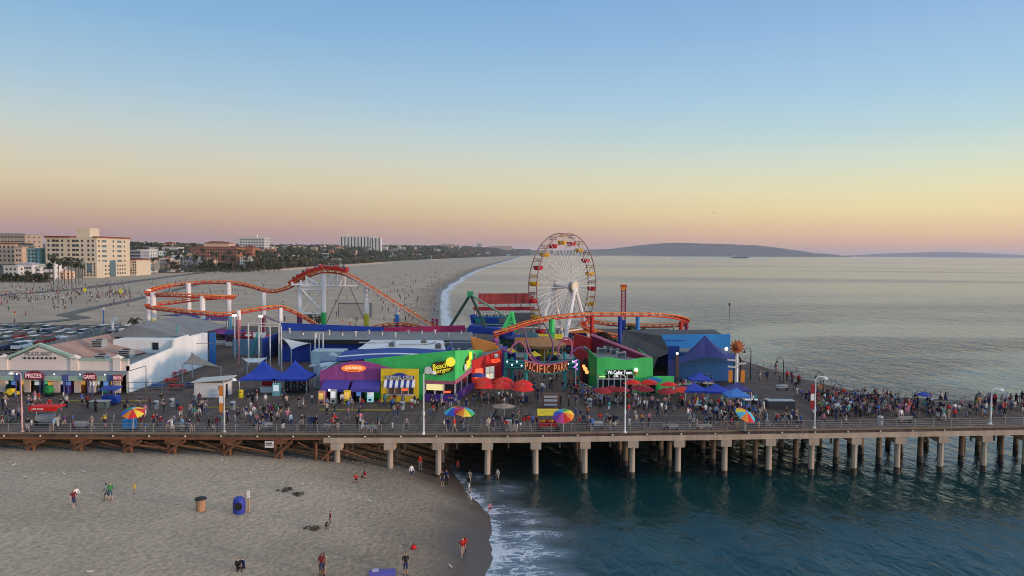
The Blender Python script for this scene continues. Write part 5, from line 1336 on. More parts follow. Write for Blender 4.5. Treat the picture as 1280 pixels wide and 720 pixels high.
# --- stalls and small rides behind the gate
def stall(px, py, w, h, body, roof, label, shelves=True, stripes=None):
    p = G(px, py); t = thing('game_booth', label, 'booth', (p.x, p.y, D), group='game booths behind the gate')
    MB().box(-w/2, w/2, .8, 1.0, 0, h).box(-w/2, -w/2 + .15, -.8, .8, 0, h).box(w/2 - .15, w/2, -.8, .8, 0, h).build('wall', body, t)
    MB().box(-w/2, w/2, -.9, -.7, 0, .95).build('counter', stripes or WHITE, t)
    MB().prism([(-w/2 - .3, -1.2, h), (w/2 + .3, -1.2, h), (w/2 + .2, .2, h + .8), (-w/2 - .2, .2, h + .8)], (0, .2, .1)).build('roof', roof, t)
    for k in range(3):
        s_ = MB().box(-w/2 + .2, w/2 - .2, .35, .79, .6 + .6*k, .68 + .6*k).build('shelf', OFFW, t)
        mb = MB()
        for j in range(int(w / .5)): MB().ball((-w/2 + .45 + j * .5, .5, .85 + .6*k), .19, 6).build('prize', [YEL, REDP, PINK, SKYB, GREEN, ORAN][(j + k * 2) % 6], s_) if j < 8 else None
    return t
stall(660, 446, 5, 3.0, PALEB, mat('roof_orange', (.45, .17, .05)), 'pale booth of shelved prizes seen through the left of the gate')
stall(684, 442, 6, 3.2, mat('booth_rose', (.35, .12, .14)), YEL, 'rose booth of shelved prizes seen through the middle of the gate')
stall(704, 448, 4, 2.8, NAVY, REDP, 'navy booth with a red roof seen through the right of the gate')
stall(640, 440, 5, 2.8, TEAL, NAVY, 'teal booth with a navy roof left behind the gate')
stall(728, 432, 6, 3.0, BLUE, ORAN, 'blue booth with an orange roof at the foot of the wheel')
t = thing('swing_ride', 'round carousel ride with striped tiers behind the gate letters', 'ride', (pxm(679, 138), 138, D))
MB().lathe([(4.2, 0), (4.2, .5), (3.9, .55)], n=20).build('platform', CRIM, t)
MB().lathe([(.8, .5), (.8, 3.4)], n=12).build('drum', YEL, t)
MB().lathe([(4.3, 3.4), (4.35, 3.9), (2.6, 4.7), (.3, 5.4)], n=20).build('roof', mat('carousel_roof', (.42, .20, .08), .7, .4, 2), t)
for k in range(8): MB().cyl((3.6*math.cos(k*PI/4), 3.6*math.sin(k*PI/4), .5), (3.6*math.cos(k*PI/4), 3.6*math.sin(k*PI/4), 3.5), .08, n=6).build('post', WHITE, t)
for k in range(8): MB().lathe([(.1, .8), (.45, 1.0), (.5, 1.5), (.2, 1.9)], (2.9*math.cos(k*PI/4+.3), 2.9*math.sin(k*PI/4+.3), 0), 8).build('seat', [REDP, TEAL, VIOL, GREEN][k % 4], t)
t = thing('dome_ride', 'dark teal round ride dome left of the green coaster column', 'ride', (pxm(662, 150), 150, D))
MB().ball((0, 0, 2.4), 2.5, 14).build('dome', mat('dome_teal', (.02, .10, .14), .4), t); MB().lathe([(2.2, 0), (2.2, .6)], n=16).build('base', BLUE, t)
t = thing('frisbee_ride', 'small red and white ride gondola below the wheel', 'ride', (pxm(669, 152), 152, D))
MB().cyl((0, 0, 0), (-.8, 0, 3.0), .3, n=8).build('arm', WHITE, t); MB().lathe([(.3, 2.6), (1.5, 3.0), (1.7, 3.7), (.4, 4.0)], (-.8, 0, 0), 12).build('gondola', REDP, t)
for i, (px, py, m, lb) in enumerate(((638, 455, BLUE, 'blue ticket box left of the gate passage'), (692, 458, TEAL, 'teal ticket box in the gate passage'), (668, 460, VIOL, 'violet ticket box under the gate letters'), (722, 446, BLUE, 'blue ticket box beyond the right gate columns'))):
    p = G(px, py); t = thing('ticket_box', lb, 'booth', (p.x, p.y, D)); MB().box(-1, 1, -.8, .8, 0, 2.3).build('wall', m, t); MB().box(-.7, .7, -.83, -.805, 1.1, 1.9).build('window', GLS, t); MB().lathe([(1.4, 2.3), (.1, 3.1)], n=4).build('roof', YEL, t)
# ride clutter in the left yard
stall(345, 438, 4, 2.4, BLUE, REDP, 'blue booth with a red roof by the mural wall')
stall(320, 436, 4, 2.6, CRIM, OFFW, 'red booth with a pale roof behind the mural wall')
stall(295, 432, 4, 2.6, PURP, NAVY, 'purple booth with a navy roof behind the white wall')
stall(275, 430, 5, 2.4, TEAL, PURP, 'teal booth with a purple roof beneath the navy sail')
stall(248, 424, 4, 2.4, SKYB, YEL, 'sky blue booth with a yellow roof under the coaster')
t = thing('gym_frame', 'red barred climbing frame behind the white pole frames', 'play frame', (pxm(306, 150), 150, D))
for k in range(6): MB().bar((-1.6, 0, .6 + k * .7), (1.6, 0, .6 + k * .7), .2).build('bar', REDP, t)
for sx in (-1.6, 0, 1.6): MB().bar((sx, 0, 0), (sx, 0, 4.6), .22).build('post', CRIM, t)
tag(MB().cyl((0, 0, 0), (1.6, 0, 5.6), .2, n=8).build('slide_tube', TEAL, loc=(pxm(313, 140), 140, D)), 'slanting teal tube leaning in the courtyard', 'tube')
tag(MB().cyl((0, 0, 0), (0, 0, 5.0), .35, n=10).build('yellow_post', YB, loc=(pxm(238.5, 156), 156, D)), 'short yellow post with no track on it under the helix', 'post')
# ------------------------------------------------------------------ the coast: hotels, houses, palms, trees, paths
HCREAM = mat('hotel_cream', (.60, .50, .36), .85, .1, .05)
HPEACH = mat('hotel_peach', (.62, .44, .32), .85, .1, .05)
HWHITE = mat('hotel_white', (.62, .60, .57), .85, .12, .05)
HGREY = mat('hotel_grey', (.34, .34, .36), .85, .15, .05)
HBRICK = mat('hotel_brick', (.36, .15, .09), .9, .2, .05)
HTEAL = mat('hotel_teal', (.20, .38, .40), .85, .15, .05)
HTAN = mat('hotel_tan', (.42, .33, .25), .85, .15, .05)
TERR = mat('terracotta', (.22, .06, .04), .9, .25, .1)
GLF = glass('far_glass', (.03, .035, .04), .3)
GLB = glass('blue_glass', (.09, .15, .17), .25)
WIN = {}
def add_windows(par, face, u0, u1, v0, v1, nu, nv, w, h, at, m=None, skip=None, budget=None):
    """a grid of window parts on a wall; face 'front' looks to -y, 'side' looks to +x"""
    key = (face, round(w, 2), round(h, 2), (m or GLF).name)
    c = 0
    for j in range(nv):
        for i in range(nu):
            if skip and skip(i, j): continue
            u = u0 + (u1 - u0) * (i + .5) / nu; v = v0 + (v1 - v0) * (j + .5) / nv
            if key not in WIN:
                mb = MB()
                if face == 'front': mb.box(-w/2, w/2, -.08, .1, -h/2, h/2)
                else: mb.box(-.1, .08, -w/2, w/2, -h/2, h/2)
                o = mb.build('window', m or GLF, par); WIN[key] = o.data
            else: o = link('window', WIN[key], par)
            o.location = (u, at, v) if face == 'front' else (at, u, v)
            c += 1
    return c
def zpx(py, Y, px): return W(px, py, Y).z
def block(t, name, x0, x1, y0, y1, z0, z1, m, cap=None):
    o = MB().box(x0, x1, y0, y1, z0, z1).build(name, m, t)
    if cap: MB().box(x0 - .6, x1 + .6, y0 - .6, y1 + .6, z1 + .003, z1 + 1.1).build('parapet', cap, t)
    return o
# --- the big cream hotel
Y = 600.0
xL, xC = X_(57, Y, 320), X_(121, Y, 320); zT = zpx(297, Y, 90); zB = 4.0
t = thing('cream_hotel', 'tall cream seafront hotel with a stepped roof tower, its right side lit warm', 'hotel', (0, 0, 0))
yB = Y + 52
block(t, 'main_block', xL, xC, Y, yB, zB, zT, HCREAM)
MB().box(X_(90, Y, 300), X_(107, Y, 300), Y + 6, Y + 20, zT, zT + 8).build('roof_tower', HCREAM, t)
MB().box(xL - .8, X_(88, Y, 300), Y - .8, yB, zT + .003, zT + 1.3).build('roof_edge', TERR, t)
MB().box(xC - 2.9, xC + .8, Y - .8, yB, zT + .003, zT + 1.2).build('roof_edge', TERR, t)
nfl = 8; fh = (zT - zB - 3) / nfl
for (a, b_, nu, w_) in ((59, 63, 1, 1.6), (65, 74, 2, 2.6), (76, 80, 1, 1.6), (84, 88, 1, 1.6), (90, 99, 2, 2.6), (101, 105, 1, 1.6), (108, 119, 2, 1.6)):
    add_windows(t, 'front', X_(a, Y, 320), X_(b_, Y, 320), zB + 2 + 3*fh, zT - .8, nu, 5, w_, 2.0, Y)
# lower wing in front, right of centre
x0, x1 = X_(103, Y - 12, 340), X_(121, Y - 12, 340); zw = zpx(327, Y - 12, 110)
block(t, 'front_wing', x0, x1, Y - 12, Y - .1, zB, zw, HCREAM)
add_windows(t, 'front', x0 + .5, x1 - .5, zB + 1.5, zw - .8, 4, 5, 1.2, 1.6, Y - 12, skip=lambda i, j: i in (1, 2) and j in (2, 3))
add_windows(t, 'front', x0 + 3.5, x1 - 3.5, zB + 8, zw - 5, 1, 1, 4.0, 7, Y - 12, GLB)
# right side: bays of blue glass and small windows
def sy(px): return X_C_side(px)
def X_C_side(px):
    lo, hi = Y - 12, Y + 140
    for _ in range(40):
        m_ = (lo + hi) / 2
        if X_(px, m_, 330) * 1 < xC: hi, lo = hi, lo
        if X_(px, m_, 330) > xC: lo = m_
        else: hi = m_
    return (lo + hi) / 2
def side_y(px, xs_): return xs_ / ((px - 640) / F)
for (a, b_, m_, w_, h_) in ((123, 125, GLF, 1.8, 1.7), (127, 134, GLB, 7, 1.9), (141, 143, GLF, 2, 1.9), (146, 153, GLB, 7, 1.9), (155, 157, GLF, 1.8, 1.7)):
    add_windows(t, 'side', side_y(a, xC), side_y(b_, xC), zB + 11.5, zT - .6, 1, 5, w_, h_, xC, m_)
for a in (123, 127, 131, 135): add_windows(t, 'side', side_y(a, xC), side_y(a + 2, xC), zB + 1.2, zB + 11, 1, 3, 1.8, 1.6, xC)
for a in (146, 149, 152, 155): add_windows(t, 'side', side_y(a, xC), side_y(a + 2, xC), zB + 1.2, zB + 11, 1, 3, 1.8, 1.6, xC)
MB().box(xC, xC + .4, side_y(137, xC), side_y(144, xC), zB, zB + 14).build('glass_bay', GLB, t)
wl = MB().box(X_(159, Y + 56, 340), X_(172, Y + 56, 340), Y + 53, Y + 80, zB, zpx(325, Y + 56, 165)).build('far_wing', HCREAM, t)
MB().box(X_(158, Y + 56, 340), X_(173, Y + 56, 340), Y + 52, Y + 81, zpx(325, Y + 56, 165) + .003, zpx(325, Y + 56, 165) + 1).build('roof_edge', TERR, t)
add_windows(t, 'front', X_(160, Y + 53, 340), X_(171, Y + 53, 340), zB + 1.5, zpx(325, Y + 56, 165) - .8, 4, 5, 1.2, 1.5, Y + 53, skip=lambda i, j: i == 1 and j > 1)
# --- generic blocks
def coast_building(name, label, cat, px0, px1, ytop, ybase, Y, depth, wall, nu, nv, w, h, roof=None, rh=1.2, side=0, zmin=None, m=None, hip=0):
    x0, x1 = X_(px0, Y, 320), X_(px1, Y, 320); z1 = zpx(ytop, Y, (px0+px1)/2); z0 = (zpx(ybase, Y, (px0+px1)/2) if Y < 1000 else gz((x0+x1)/2, Y) - 1) if zmin is None else zmin
    t = thing(name, label, cat, (0, 0, 0))
    MB().box(x0, x1, Y, Y + depth, z0, z1).build('wall', wall, t)
    if roof:
        e = .7
        if hip: MB().add([(x0-e, Y-e, z1+.01), (x1+e, Y-e, z1+.01), (x1+e, Y+depth+e, z1+.01), (x0-e, Y+depth+e, z1+.01), (x0+depth*.4, Y+depth*.5, z1+hip), (x1-depth*.4 if x1-x0 > depth else (x0+x1)/2+.1, Y+depth*.5, z1+hip)], [(3,2,1,0),(0,1,5,4),(1,2,5),(2,3,4,5),(3,0,4)]).build('roof', roof, t)
        else: MB().box(x0 - e, x1 + e, Y - e, Y + depth + e, z1 + .003, z1 + rh).build('roof', roof, t)
    if nu: add_windows(t, 'front', x0 + .8, x1 - .8, z0 + (z1 - z0) * .08, z1 - .6, nu, nv, w, h, Y, m)
    if side: add_windows(t, 'side', Y + 1, Y + depth - 1, z0 + (z1 - z0) * .08, z1 - .6, side, nv, w, h, x1, m)
    return t
cb = coast_building
cb('apartment_house', 'peach apartment block at the far left behind low roofs', 'apartment block', -14, 20, 305, 330, 610, 22, HPEACH, 6, 4, 1.6, 1.7, TERR, .8, side=3)
cb('apartment_house', 'pale stepped apartment block highest at the far left', 'apartment block', -30, 32, 292.5, 318, 700, 26, HTAN, 14, 4, 2.2, 1.3, HGREY, .8, side=3)
cb('apartment_house', 'peach corner block beside the teal house', 'apartment block', 18, 28, 309, 330, 600, 15, HPEACH, 2, 3, 1.5, 1.6, HTAN, .5)
cb('teal_house', 'blue-green apartment house left of the cream hotel', 'apartment block', 28, 49, 310.5, 330, 605, 16, HTEAL, 4, 4, 1.7, 1.8, HWHITE, .4, side=2)
cb('apartment_house', 'dark slate block squeezed against the cream hotel', 'apartment block', 50, 57, 312, 332, 640, 14, mat('slate_wall', (.10, .15, .22), .85), 0, 0, 1, 1)
for i, (a, b_, yt, yb, Yq, nu, lab, rf) in enumerate(((4, 22, 333, 351, 545, 3, 'white beach house at the far left with a dark window bay', HWHITE), (20, 40, 331, 351, 552, 5, 'white beach house with an arched pale roof', HGREY), (40, 50, 334, 351, 556, 3, 'white beach house with green awnings', GREENT), (49, 68, 331, 353, 560, 6, 'white beach house nearest the tall palms', HWHITE), (66, 80, 340, 353, 566, 3, 'pinkish gabled house behind the tall palms', HPEACH))):
    cb('beach_house', lab, 'house', a, b_, yt, yb, Yq, 14, HWHITE if i < 4 else HPEACH, nu, 3, 1.6, 1.5, rf, .6, side=2, hip=2.2 if i in (1, 4) else 0)
for a, b_, yt, yb, Yq, wl_, nu, nv, lab, rf in ((157, 176, 313, 331, 760, HGREY, 6, 4, 'grey apartment block right behind the cream hotel', HWHITE), (172, 187, 312, 330, 800, HWHITE, 4, 4, 'white apartment block with pale green balconies', HWHITE), (184, 199, 314, 331, 820, mat('pale_mint', (.42, .52, .50)), 4, 4, 'mint apartment block between two white ones', HWHITE), (186, 222, 309, 322, 900, HWHITE, 9, 2, 'long white block with a broken roofline among palms', HGREY), (199, 211, 323, 338, 790, HPEACH, 3, 3, 'low peach house in front of the palms', HWHITE), (159, 186, 308.5, 316, 980, HTAN, 6, 2, 'low tan block beyond the grey apartments', HWHITE)):
    cb('apartment_block', lab, 'apartment block', a, b_, yt, yb, Yq, 18, wl_, nu, nv, 2.0, 1.8, rf, .5, side=3)
# --- red brick hotel
Yr = 930.0
t = cb('brick_hotel', 'long brown-red brick hotel with a tiered tiled roof', 'hotel', 238, 296, 309.5, 328, Yr, 40, HBRICK, 17, 4, 2.0, 2.6, TERR, 1.5, side=4, hip=3.5)
x0, x1 = X_(251, Yr, 300), X_(283, Yr, 300)
MB().box(x0, x1, Yr + 8, Yr + 30, zpx(309, Yr, 260), zpx(304, Yr, 260)).build('upper_storey', HPEACH, t)
MB().add([(x0-1, Yr+7, zpx(304, Yr, 260)+.01), (x1+1, Yr+7, zpx(304, Yr, 260)+.01), (x1+1, Yr+31, zpx(304, Yr, 260)+.01), (x0-1, Yr+31, zpx(304, Yr, 260)+.01), (x0+6, Yr+19, zpx(301, Yr, 260)), (x1-10, Yr+19, zpx(301.5, Yr, 260))], [(0,1,5,4),(1,2,5),(2,3,4,5),(3,0,4)]).build('upper_roof', TERR, t)
cb('brick_hotel', 'smaller brick wing right of the long red hotel', 'hotel', 297, 316, 310, 326, 960, 30, HBRICK, 6, 3, 1.6, 1.9, TERR, 1.2, side=3, hip=4)
for a, b_, yt, yb, Yq, lab in ((236, 252, 327, 340, 900, 'cream low house left in front of the red hotel'), (250, 266, 325, 340, 895, 'pink low house with white frames before the red hotel'), (300, 314, 322, 334, 920, 'white low house at the palms right of the red hotel')):
    cb('beach_house', lab, 'house', a, b_, yt, yb, Yq, 14, HWHITE if a != 250 else HPEACH, 5, 3, 1.6, 1.5, HTAN, .6, hip=2)
# --- white modern block, twin towers, far ones
t = cb('modern_hotel', 'white modern block of dark square windows beyond the red hotel', 'hotel', 299, 331, 297.5, 318, 1350, 26, HWHITE, 9, 5, 3.0, 2.6, HWHITE, .8, side=4)
MB().box(X_(317, 1350, 300), X_(320, 1350, 300), 1356, 1362, zpx(297.5, 1350, 318), zpx(293.5, 1350, 318)).build('roof_mast', HWHITE, t)
t = thing('tower_block', 'wide pale high-rise slab with vertical dark strips', 'tower block', (0, 0, 0))
Yt = 2300.0
for k, (a, b_, yt) in enumerate(((425, 462, 295.5), (463.5, 476, 296.8))):
    if k == 1: t = thing('tower_block', 'narrower pale high-rise slab joined right of the wide one', 'tower block', (0, 0, 0))
    x0, x1 = X_(a, Yt, 300), X_(b_, Yt, 300); z1 = zpx(yt, Yt, 450)
    MB().box(x0, x1, Yt, Yt + 22, 0, z1).build('wall', HWHITE, t)
    n = 9 if k == 0 else 3
    for i in range(n):
        x = x0 + (x1 - x0) * (i + .5) / n
        MB().box(x - 1.7, x + 1.7, Yt - .15, Yt + .1, zpx(312, Yt, 450), z1 - 1.5).build('window_strip', GLF, t)
    MB().box(x0 + 14 if k == 0 else x0 + 6, x0 + 22 if k == 0 else x0 + 12, Yt + 5, Yt + 12, z1 + .003, z1 + 5).build('plant_room', HWHITE, t)
for a, b_, yt, yb, Yq, wl_, lab in ((478, 484, 308.5, 313, 2400, HWHITE, 'small white house right of the twin high-rise slabs'), (551, 568, 305, 311, 4600, HTAN, 'tan mid-rise block far down the coast'), (569, 577, 307.5, 312, 4600, HWHITE, 'white low block beside the far tan mid-rise'), (392, 404, 305, 311, 2300, HGREY, 'grey low block left of the high-rise slabs'), (596, 602, 304.5, 309.5, 6500, HGREY, 'small grey tower on the far coast'), (508, 526, 307, 311, 3800, HGREY, 'long grey block on the coast beyond the slabs'), (340, 352, 308, 314, 2000, HTAN, 'tan block right of the white modern hotel'), (612, 640, 307.4, 309.5, 7000, HTAN, 'low tan row on the farthest visible coast'), (410, 424, 306, 312, 2500, HTAN, 'tan low block at the foot of the high-rise slabs')):
    cb('far_block', lab, 'building', a, b_, yt, yb, Yq, 20, wl_, 6, 2, 2.2, 1.6, HWHITE, .6)
# scattered small houses between the trees
hr = random.Random(5); used = set()
wcs = [('white', HWHITE), ('cream', HCREAM), ('peach', HPEACH), ('tan', HTAN), ('grey', HGREY), ('brick', HBRICK), ('blue-green', HTEAL)]
rcs = [('terracotta', TERR), ('grey', HGREY), ('white', HWHITE), ('dark', ROOFD)]
marks = [(170, 'above the grey apartments'), (215, 'among palms left of the red hotel'), (330, 'in the trees right of the modern hotel'), (372, 'in the trees behind the coaster hill'), (400, 'in the trees left of the high-rise slabs'), (500, 'in the trees right of the high-rise slabs'), (545, 'on the coast before the far mid-rise'), (610, 'on the far coast left of the wheel')]
for k in range(84):
    px = hr.choice([hr.uniform(160, 240), hr.uniform(318, 425), hr.uniform(330, 520), hr.uniform(480, 640)])
    Yq = hr.uniform(900, 1500) if px < 330 else (hr.uniform(1100, 2300) if px < 480 else hr.uniform(2200, 4500))
    Yq = min(yin(px, hr.uniform(12, 230)), 5500); x = X_(px, Yq, 315)
    g = gz(x, Yq); pp = proj((x, Yq, g))[0]
    mk = min(marks, key=lambda m_: abs(m_[0] - pp))[1]
    for _ in range(30):
        a, b_ = hr.choice(wcs), hr.choice(rcs); st = hr.choice(['low', 'two-storey', 'wide', 'narrow'])
        if (a[0], b_[0], st, mk) not in used: break
    used.add((a[0], b_[0], st, mk))
    wd = {'low': 10, 'two-storey': 11, 'wide': 18, 'narrow': 7}[st] * (1 + Yq / 6000); ht = {'low': 5, 'two-storey': 8.5, 'wide': 7, 'narrow': 9}[st] * (1.15 + Yq / 5000)
    t = thing('far_house', f'{st} {a[0]} house with {b_[0]} roof {mk}', 'house', (x, Yq, g), group='houses along the coast')
    MB().box(-wd/2, wd/2, 0, 12, -2, ht).build('wall', a[1], t)
    if b_[0] in ('terracotta', 'dark'): MB().add([(-wd/2-.6,-.6,ht+.01),(wd/2+.6,-.6,ht+.01),(wd/2+.6,12.6,ht+.01),(-wd/2-.6,12.6,ht+.01),(-wd/4,6,ht+3),(wd/4,6,ht+3)], [(3,2,1,0),(0,1,5,4),(1,2,5),(2,3,4,5),(3,0,4)]).build('roof', b_[1], t)
    else: MB().box(-wd/2-.4, wd/2+.4, -.4, 12.4, ht+.003, ht+.7).build('roof', b_[1], t)
    if Yq < 1600: add_windows(t, 'front', -wd/2+.6, wd/2-.6, .8, ht-.5, 3, 2 if ht > 7 else 1, 1.5, 1.5, 0)

# --- vegetation
LEAF = []
for i, c in enumerate(((.048, .058, .028), (.075, .074, .036), (.10, .078, .042), (.038, .050, .032))):
    LEAF.append(mat('leaf_%s' % ['dark', 'mid', 'dry', 'deep'][i], c, .8, .4, .5))
BARK = mat('bark', (.12, .085, .06), .9, .3, .5)
def palm(h, seed, name='palm_tree', label=None, cr_=2.6, trunk=.22, fr=26):
    r = random.Random(seed)
    t = thing(name, label or 'palm', 'palm tree')
    lean = r.uniform(-.5, .5), r.uniform(-.5, .5)
    MB().tube([(lean[0]*(k/6)**2, lean[1]*(k/6)**2, h*k/6) for k in range(7)], trunk, 6).build('trunk', BARK, t)
    mb = MB(); top = Vector((lean[0], lean[1], h))
    for k in range(fr):
        a = 2*PI*k/fr*2.4 + r.uniform(-.3, .3); e = r.uniform(-.9, 1.1); L_ = cr_ * r.uniform(.75, 1.1)
        p = top.copy(); ang = e; pts = [p.copy()]
        for s_ in range(5):
            p = p + Vector((math.cos(a)*math.cos(ang), math.sin(a)*math.cos(ang), math.sin(ang))) * L_/5; ang -= .38; pts.append(p.copy())
        sd_ = Vector((-math.sin(a), math.cos(a), 0))
        for i in range(5):
            w0 = .36 * cr_/2.6 * (1.0 if i else .35); w1 = .36 * cr_/2.6 * (1 - i/5.2)
            dn = Vector((0, 0, -.25 * cr_ / 2.6))
            mb.add([pts[i], pts[i+1], pts[i+1] + sd_*w1 + dn, pts[i] + sd_*w0 + dn], [(0,1,2,3)], r.choice((0, 0, 1, 2) if e < -.3 else (0, 1)))
            mb.add([pts[i], pts[i+1], pts[i+1] - sd_*w1 + dn, pts[i] - sd_*w0 + dn], [(0,1,2,3)], r.choice((0, 1, 3)))
    o = mb.build('crown', [LEAF[0], LEAF[1], LEAF[2], LEAF[3]], t)
    return t
def leafball(mb, c, rx, rz_, n, r, s):
    for _ in range(n):
        while True:
            v = Vector((r.uniform(-1, 1), r.uniform(-1, 1), r.uniform(-1, 1)))
            if .25 < v.length < 1: break
        p = Vector(c) + Vector((v.x*rx, v.y*rx, v.z*rz_))
        a = Vector((r.uniform(-1, 1), r.uniform(-1, 1), r.uniform(-.6, .6))).normalized(); b_ = a.orthogonal().normalized()
        q = s * r.uniform(.6, 1.3)
        mb.add([p - a*q, p - b_*q*.7, p + a*q, p + b_*q*.7], [(0,1,2,3)], r.choice((0, 0, 1, 1, 2, 3)))
def tree(h, w_, seed, name='tree', label=None, n=10, per=26):
    r = random.Random(seed); t = thing(name, label or 'tree', 'tree')
    MB().tube([(0, 0, 0), (.1, 0, h*.25), (.2, .1, h*.55)], .3, 6).tube([(.1, 0, h*.3), (w_*.25, 0, h*.6)], .16, 5).tube([(.1, 0, h*.3), (-w_*.25, .2, h*.62)], .16, 5).build('trunk', BARK, t)
    mb = MB()
    for k in range(n):
        a = r.uniform(0, 2*PI); q = r.uniform(0, .36) * w_
        leafball(mb, (q*math.cos(a), q*math.sin(a), h * r.uniform(.45, .9)), w_*.2, h*.14, per, r, w_*.07)
    mb.build('crown', LEAF, t); return t
def slot(o, px, Y, label, rz=0, sc=None, dz=0, x=None):
    x = X_(px, Y, 320) if x is None else x
    return dup(o, (x, Y, gz(x, Y) + dz), rz, label, scale=sc)
PAL = [palm(14.5, 1, label='tall palm of the group before the cream hotel, its crown highest', cr_=3.4), palm(13.5, 2, label='x', cr_=3.2), palm(11, 3, label='y', cr_=3.0)]
def setp(o, px, Y, label, x=None):
    x = X_(px, Y, 320) if x is None else x; o.location = (x, Y, gz(x, Y)); o['label'] = label
tall = [(66, 470, 0, 1.25, 'leftmost tall palm standing before the white beach houses'), (72, 468, 1, 1.2, 'second tall palm from the left before the cream hotel'), (80, 475, 2, 1.3, 'tall palm with the broad ragged crown at the cream hotel corner'), (85, 480, 0, 1.15, 'tall palm in the middle of the palm group'), (89, 470, 1, 1.1, 'tall palm right of the middle of the palm group'), (94, 476, 2, 1.25, 'second palm from the right of the tall group'), (98, 472, 0, 1.05, 'rightmost tall palm before the cream hotel wing'), (62, 482, 2, 1.2, 'short palm at the left edge of the tall group'), (103, 490, 1, .9, 'lone shorter palm right of the tall group')]
for k, (px, Y, j, s_, lb) in enumerate(tall):
    o = PAL[j]
    if k in (0, 1, 2):
        setp(o, px, Y, lb); o.scale = (s_,)*3
    else: slot(o, px, Y, lb, k, s_)
for o in PAL: o['group'] = 'palms along the coast'
TR = [tree(9, 11, 21, label='a'), tree(8, 9, 22, label='b'), tree(11, 10, 23, label='c', n=13)]
tr_sp = [(8, 500, 'leftmost bushy tree along the beach car park'), (20, 505, 'bushy tree below the white beach houses'), (33, 498, 'round dark tree below the arched-roof beach house'), (46, 503, 'bushy tree left of the tall palms'), (57, 500, 'low tree at the foot of the tall palms')]
for k, (px, Y, lb) in enumerate(tr_sp):
    if k < 3: setp(TR[k], px, Y, lb); TR[k].scale = (.75,)*3
    else: slot(TR[k % 3], px, Y, lb, k * 1.3, .75)
for o in TR: o['group'] = 'trees along the coast'
vr = random.Random(9)
where = [(150, 'beside the cream hotel'), (185, 'before the mint and white apartments'), (215, 'left of the red brick hotel'), (245, 'before the low houses at the red hotel'), (280, 'in front of the red hotel'), (315, 'right of the red hotel'), (345, 'on the shore strip left of the coaster hill'), (375, 'behind the coaster train'), (410, 'behind the coaster hilltop'), (450, 'below the high-rise slabs'), (495, 'on the strip right of the slabs'), (540, 'on the thinning far strip')]
cnt = {}
szs = ['tall', 'middle-sized', 'small']; 
def place_far(kind, protos, n, lo, hi):
    for k in range(n):
        px = vr.uniform(lo, hi); Y = yin(px, vr.uniform(1, 70)); x = X_(px, Y, 320)
        wh = min(where, key=lambda m_: abs(m_[0] - px))[1]
        s_ = vr.uniform(.75, 1.25); sz_ = szs[0] if s_ > 1.08 else szs[1] if s_ > .92 else szs[2]
        j = cnt.get((kind, wh, sz_), 0); cnt[(kind, wh, sz_)] = j + 1
        if j > 9: continue
        lb = f'{sz_} {kind} {wh}, {ORD[j]} of its size there'
        # the ordinal is by depth from the camera: collected first, named after
        far_list.append((kind, wh, sz_, Y, x, s_, protos[k % len(protos)], vr.uniform(0, 6)))
far_list = []
place_far('fan palm', PAL, 130, 318, 570)
place_far('bushy tree', TR, 60, 318, 570)
def place_front(kind, protos, n, lo, hi):
    for k in range(n):
        px = vr.uniform(lo, hi); Y = vr.uniform(700, 880) + (px - lo) * .25; x = X_(px, Y, 330)
        wh = min(where, key=lambda m_: abs(m_[0] - px))[1]; s_ = vr.uniform(.75, 1.2); sz_ = szs[0] if s_ > 1.05 else szs[1] if s_ > .9 else szs[2]
        far_list.append((kind, wh, sz_, Y, x, s_ * (1.0 if kind == 'fan palm' else .72), protos[k % len(protos)], vr.uniform(0, 6)))
place_front('fan palm', PAL, 48, 192, 350)
place_front('bushy tree', TR, 40, 175, 350)
grp = {}
for f_ in far_list: grp.setdefault(f_[:3], []).append(f_)
for k, L_ in grp.items():
    L_.sort(key=lambda f_: f_[3])
    for j, (kind, wh, sz_, Y, x, s_, pr, rz) in enumerate(L_):
        nm = f'nearest {sz_} {kind}' if j == 0 else f'{sz_} {kind}, {ORD[j]} nearest,'
        dup(pr, (x, Y, gz(x, Y)), rz, f'{nm} {wh}', scale=s_ * (1.2 + Y / 7000))
far_list = []
# the dense wood of the town, no one could count it
mb = MB(); r = random.Random(3)
for k in range(6200):
    px = r.uniform(150, 662); off = 3 + 520 * r.random() ** 1.7
    Y = yin(px, off)
    if px < 240: Y = r.uniform(960, 1700)
    x = X_(px, Y, 318)
    if 232 < px < 318 and Y < 990: continue
    sc = 1 + Y / 2400
    g = gz(x, Y); h = r.uniform(6, 14) * (.85 + .15 * sc)
    leafball(mb, (x, Y, g + h * .5), 4.2 * sc, h * .5, 9, r, 1.7 * sc)
r = random.Random(14)
for k in range(200):
    px = r.uniform(185, 352); Y = r.uniform(760, 905) + max(0, px - 300) * 3; x = X_(px, Y, 330)
    leafball(mb, (x, Y, gz(x, Y) + 1.8), 4.0, 2.0, 9, r, 1.3)
tag(mb.build('treeline', LEAF), kind='stuff')
mb = MB(); r = random.Random(4)
for k in range(160):
    px = r.uniform(-10, 60); Y = r.uniform(500, 560); x = X_(px, Y, 330)
    leafball(mb, (x, Y, gz(x, Y) + 1.5), 3.5, 2.0, 9, r, 1.0)
tag(mb.build('shrubbery', LEAF), kind='stuff')
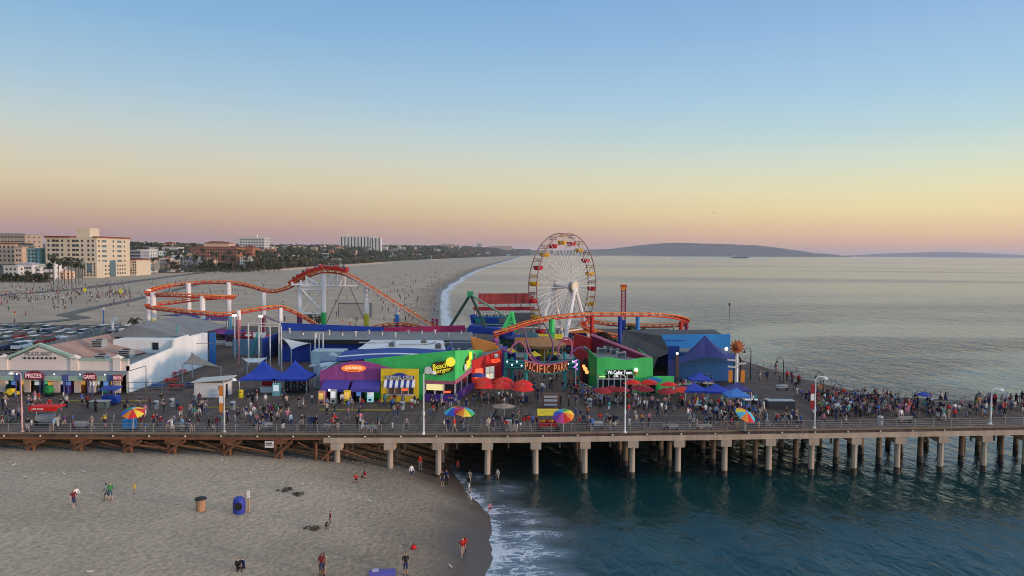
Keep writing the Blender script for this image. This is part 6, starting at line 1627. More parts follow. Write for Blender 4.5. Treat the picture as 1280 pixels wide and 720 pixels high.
# palms and bushes on and just behind the pier
pp = palm(4.2, 31, label='small palm behind the blue hall parapet, left of the green-based column', cr_=2.2, trunk=.16, fr=18)
near = [(399, 212, 'small palm behind the blue hall parapet, left of the green-based column'), (391, 214, 'second small palm left behind the blue hall parapet'), (544, 196, 'small palm near the foot of the lift hill')]
for k, (px, Y, lb) in enumerate(((391, 196, near[1][2]), (399, 192, near[0][2]), (167, 176, 'small palm beyond the shingle roof by the parked cars'), (178, 172, 'drooping palm beyond the shingle roof ridge'), (184, 170, 'palm at the foot of the left coaster columns'), (790, 168, 'palm under the coaster loop, left of the sky blue column'), (803, 170, 'palm under the coaster loop, right of the sky blue column'), (765, 146, 'leafy palm left of the drop tower'))):
    if k == 0: pp.location = (X_(px, Y), Y, D); pp['label'] = lb; pp['group'] = 'palms on the pier'
    else: dup(pp, (X_(px, Y), Y, D), k, lb, scale=.8 + .1 * (k % 3))
bs = tree(4.2, 5, 41, name='bush', label='green bush under the navy sail, left of the yellow post', n=9, per=24); bs['category'] = 'bush'; bs['group'] = 'bushes on the pier'
for k, (px, Y, lb) in enumerate(((228, 160, 'green bush under the navy sail, left of the yellow post'), (246, 158, 'green bush right of the yellow post'), (262, 156, 'bush between the blue and cyan coaster columns'), (214, 165, 'dark bush behind the rear grey roof'), (755, 148, 'large green bush under the right end of the coaster loop'))):
    if k == 0: bs.location = (X_(px, Y), Y, D)
    else: dup(bs, (X_(px, Y), Y, D), k, lb, scale=1 if k < 4 else 1.3)
# paths on the sand
PATH = mat('path_asphalt', (.13, .12, .115), .9, .2, .2)
def path(pts, wd, name='path'):
    P = [G(a, b_, 4.1) for a, b_ in pts]; mb = MB()
    for p, q in zip(P, P[1:]):
        d = (q - p); d.z = 0; d.normalize(); s = Vector((d.y, -d.x, 0)) * wd / 2
        n = 6
        for i in range(n):
            a, b_ = p.lerp(q, i/n), p.lerp(q, (i+1)/n); a.z = gz(a.x, a.y) + .12; b_.z = gz(b_.x, b_.y) + .12
            mb.add([a - s, b_ - s, b_ + s, a + s], [(0,1,2,3)])
    tag(mb.build(name, PATH), kind='structure')
path([(-60, 408), (60, 402), (105, 397), (80, 393.5), (120, 384), (165, 375), (205, 366), (260, 352)], 5)
path([(-40, 372), (40, 366), (100, 361), (180, 350), (250, 341), (330, 334), (420, 327)], 9)
# ------------------------------------------------------------------ lamps, umbrellas, carts, cars
def on_deck(px, py): p = G(px, py); return p.x, p.y
def banner_lamp(px, ytop, ybase, label, pole, banner=None, arm=1):
    x, y = on_deck(px, ybase); h = Z_(ytop, y) - D
    t = thing('street_lamp', label, 'lamp post', (x, y, D), group='tall lamp poles along the front railing')
    MB().lathe([(.24, 0), (.24, .12), (.1, .3), (.09, 2.2), (.13, 2.25), (.13, 2.6), (.08, 2.7), (.065, h - .3)], n=8).build('pole', pole, t)
    P = [(0, 0, h - .35)] + [(arm * .75 * (1 - math.cos(k*PI/8)), 0, h - .3 + .4 * math.sin(k*PI/8)) for k in range(5)] + [(arm * 1.15, 0, h + .05)]
    MB().tube(P, .055, 6).build('arm', pole, t)
    MB().lathe([(.1, .1), (.3, -.1), (.34, -.2), (.05, -.25)], (arm * 1.15, 0, h), 8).build('lamp_head', WHITE, t)
    if banner:
        b_ = MB().box(-.55, -.1, -.02, .02, h * .38, h * .86).build('banner', banner, t)
        MB().box(-.55, -.1, -.027, -.021, h * .55, h * .68).build('panel', WHITE, b_)
banner_lamp(28, 470, 541, 'white lamp pole with red stripes in front of the arcade', mat('candy_pole', (.66, .38, .36), .6, .3, 3), None, -1)
banner_lamp(280.5, 476, 541, 'lamp pole with a bright orange banner before the white hut', OFFW, ORAN)
banner_lamp(529.5, 466, 543, 'white lamp pole in front of the green burger house', WHITE, None, 1)
banner_lamp(781, 468, 541, 'white lamp pole in front of the green creamery', WHITE, None, -1)
banner_lamp(1018, 469, 536, 'white lamp pole with a dark red banner at the crowd', WHITE, CRIM, 1)
banner_lamp(1238, 482, 531, 'white lamp pole near the right end of the pier', WHITE, None, 1)
def hook_lamp(px, ytop, ybase, label):
    x, y = on_deck(px, ybase); h = Z_(ytop, y) - D
    t = thing('hook_lamp', label, 'lamp post', (x, y, D), group='dark hooked lamps along the far rail')
    MB().lathe([(.2, 0), (.1, .3), (.07, h)], n=8).build('pole', BLACK, t)
    MB().tube([(0, 0, h - .1), (-.2, 0, h + .35), (-.7, 0, h + .5), (-1.05, 0, h + .25), (-1.1, 0, h - .1)], .05, 6).build('arm', BLACK, t)
    MB().lathe([(.08, 0), (.28, -.3), (.05, -.36)], (-1.1, 0, h - .05), 8).build('shade', BLACK, t)
hook_lamp(938, 436, 474, 'dark hooked lamp beside the sunburst pole'); hook_lamp(979, 448, 478, 'dark hooked lamp at the far rail before the crowd'); hook_lamp(1028.5, 467, 499, 'dark hooked lamp behind the lamp with the red banner'); hook_lamp(1051, 481, 500, 'dark hooked lamp at the far rail above the dense crowd')
# sunburst pole
x, y = on_deck(920, 496)
t = thing('sunburst_pole', 'white pole topped by a spiky orange sunburst with direction boards', 'sign post', (x, y, D))
h = Z_(432, y) - D
MB().cyl((0, 0, 0), (0, 0, h - .9), .28, .22, n=10).build('pole', WHITE, t)
mb = MB(); n = 24
mb.prism([((1.25 if k % 2 else .72) * math.sin(2*PI*k/n), -.12, h + (1.25 if k % 2 else .72) * math.cos(2*PI*k/n)) for k in range(n)], (0, .24, 0)); sb = mb.build('sunburst', mat('sun_rust', (.42, .12, .03), .6), t)
MB().ball((0, -.1, h), .6, 10).build('face', mat('sun_core', (.32, .08, .02), .6), sb)
for k, (dx, z) in enumerate(((-1.2, h - 1.9), (1.0, h - 2.4), (-1.0, h - 2.9))): MB().obox((dx * .6, -.25, z), (1.5, .08, .26), 0, ry=.1 * (-1) ** k).build('board', OFFW, t)
for dx in (-.9, .9): MB().prism([(dx - .3, -.1, h - 5.2), (dx + .3, -.1, h - 5.2), (dx + .3, -.1, h - 3.4), (dx - .3, -.1, h - 3.4)], (0, .05, 0)).build('banner', ORAN, t)
# umbrellas
def umbrella(px, py, r, h, cols, label, group, tilt=(0, 0), n=8, drop=.5, name='umbrella', cat='umbrella', table=False, xy=None):
    x, y = xy if xy else on_deck(px, py)
    t = thing(name, label, cat, (x, y, D), group=group)
    M = Matrix.Rotation(tilt[0], 3, 'X') @ Matrix.Rotation(tilt[1], 3, 'Y'); piv = Vector((0, 0, h - .5))
    vs = [Vector((0, 0, h))]; fs = []; ms = []
    rings = ((.4, .1), (.75, .3), (1.0, drop))
    nn = n * 2
    for q, dz_ in rings:
        for k in range(nn):
            a = 2*PI*k/nn; s_ = 1.0 if k % 2 == 0 else .955
            vs.append(Vector((r*q*s_*math.cos(a), r*q*s_*math.sin(a), h - dz_ * r * .8 + (.03 if k % 2 else 0))))
    for k in range(nn):
        fs.append((0, 1+k, 1+(k+1) % nn)); ms.append((k//2) % len(cols))
        for j in range(2):
            a0, b0 = 1+j*nn, 1+(j+1)*nn
            fs.append((a0+k, b0+k, b0+(k+1) % nn, a0+(k+1) % nn)); ms.append((k//2) % len(cols))
    vs = [piv + M @ (v - piv) for v in vs]
    MB().add(vs, fs, ms).build('canopy', cols, t)
    MB().cyl((0, 0, 0), piv, .05, n=6).cyl(piv, piv + M @ Vector((0, 0, .62)), .05, n=6).build('pole', OFFW, t)
    MB().lathe([(.38, 0), (.38, .08), (.1, .14)], n=10).build('base', BLACK, t)
    return t
RUM = mat('umbrella_red', (.62, .015, .012), .65, .2, 1); RUD = mat('umbrella_maroon', (.26, .012, .02), .7, .2, 1); RUL = mat('umbrella_bright', (.70, .04, .02), .6, .2, 1)
for px, py, lb in ((606, 500, 'front left red umbrella of the cluster before the red house'), (604, 493, 'rear left red umbrella of the cluster before the red house'), (628, 500, 'front middle red umbrella of the cluster'), (629, 493, 'rear middle red umbrella of the cluster'), (654, 503, 'front right red umbrella of the cluster, nearest the gate passage'), (653, 497, 'rear right red umbrella of the cluster, nearest the gate passage')):
    umbrella(px, py, 1.6, 2.6, [RUM, RUL, RUM, RUM], lb, 'red umbrellas before the red house', (R.uniform(-.05, .05), R.uniform(-.05, .05)), drop=.62)
umbrella(598, 487, 1.3, 2.6, [NAVY], 'dark navy umbrella behind the red ones', 'red umbrellas before the red house')
umbrella(630, 523, 1.5, 1.9, [mat('umbrella_tan', (.30, .22, .17), .8)], 'flat tan umbrella among the crowd before the red cluster', 'red umbrellas before the red house', drop=.3)
for px, py, m, lb in ((753, 505, RUD, 'maroon umbrella left of the creamery lamp pole'), (765, 503, RUD, 'second maroon umbrella left of the creamery lamp pole'), (776, 504, RUD, 'maroon umbrella behind the creamery lamp pole'), (790, 494, RUM, 'red umbrella by the creamery door frames'), (811, 494, RUM, 'red umbrella under the blue hood'), (806, 503, RUD, 'maroon umbrella in front of the blue hood'), (800, 501, RUD, 'maroon umbrella at the middle of the creamery terrace'), (836, 497, RUM, 'red umbrella beside the low green wing'), (853, 504, RUL, 'bright red umbrella nearest the blue tents'), (833, 506, RUD, 'maroon umbrella left of the bright red one')):
    umbrella(px, py, 1.4, 2.35, [m, m, m, RUL if m is RUM else m], lb, 'red umbrellas on the creamery terrace', (R.uniform(-.06, .06), R.uniform(-.06, .06)))
RB = [mat('rb_red', (.55, .03, .03)), mat('rb_orange', (.70, .22, .03)), mat('rb_yellow', (.72, .55, .05)), mat('rb_green', (.05, .36, .10)), mat('rb_cyan', (.08, .40, .60)), mat('rb_blue', (.03, .10, .50)), mat('rb_violet', (.22, .05, .36)), mat('rb_pink', (.60, .08, .28))]
for px, py, lb, tl, cl in ((167, 537, 'rainbow umbrella over a cart in front of the arcade side wall', (.35, .1), [RB[0], RB[2], RB[4], RB[3], RB[5], RB[1]]), (568, 535, 'left rainbow umbrella of the pair before the burger house', (.2, -.1), RB), (580, 536, 'right rainbow umbrella of the pair before the burger house', (.2, .15), RB[4:] + RB[:4]), (704, 541, 'large rainbow umbrella beside the yellow stall roof', (.5, -.1), RB[2:] + RB[:2]), (931, 540, 'tilted rainbow umbrella by the light blue tent', (.5, .35), [RB[4], RB[5], RB[1], RB[2], RB[4], RB[1], RB[0], RB[4]])):
    umbrella(px, py, 1.3, 2.5, cl, lb, 'rainbow umbrellas on the deck', tl)
umbrella(1154, 512, 1.0, 2.4, [NAVY, TENT], 'small blue umbrella at the far rail above the crowd', 'rainbow umbrellas on the deck')
# blue market tents
for px, py, w_, m, lb in ((874, 489, 3.4, TENT, 'rear royal blue tent of the market row'), (868, 504, 3.4, TENT, 'left royal blue tent of the market row'), (895, 505, 3.4, TENT, 'middle royal blue tent of the market row'), (921, 503, 3.3, mat('tent_plum', (.05, .05, .22), .7, .2), 'dark violet-blue tent behind the light blue one'), (920, 511, 3.2, TENTL, 'light blue tent at the right end of the market row')):
    x, y = on_deck(px, py); canopy('canopy_tent', lb, (x, y, 0), w_, 2.8, 2.0, 2.95, m, 'blue market tents', valance=.25)
# stalls under them
for px, py, m, lb in ((878, 507, METAL, 'grey rack of goods under the left market tent'), (868, 512, OFFW, 'white goods table before the left market tent'), (905, 509, CRIM, 'crimson stand at the middle market tent'), (923, 514, VIOL, 'violet goods table under the light blue tent'), (938, 505, SCR[3], 'bright drinks cabinet right of the market tents'), (860, 485, OFFW, 'white rack of goods behind the market tents'), (872, 483, METAL, 'second pale rack behind the market tents'), (885, 484, OFFW, 'third pale rack behind the market tents'), (845, 494, METAL, 'grey shelf by the slim dark post')):
    x, y = on_deck(px, py); t = thing('goods_table', lb, 'stall table', (x, y, D), group='goods tables at the market tents')
    MB().box(-.9, .9, -.4, .4, .6, .75).build('tabletop', m, t)
    for sx in (-.8, .8): MB().box(sx - .05, sx + .05, -.35, .35, 0, .6).build('leg', BLACK, t)
    for k in range(5): MB().lathe([(.12, .75), (.16, .95), (.08, 1.2 + .2 * (k % 3))], (-.7 + .35 * k, 0, 0), 7).build('ware', [REDP, WHITE, TEAL, YEL, VIOL][(k + px) % 5], t)
# vents, pipes and hatches on the long grey roof and the pale roof
vr_ = random.Random(6)
for k in range(14):
    px = 362 + k * 16.5; yv = vr_.uniform(140, 148); x = X_(px, yv); z = 4.4 + (yv - 138) / 12 * .35
    t = thing('roof_vent', f'{ORD[k]} small vent from the left on the long grey roof', 'vent', (x, yv, D + z), group='vents on the long grey roof')
    hh = vr_.uniform(.4, .9); MB().cyl((0, 0, 0), (0, 0, hh), .18, n=8).build('pipe', METAL, t); MB().lathe([(.3, hh), (.32, hh + .15), (.05, hh + .3)], n=8).build('cap', [METAL, ROOFD, OFFW][k % 3], t)
for k, (px, yv, lb) in enumerate(((470, 128, 'long pipe on the pale flat roof'), (520, 126, 'second pipe on the pale flat roof'))):
    tag(MB().tube([(-3, 0, .15), (0, 0, .15), (2.5, 1.5, .15), (3, 4, .15)], .12, 6).build('roof_pipe', METAL, loc=(X_(px, yv), yv, D + 4.97)), lb, 'pipe')
# hot dog cart, yellow-roofed cart, small booths
x, y = on_deck(60, 531)
t = thing('food_cart', 'food cart with a bright red canopy in front of the arcade', 'cart', (x, y, D))
MB().box(-1.2, 1.2, -.5, .5, .5, 1.15).build('body', METAL, t); MB().box(-1.7, 1.7, -.9, .9, 2.2, 2.35).box(-1.7, 1.7, -.92, -.88, 1.85, 2.35).build('canopy', RUM, t)
mb = MB(); put_text(mb, 'HOT DOGS', (-.6, -.95, 2.1), 1.3, .2); mb.build('lettering', WHITE, t)
for sx in (-1.1, 1.1): MB().cyl((sx, -.55, .3), (sx, -.45, .3), .3, n=12).build('wheel', BLACK, t); MB().cyl((sx, -.4, 1.1), (sx, -.4, 2.2), .04, n=6).build('post', METAL, t)
x, y = on_deck(685, 538)
t = thing('food_cart', 'fruit cart with a yellow roof left of the large rainbow umbrella', 'cart', (x, y, D))
MB().box(-1.1, 1.1, -.5, .5, .5, 1.05).build('body', CRIM, t); MB().prism([(-1.3, -1.0, 1.95), (1.3, -1.0, 1.95), (1.3, .8, 2.35), (-1.3, .8, 2.35)], (0, 0, .08)).build('canopy', YEL, t)
for sx in (-1.1, 1.1): MB().cyl((sx, -.55, .3), (sx, -.45, .3), .3, n=12).build('wheel', BLACK, t); MB().cyl((sx, -.4, 1.0), (sx, -.4, 2.05), .04, n=6).build('post', METAL, t)
for k in range(6): MB().ball((-.8 + .32 * k, -.2, 1.18), .17, 6).build('fruit', [ORAN, YEL, REDP][k % 3], t)
for px, py, w_, m, lb in ((688, 510, 1.2, mat('booth_brown', (.14, .07, .06)), 'brown ticket booth with dull panes before the gate'), (640, 537, .65, METAL, 'steel box cart among the crowd left of the yellow cart'), (162, 535, .6, SKYB, 'blue vendor box under the rainbow umbrella at the arcade')):
    x, y = on_deck(px, py); t = thing('small_booth', lb, 'booth', (x, y, D))
    MB().box(-w_, w_, -.5, .5, 0, 1.1 if w_ < 1.1 else 2.0).build('body', m, t)
    if w_ > 1.1:
        for z in (.4, 1.0, 1.5): MB().box(-.9, .9, -.55, -.505, z, z + .3).build('pane', mat('booth_pane', (.34, .40, .44), .4), t)  # panes are plain grey-blue, without emission
# blue kiosk
x, y = on_deck(139, 505)
t = thing('blue_kiosk', 'small blue kiosk cart at the right end of the arcade', 'kiosk', (x, y, D)); MB().box(-1, 1, -.6, .6, .2, 1.2).build('body', BLUE, t); MB().prism([(-1.2, -.8, 2.0), (1.2, -.8, 2.0), (1.2, .8, 2.3), (-1.2, .8, 2.3)], (0, 0, .1)).build('roof', NAVY, t)
for sx in (-.9, .9): MB().cyl((sx, -.5, 1.2), (sx, -.5, 2.05), .05, n=6).build('post', METAL, t)
x, y = on_deck(125, 510); t = thing('planter_box', 'grey-green planter box before the arcade', 'planter', (x, y, D)); MB().box(-1.1, 1.1, -.5, .5, 0, .9).build('box', mat('box_green', (.15, .18, .15)), t); MB().box(-1.2, 1.2, -.6, .6, .9, 1.0).build('rim', METAL, t)
# benches and bins along the rail
bench0 = None
bsp = [(100, 536, 'bench facing the sea near the red canopied cart'), (225, 537, 'bench at the rail left of the orange banner'), (330, 538, 'bench at the rail above the white notice'), (415, 538, 'bench at the rail right of the trestle end'), (462, 540, 'bench at the rail before the purple shop'), (745, 536, 'bench right of the large rainbow umbrella'), (838, 538, 'bench at the rail before the creamery terrace'), (880, 538, 'bench at the rail left of the tilted rainbow umbrella'), (990, 529, 'bench at the rail left of the lamp with the red banner'), (1130, 528, 'bench at the rail below the dense crowd'), (978, 488, 'bench with people at the far rail')]
for px, py, lb in bsp:
    x, y = on_deck(px, py)
    if bench0 is None:
        bench0 = thing('bench', lb, 'bench', (x, y, D), group='benches on the deck')
        for k in range(3): MB().box(-.9, .9, -.22 + .16*k, -.1 + .16*k, .42, .46).build('seat_slat', METAL, bench0)
        MB().obox((0, .28, .72), (1.8, .05, .3), rx=-.15).build('backrest', METAL, bench0)
        for sx in (-.75, .75): MB().box(sx - .04, sx + .04, -.2, .3, 0, .42).build('leg', BLACK, bench0)
    else: dup(bench0, (x, y, D), R.choice((0, PI)), lb)
bin0 = None
for px, py, lb in ((291, 512, 'grey bin right of the white hut'), (195, 511, 'dark bin by the courtyard fence'), (215, 508, 'pale bin by the courtyard fence'), (503, 512, 'dark bin in front of the yellow snack stand'), (737, 508, 'dark bin at the foot of the ramp railing'), (958, 508, 'grey bin right of the market tents'), (1100, 531, 'grey bin at the rail below the crowd')):
    x, y = on_deck(px, py)
    if bin0 is None:
        bin0 = thing('bin', lb, 'bin', (x, y, D), group='bins on the deck'); MB().lathe([(.34, 0), (.36, .9), (.4, .95), (.3, 1.1), (.12, 1.15)], n=10).build('body', METAL, bin0); MB().box(-.18, .18, -.4, -.34, .68, .84).build('slot', BLACK, bin0)
    else: dup(bin0, (x, y, D), 0, lb)
t = thing('utility_box', 'low brown wire-sided box on the open deck right of the tents', 'box', (*on_deck(975, 510), D)); MB().box(-1.8, 1.8, -.7, .7, 0, 1.05).build('body', mat('box_brown', (.10, .08, .075)), t); MB().box(-1.85, 1.85, -.75, .75, 1.055, 1.12).build('lid', METAL, t)
railing([(58, 99.3), (64, 99.6)], 'short barrier beside the lamp with the red banner', h=1.2, rails=(.3, .75, 1.15), gap=1.2, mt=METAL, r=.04)

# strollers pushed along the deck
st0 = None
for k, (px, py, lb) in enumerate(((166, 524, 'dark pushchair behind the rainbow umbrella at the arcade'), (322, 533, 'dark pushchair at the rail above the white notice'), (475, 530, 'dark pushchair in front of the yellow snack stand'), (618, 522, 'dark pushchair beside the flat tan umbrella'), (728, 530, 'dark pushchair right of the large rainbow umbrella'), (885, 520, 'dark pushchair before the middle market tent'))):
    x, y = on_deck(px, py)
    if st0 is None:
        st0 = thing('pushchair', lb, 'pushchair', (x, y, D), 1.2, 'pushchairs on the deck')
        MB().yz([(-.35, .35), (.3, .35), (.42, .95), (.2, 1.05), (.15, .6), (-.35, .5)], -.22, .22).build('seat', mat('pram_cloth', (.05, .05, .07)), st0)
        for wx in (-.24, .24):
            for wy in (-.32, .32): MB().cyl((wx - .03, wy, .14), (wx + .03, wy, .14), .14, n=10).build('wheel', BLACK, st0)
        MB().tube([(-.22, .3, .5), (-.22, .62, 1.02), (.22, .62, 1.02), (.22, .3, .5)], .02, 5).build('handle', METAL, st0)
    else: dup(st0, (x, y, D), k * 1.4, lb)
# cars
CGL = glass('car_glass', (.02, .025, .03), .08)
TYRE = mat('tyre', (.02, .02, .02), .85); HUBM = mat('wheel_hub', (.4, .4, .42), .4, .1, 1, metal=.6); HEADL = mat('headlight', (.7, .7, .68), .2); TAILL = mat('tail_lamp', (.4, .02, .02), .3)
CARC = [('white', (.74, .74, .72)), ('silver', (.38, .39, .40)), ('black', (.018, .018, .02)), ('grey', (.12, .125, .13)), ('navy', (.025, .04, .12)), ('red', (.30, .02, .02)), ('beige', (.40, .34, .27)), ('dark green', (.03, .08, .05))]
CARM = [(n_, mat('paint_' + n_.replace(' ', '_'), c, .3, .06, .5, spec=.5)) for n_, c in CARC]
def make_car(kind, paint, label):
    t = thing('parked_car', label, 'car')
    if kind == 'sedan': prof = [(-2.25,.35),(2.25,.35),(2.25,.72),(2.1,.88),(1.2,.95),(-1.75,.97),(-2.2,.92)]; gl = [(1.15,.94),(.35,1.42),(-.95,1.44),(-1.75,.96)]; top = 1.46
    elif kind == 'suv': prof = [(-2.3,.4),(2.3,.4),(2.3,.95),(2.15,1.08),(1.2,1.12),(-2.25,1.12)]; gl = [(1.2,1.11),(.5,1.68),(-2.0,1.7),(-2.25,1.11)]; top = 1.74
    else: prof = [(-2.3,.4),(2.3,.4),(2.3,.9),(1.6,1.15),(-2.3,1.15)]; gl = [(1.65,1.14),(.9,1.85),(-2.15,1.9),(-2.28,1.14)]; top = 1.94
    W_ = .9
    def body(pr, w0, w1, zs):
        mb = MB(); n = len(pr); z0 = min(z for _, z in pr); z1 = max(z for _, z in pr)
        vs = []
        for s_ in (-1, 1):
            for x, z in pr:
                q = (z - z0) / (z1 - z0 + 1e-6); vs.append((x, s_ * (w0 + (w1 - w0) * q), z))
        return mb.add(vs, [tuple(range(n-1, -1, -1)), tuple(range(n, 2*n))] + [(k, (k+1) % n, n + (k+1) % n, n + k) for k in range(n)])
    b_ = body(prof, W_, W_ * .95, 0).build('body', paint, t)
    body(gl, W_ * .93, W_ * .72, 0).build('window', CGL, t)
    rx0, rx1 = gl[2][0], gl[1][0]
    MB().box(rx0 + .02, rx1 - .02, -W_ * .70, W_ * .70, top - .05, top).build('roof', paint, t)
    for x in (1.4, -1.4):
        for s_ in (-1, 1):
            wv = MB().cyl((x, s_ * .72, .33), (x, s_ * .93, .33), .33, n=14).build('wheel', TYRE, t)
            MB().cyl((x, s_ * .932, .33), (x, s_ * .95, .33), .19, n=10).build('rim', HUBM, wv)
    for s_ in (-.62, .62):
        MB().box(2.2, 2.27, s_ - .2, s_ + .2, .62, .78).build('headlight', HEADL, t)
        MB().box(-2.27, -2.2, s_ - .18, s_ + .18, .7, .88).build('tail_light', TAILL, t)
    return t
CARS = {}
rows = [(153.5, -8, 120, 'the fence row'), (162, -8, 120, 'the second row'), (170.5, -8, 150, 'the third row'), (179, -10, 160, 'the fourth row'), (187.5, -10, 168, 'the rear row')]
cr2 = random.Random(2); used = set(); nc = 0
for ri, (Y, a, b_, rn_) in enumerate(rows):
    x = X_(a, Y); k = 0
    while x < min(-99 - (Y - 128) * .045 - 2.6, X_(b_, Y)) or (ri == 4 and x < X_(b_, Y)):
        k += 1
        if cr2.random() < .1: x += 2.9; continue
        kind = cr2.choice(('sedan', 'sedan', 'suv', 'suv', 'van')); cn, cm = cr2.choice(CARM + CARM[:2] * 2)
        st = 'nose towards the sea wall' if False else ''
        rz = PI/2 if cr2.random() < .5 else -PI/2
        fac = 'nose away' if rz > 0 else 'nose forward'
        n_ = 0
        for o_ in used:
            if o_ == (kind, cn, fac, ri): n_ = 1
        key = (kind, cn, fac, ri); c_ = CARS.setdefault(('n',) + key, 0); CARS[('n',) + key] += 1
        lb = f'{cn} {kind} parked {fac} in {rn_}' + (f', {ORD[c_]} such from its left' if c_ else '')
        if (kind, cn) not in CARS:
            o = make_car(kind, cm, lb); CARS[(kind, cn)] = o; o.location = (x, Y, D); o.rotation_euler = (0, 0, rz + cr2.uniform(-.04, .04)); o['group'] = 'cars in the pier car park'
        else: dup(CARS[(kind, cn)], (x, Y, D), rz + cr2.uniform(-.04, .04), lb)
        x += 2.75 + cr2.uniform(0, .3)
# cars at the beach lot near the cream hotel
fcar = {}
cnt2 = {}
for k in range(64):
    row = k % 4; px = 158 + 84 * (k // 4) / 16 + cr2.uniform(-1, 1); Y = 690 + row * 26 + (px - 158) * 1.2
    x = X_(px, Y, 335); cn, cm = cr2.choice(CARM[:5])
    if cn not in fcar:
        mb = MB().xz([(-2.3, .35), (2.3, .35), (2.3, .9), (1.2, 1.0), (.5, 1.6), (-1.9, 1.6), (-2.3, .95)], -.9, .9); o = mb.build('beach_car', cm); fcar[cn] = o
    else: o = link('beach_car', fcar[cn].data)
    o.location = (x, Y, gz(x, Y) + .1); o.rotation_euler = (0, 0, cr2.uniform(-.1, .1) + PI/2); o.scale = (1.2, 1.2, 1.25)
    rn_ = ['front', 'second', 'third', 'rear'][row]; c_ = cnt2.get((cn, rn_), 0); cnt2[(cn, rn_)] = c_ + 1
    tag(o, f'{cn} car in the {rn_} row of the beach lot, {ORD[c_]} such from its left', 'car', 'cars in the beach car park')
t = thing('lot_sign', 'white kinked sign post beyond the car park fence', 'sign', (X_(141, 186), 186, D)); MB().cyl((0, 0, 0), (0, 0, 2.6), .3, n=8).build('post', WHITE, t); MB().obox((.3, 0, 3.2), (1.6, .3, .8), ry=-.7).build('board', WHITE, t)
for px, yt, yb, lb in ((130, 386, 412, 'thin lamp post beyond the parked cars'), (80, 372, 396, 'thin dark post where the sand path turns')):
    Y = 190 if px == 130 else 300
    z = W(px, yt, Y).z; zb = D if px == 130 else gz(X_(px, Y), Y)
    t = thing('thin_post', lb, 'post', (X_(px, Y), Y, zb)); MB().cyl((0, 0, 0), (0, 0, z - zb), .14, n=6).build('pole', SKYBD if px == 130 else BLACK, t); MB().ball((0, 0, z - zb), .35, 6).build('lamp', OFFW, t)

# beach clutter
SB = lambda px, py: (lambda p: (p.x, p.y, sandz(p.x, p.y)))(G(px, py, 2.6))
def on_sand(px, py):
    z = 2.5
    for _ in range(6): p = G(px, py, z); z = sandz(p.x, p.y)
    return (p.x, p.y, z)
t = thing('litter_bin', 'tan barrel bin with a dark lid standing on the sand', 'bin', on_sand(251, 638)); MB().lathe([(.38, 0), (.42, .3), (.42, .75), (.38, 1.0)], n=14).build('barrel', mat('barrel_tan', (.42, .24, .13), .8, .3, 2), t); MB().lathe([(.55, 1.05), (.5, 1.15), (.1, 1.25)], n=14).build('lid', BLACK, t)
t = thing('blue_barrel', 'blue recycling barrel with a round mouth on the sand', 'bin', on_sand(299, 641)); MB().lathe([(.5, 0), (.55, .4), (.55, 1.0), (.46, 1.35), (.2, 1.5)], n=16).build('body', mat('barrel_blue', (.03, .05, .32), .5, .2), t); 
dl = MB(); dl.lathe([(.3, 0), (.36, 0), (.36, .08), (.3, .08)], n=14); MB().add([(x + .12, -z - .5, y + .75) for x, y, z in dl.v], dl.f).build('mouth', BLACK, t)
for px, lb, hh in ((307, 'left of two pale posts beside the blue barrel', 1.9), (311, 'right of two pale posts, a white plate on top', 2.0)):
    t = thing('beach_post', lb, 'post', on_sand(px, 640)); MB().box(-.07, .07, -.07, .07, 0, hh).build('post', mat('post_tan', (.45, .32, .2)), t)
    if px == 311: MB().box(-.15, .15, -.09, -.075, 1.3, 2.0).build('plate', WHITE, t)
gull = None
for k, (px, py, lb, fly) in enumerate(((17, 583, 'white gull standing far left on the sand', 0), (31, 598, 'grey gull left of the white pair', 1), (54, 594, 'white and grey gull in the left flock', 0), (80, 594, 'white gull at the middle of the flock', 0), (104, 591, 'white gull right of the flock, nearest the trestle', 0), (113, 717, 'white gull at the bottom edge of the beach', 0), (277, 577, 'white gull by the trestle foot', 0), (163, 583, 'small dark bird on the sand under the trestle', 1), (236, 587, 'dark bird on the sand left of the banner pole foot', 1), (378, 607, 'white gull on the sand left of the people in red', 0), (462, 628, 'white gull on the damp sand', 0), (563, 710, 'white gull on the wet sand at the bottom', 0))):
    m = OFFW if not fly else METAL
    t = thing('gull', lb, 'gull', on_sand(px, py), R.uniform(0, 6), 'gulls on the sand'); t.scale = (.62,) * 3
    b_ = MB(); b_.ball((0, 0, .26), .13, 8); b_.v = [(x * 1.9, y, z) for x, y, z in b_.v]; b_.add([(.2, 0, .3), (.28, .03, .4), (.36, 0, .42), (.3, 0, .32)], [(0, 1, 2, 3)])
    sk = MB().tube([(-.32, 0, .25), (-.18, 0, .26), (0, 0, .27), (.16, 0, .30), (.24, 0, .38), (.3, 0, .42), (.36, 0, .41)], .075, 8); sk.v = [(x, y * (1.5 if x < .15 else .8), z) for x, y, z in sk.v]
    sk.build('body', m, t); MB().cyl((.36, 0, .41), (.43, 0, .40), .02, .005, n=5).build('beak', YEL, t)
    for s_ in (-.05, .05): MB().cyl((0, s_, 0), (0, s_, .22), .012, n=4).build('leg', YEL, t)
    for s_ in (-1, 1): MB().prism([(-.3, s_ * .11, .26), (.1, s_ * .12, .30), (.12, s_ * .12, .24), (-.25, s_ * .11, .2)], (0, s_ * .02, 0)).build('wing', METAL, t)
SEAW = mat('seaweed', (.095, .08, .06), .9, .4, 3)
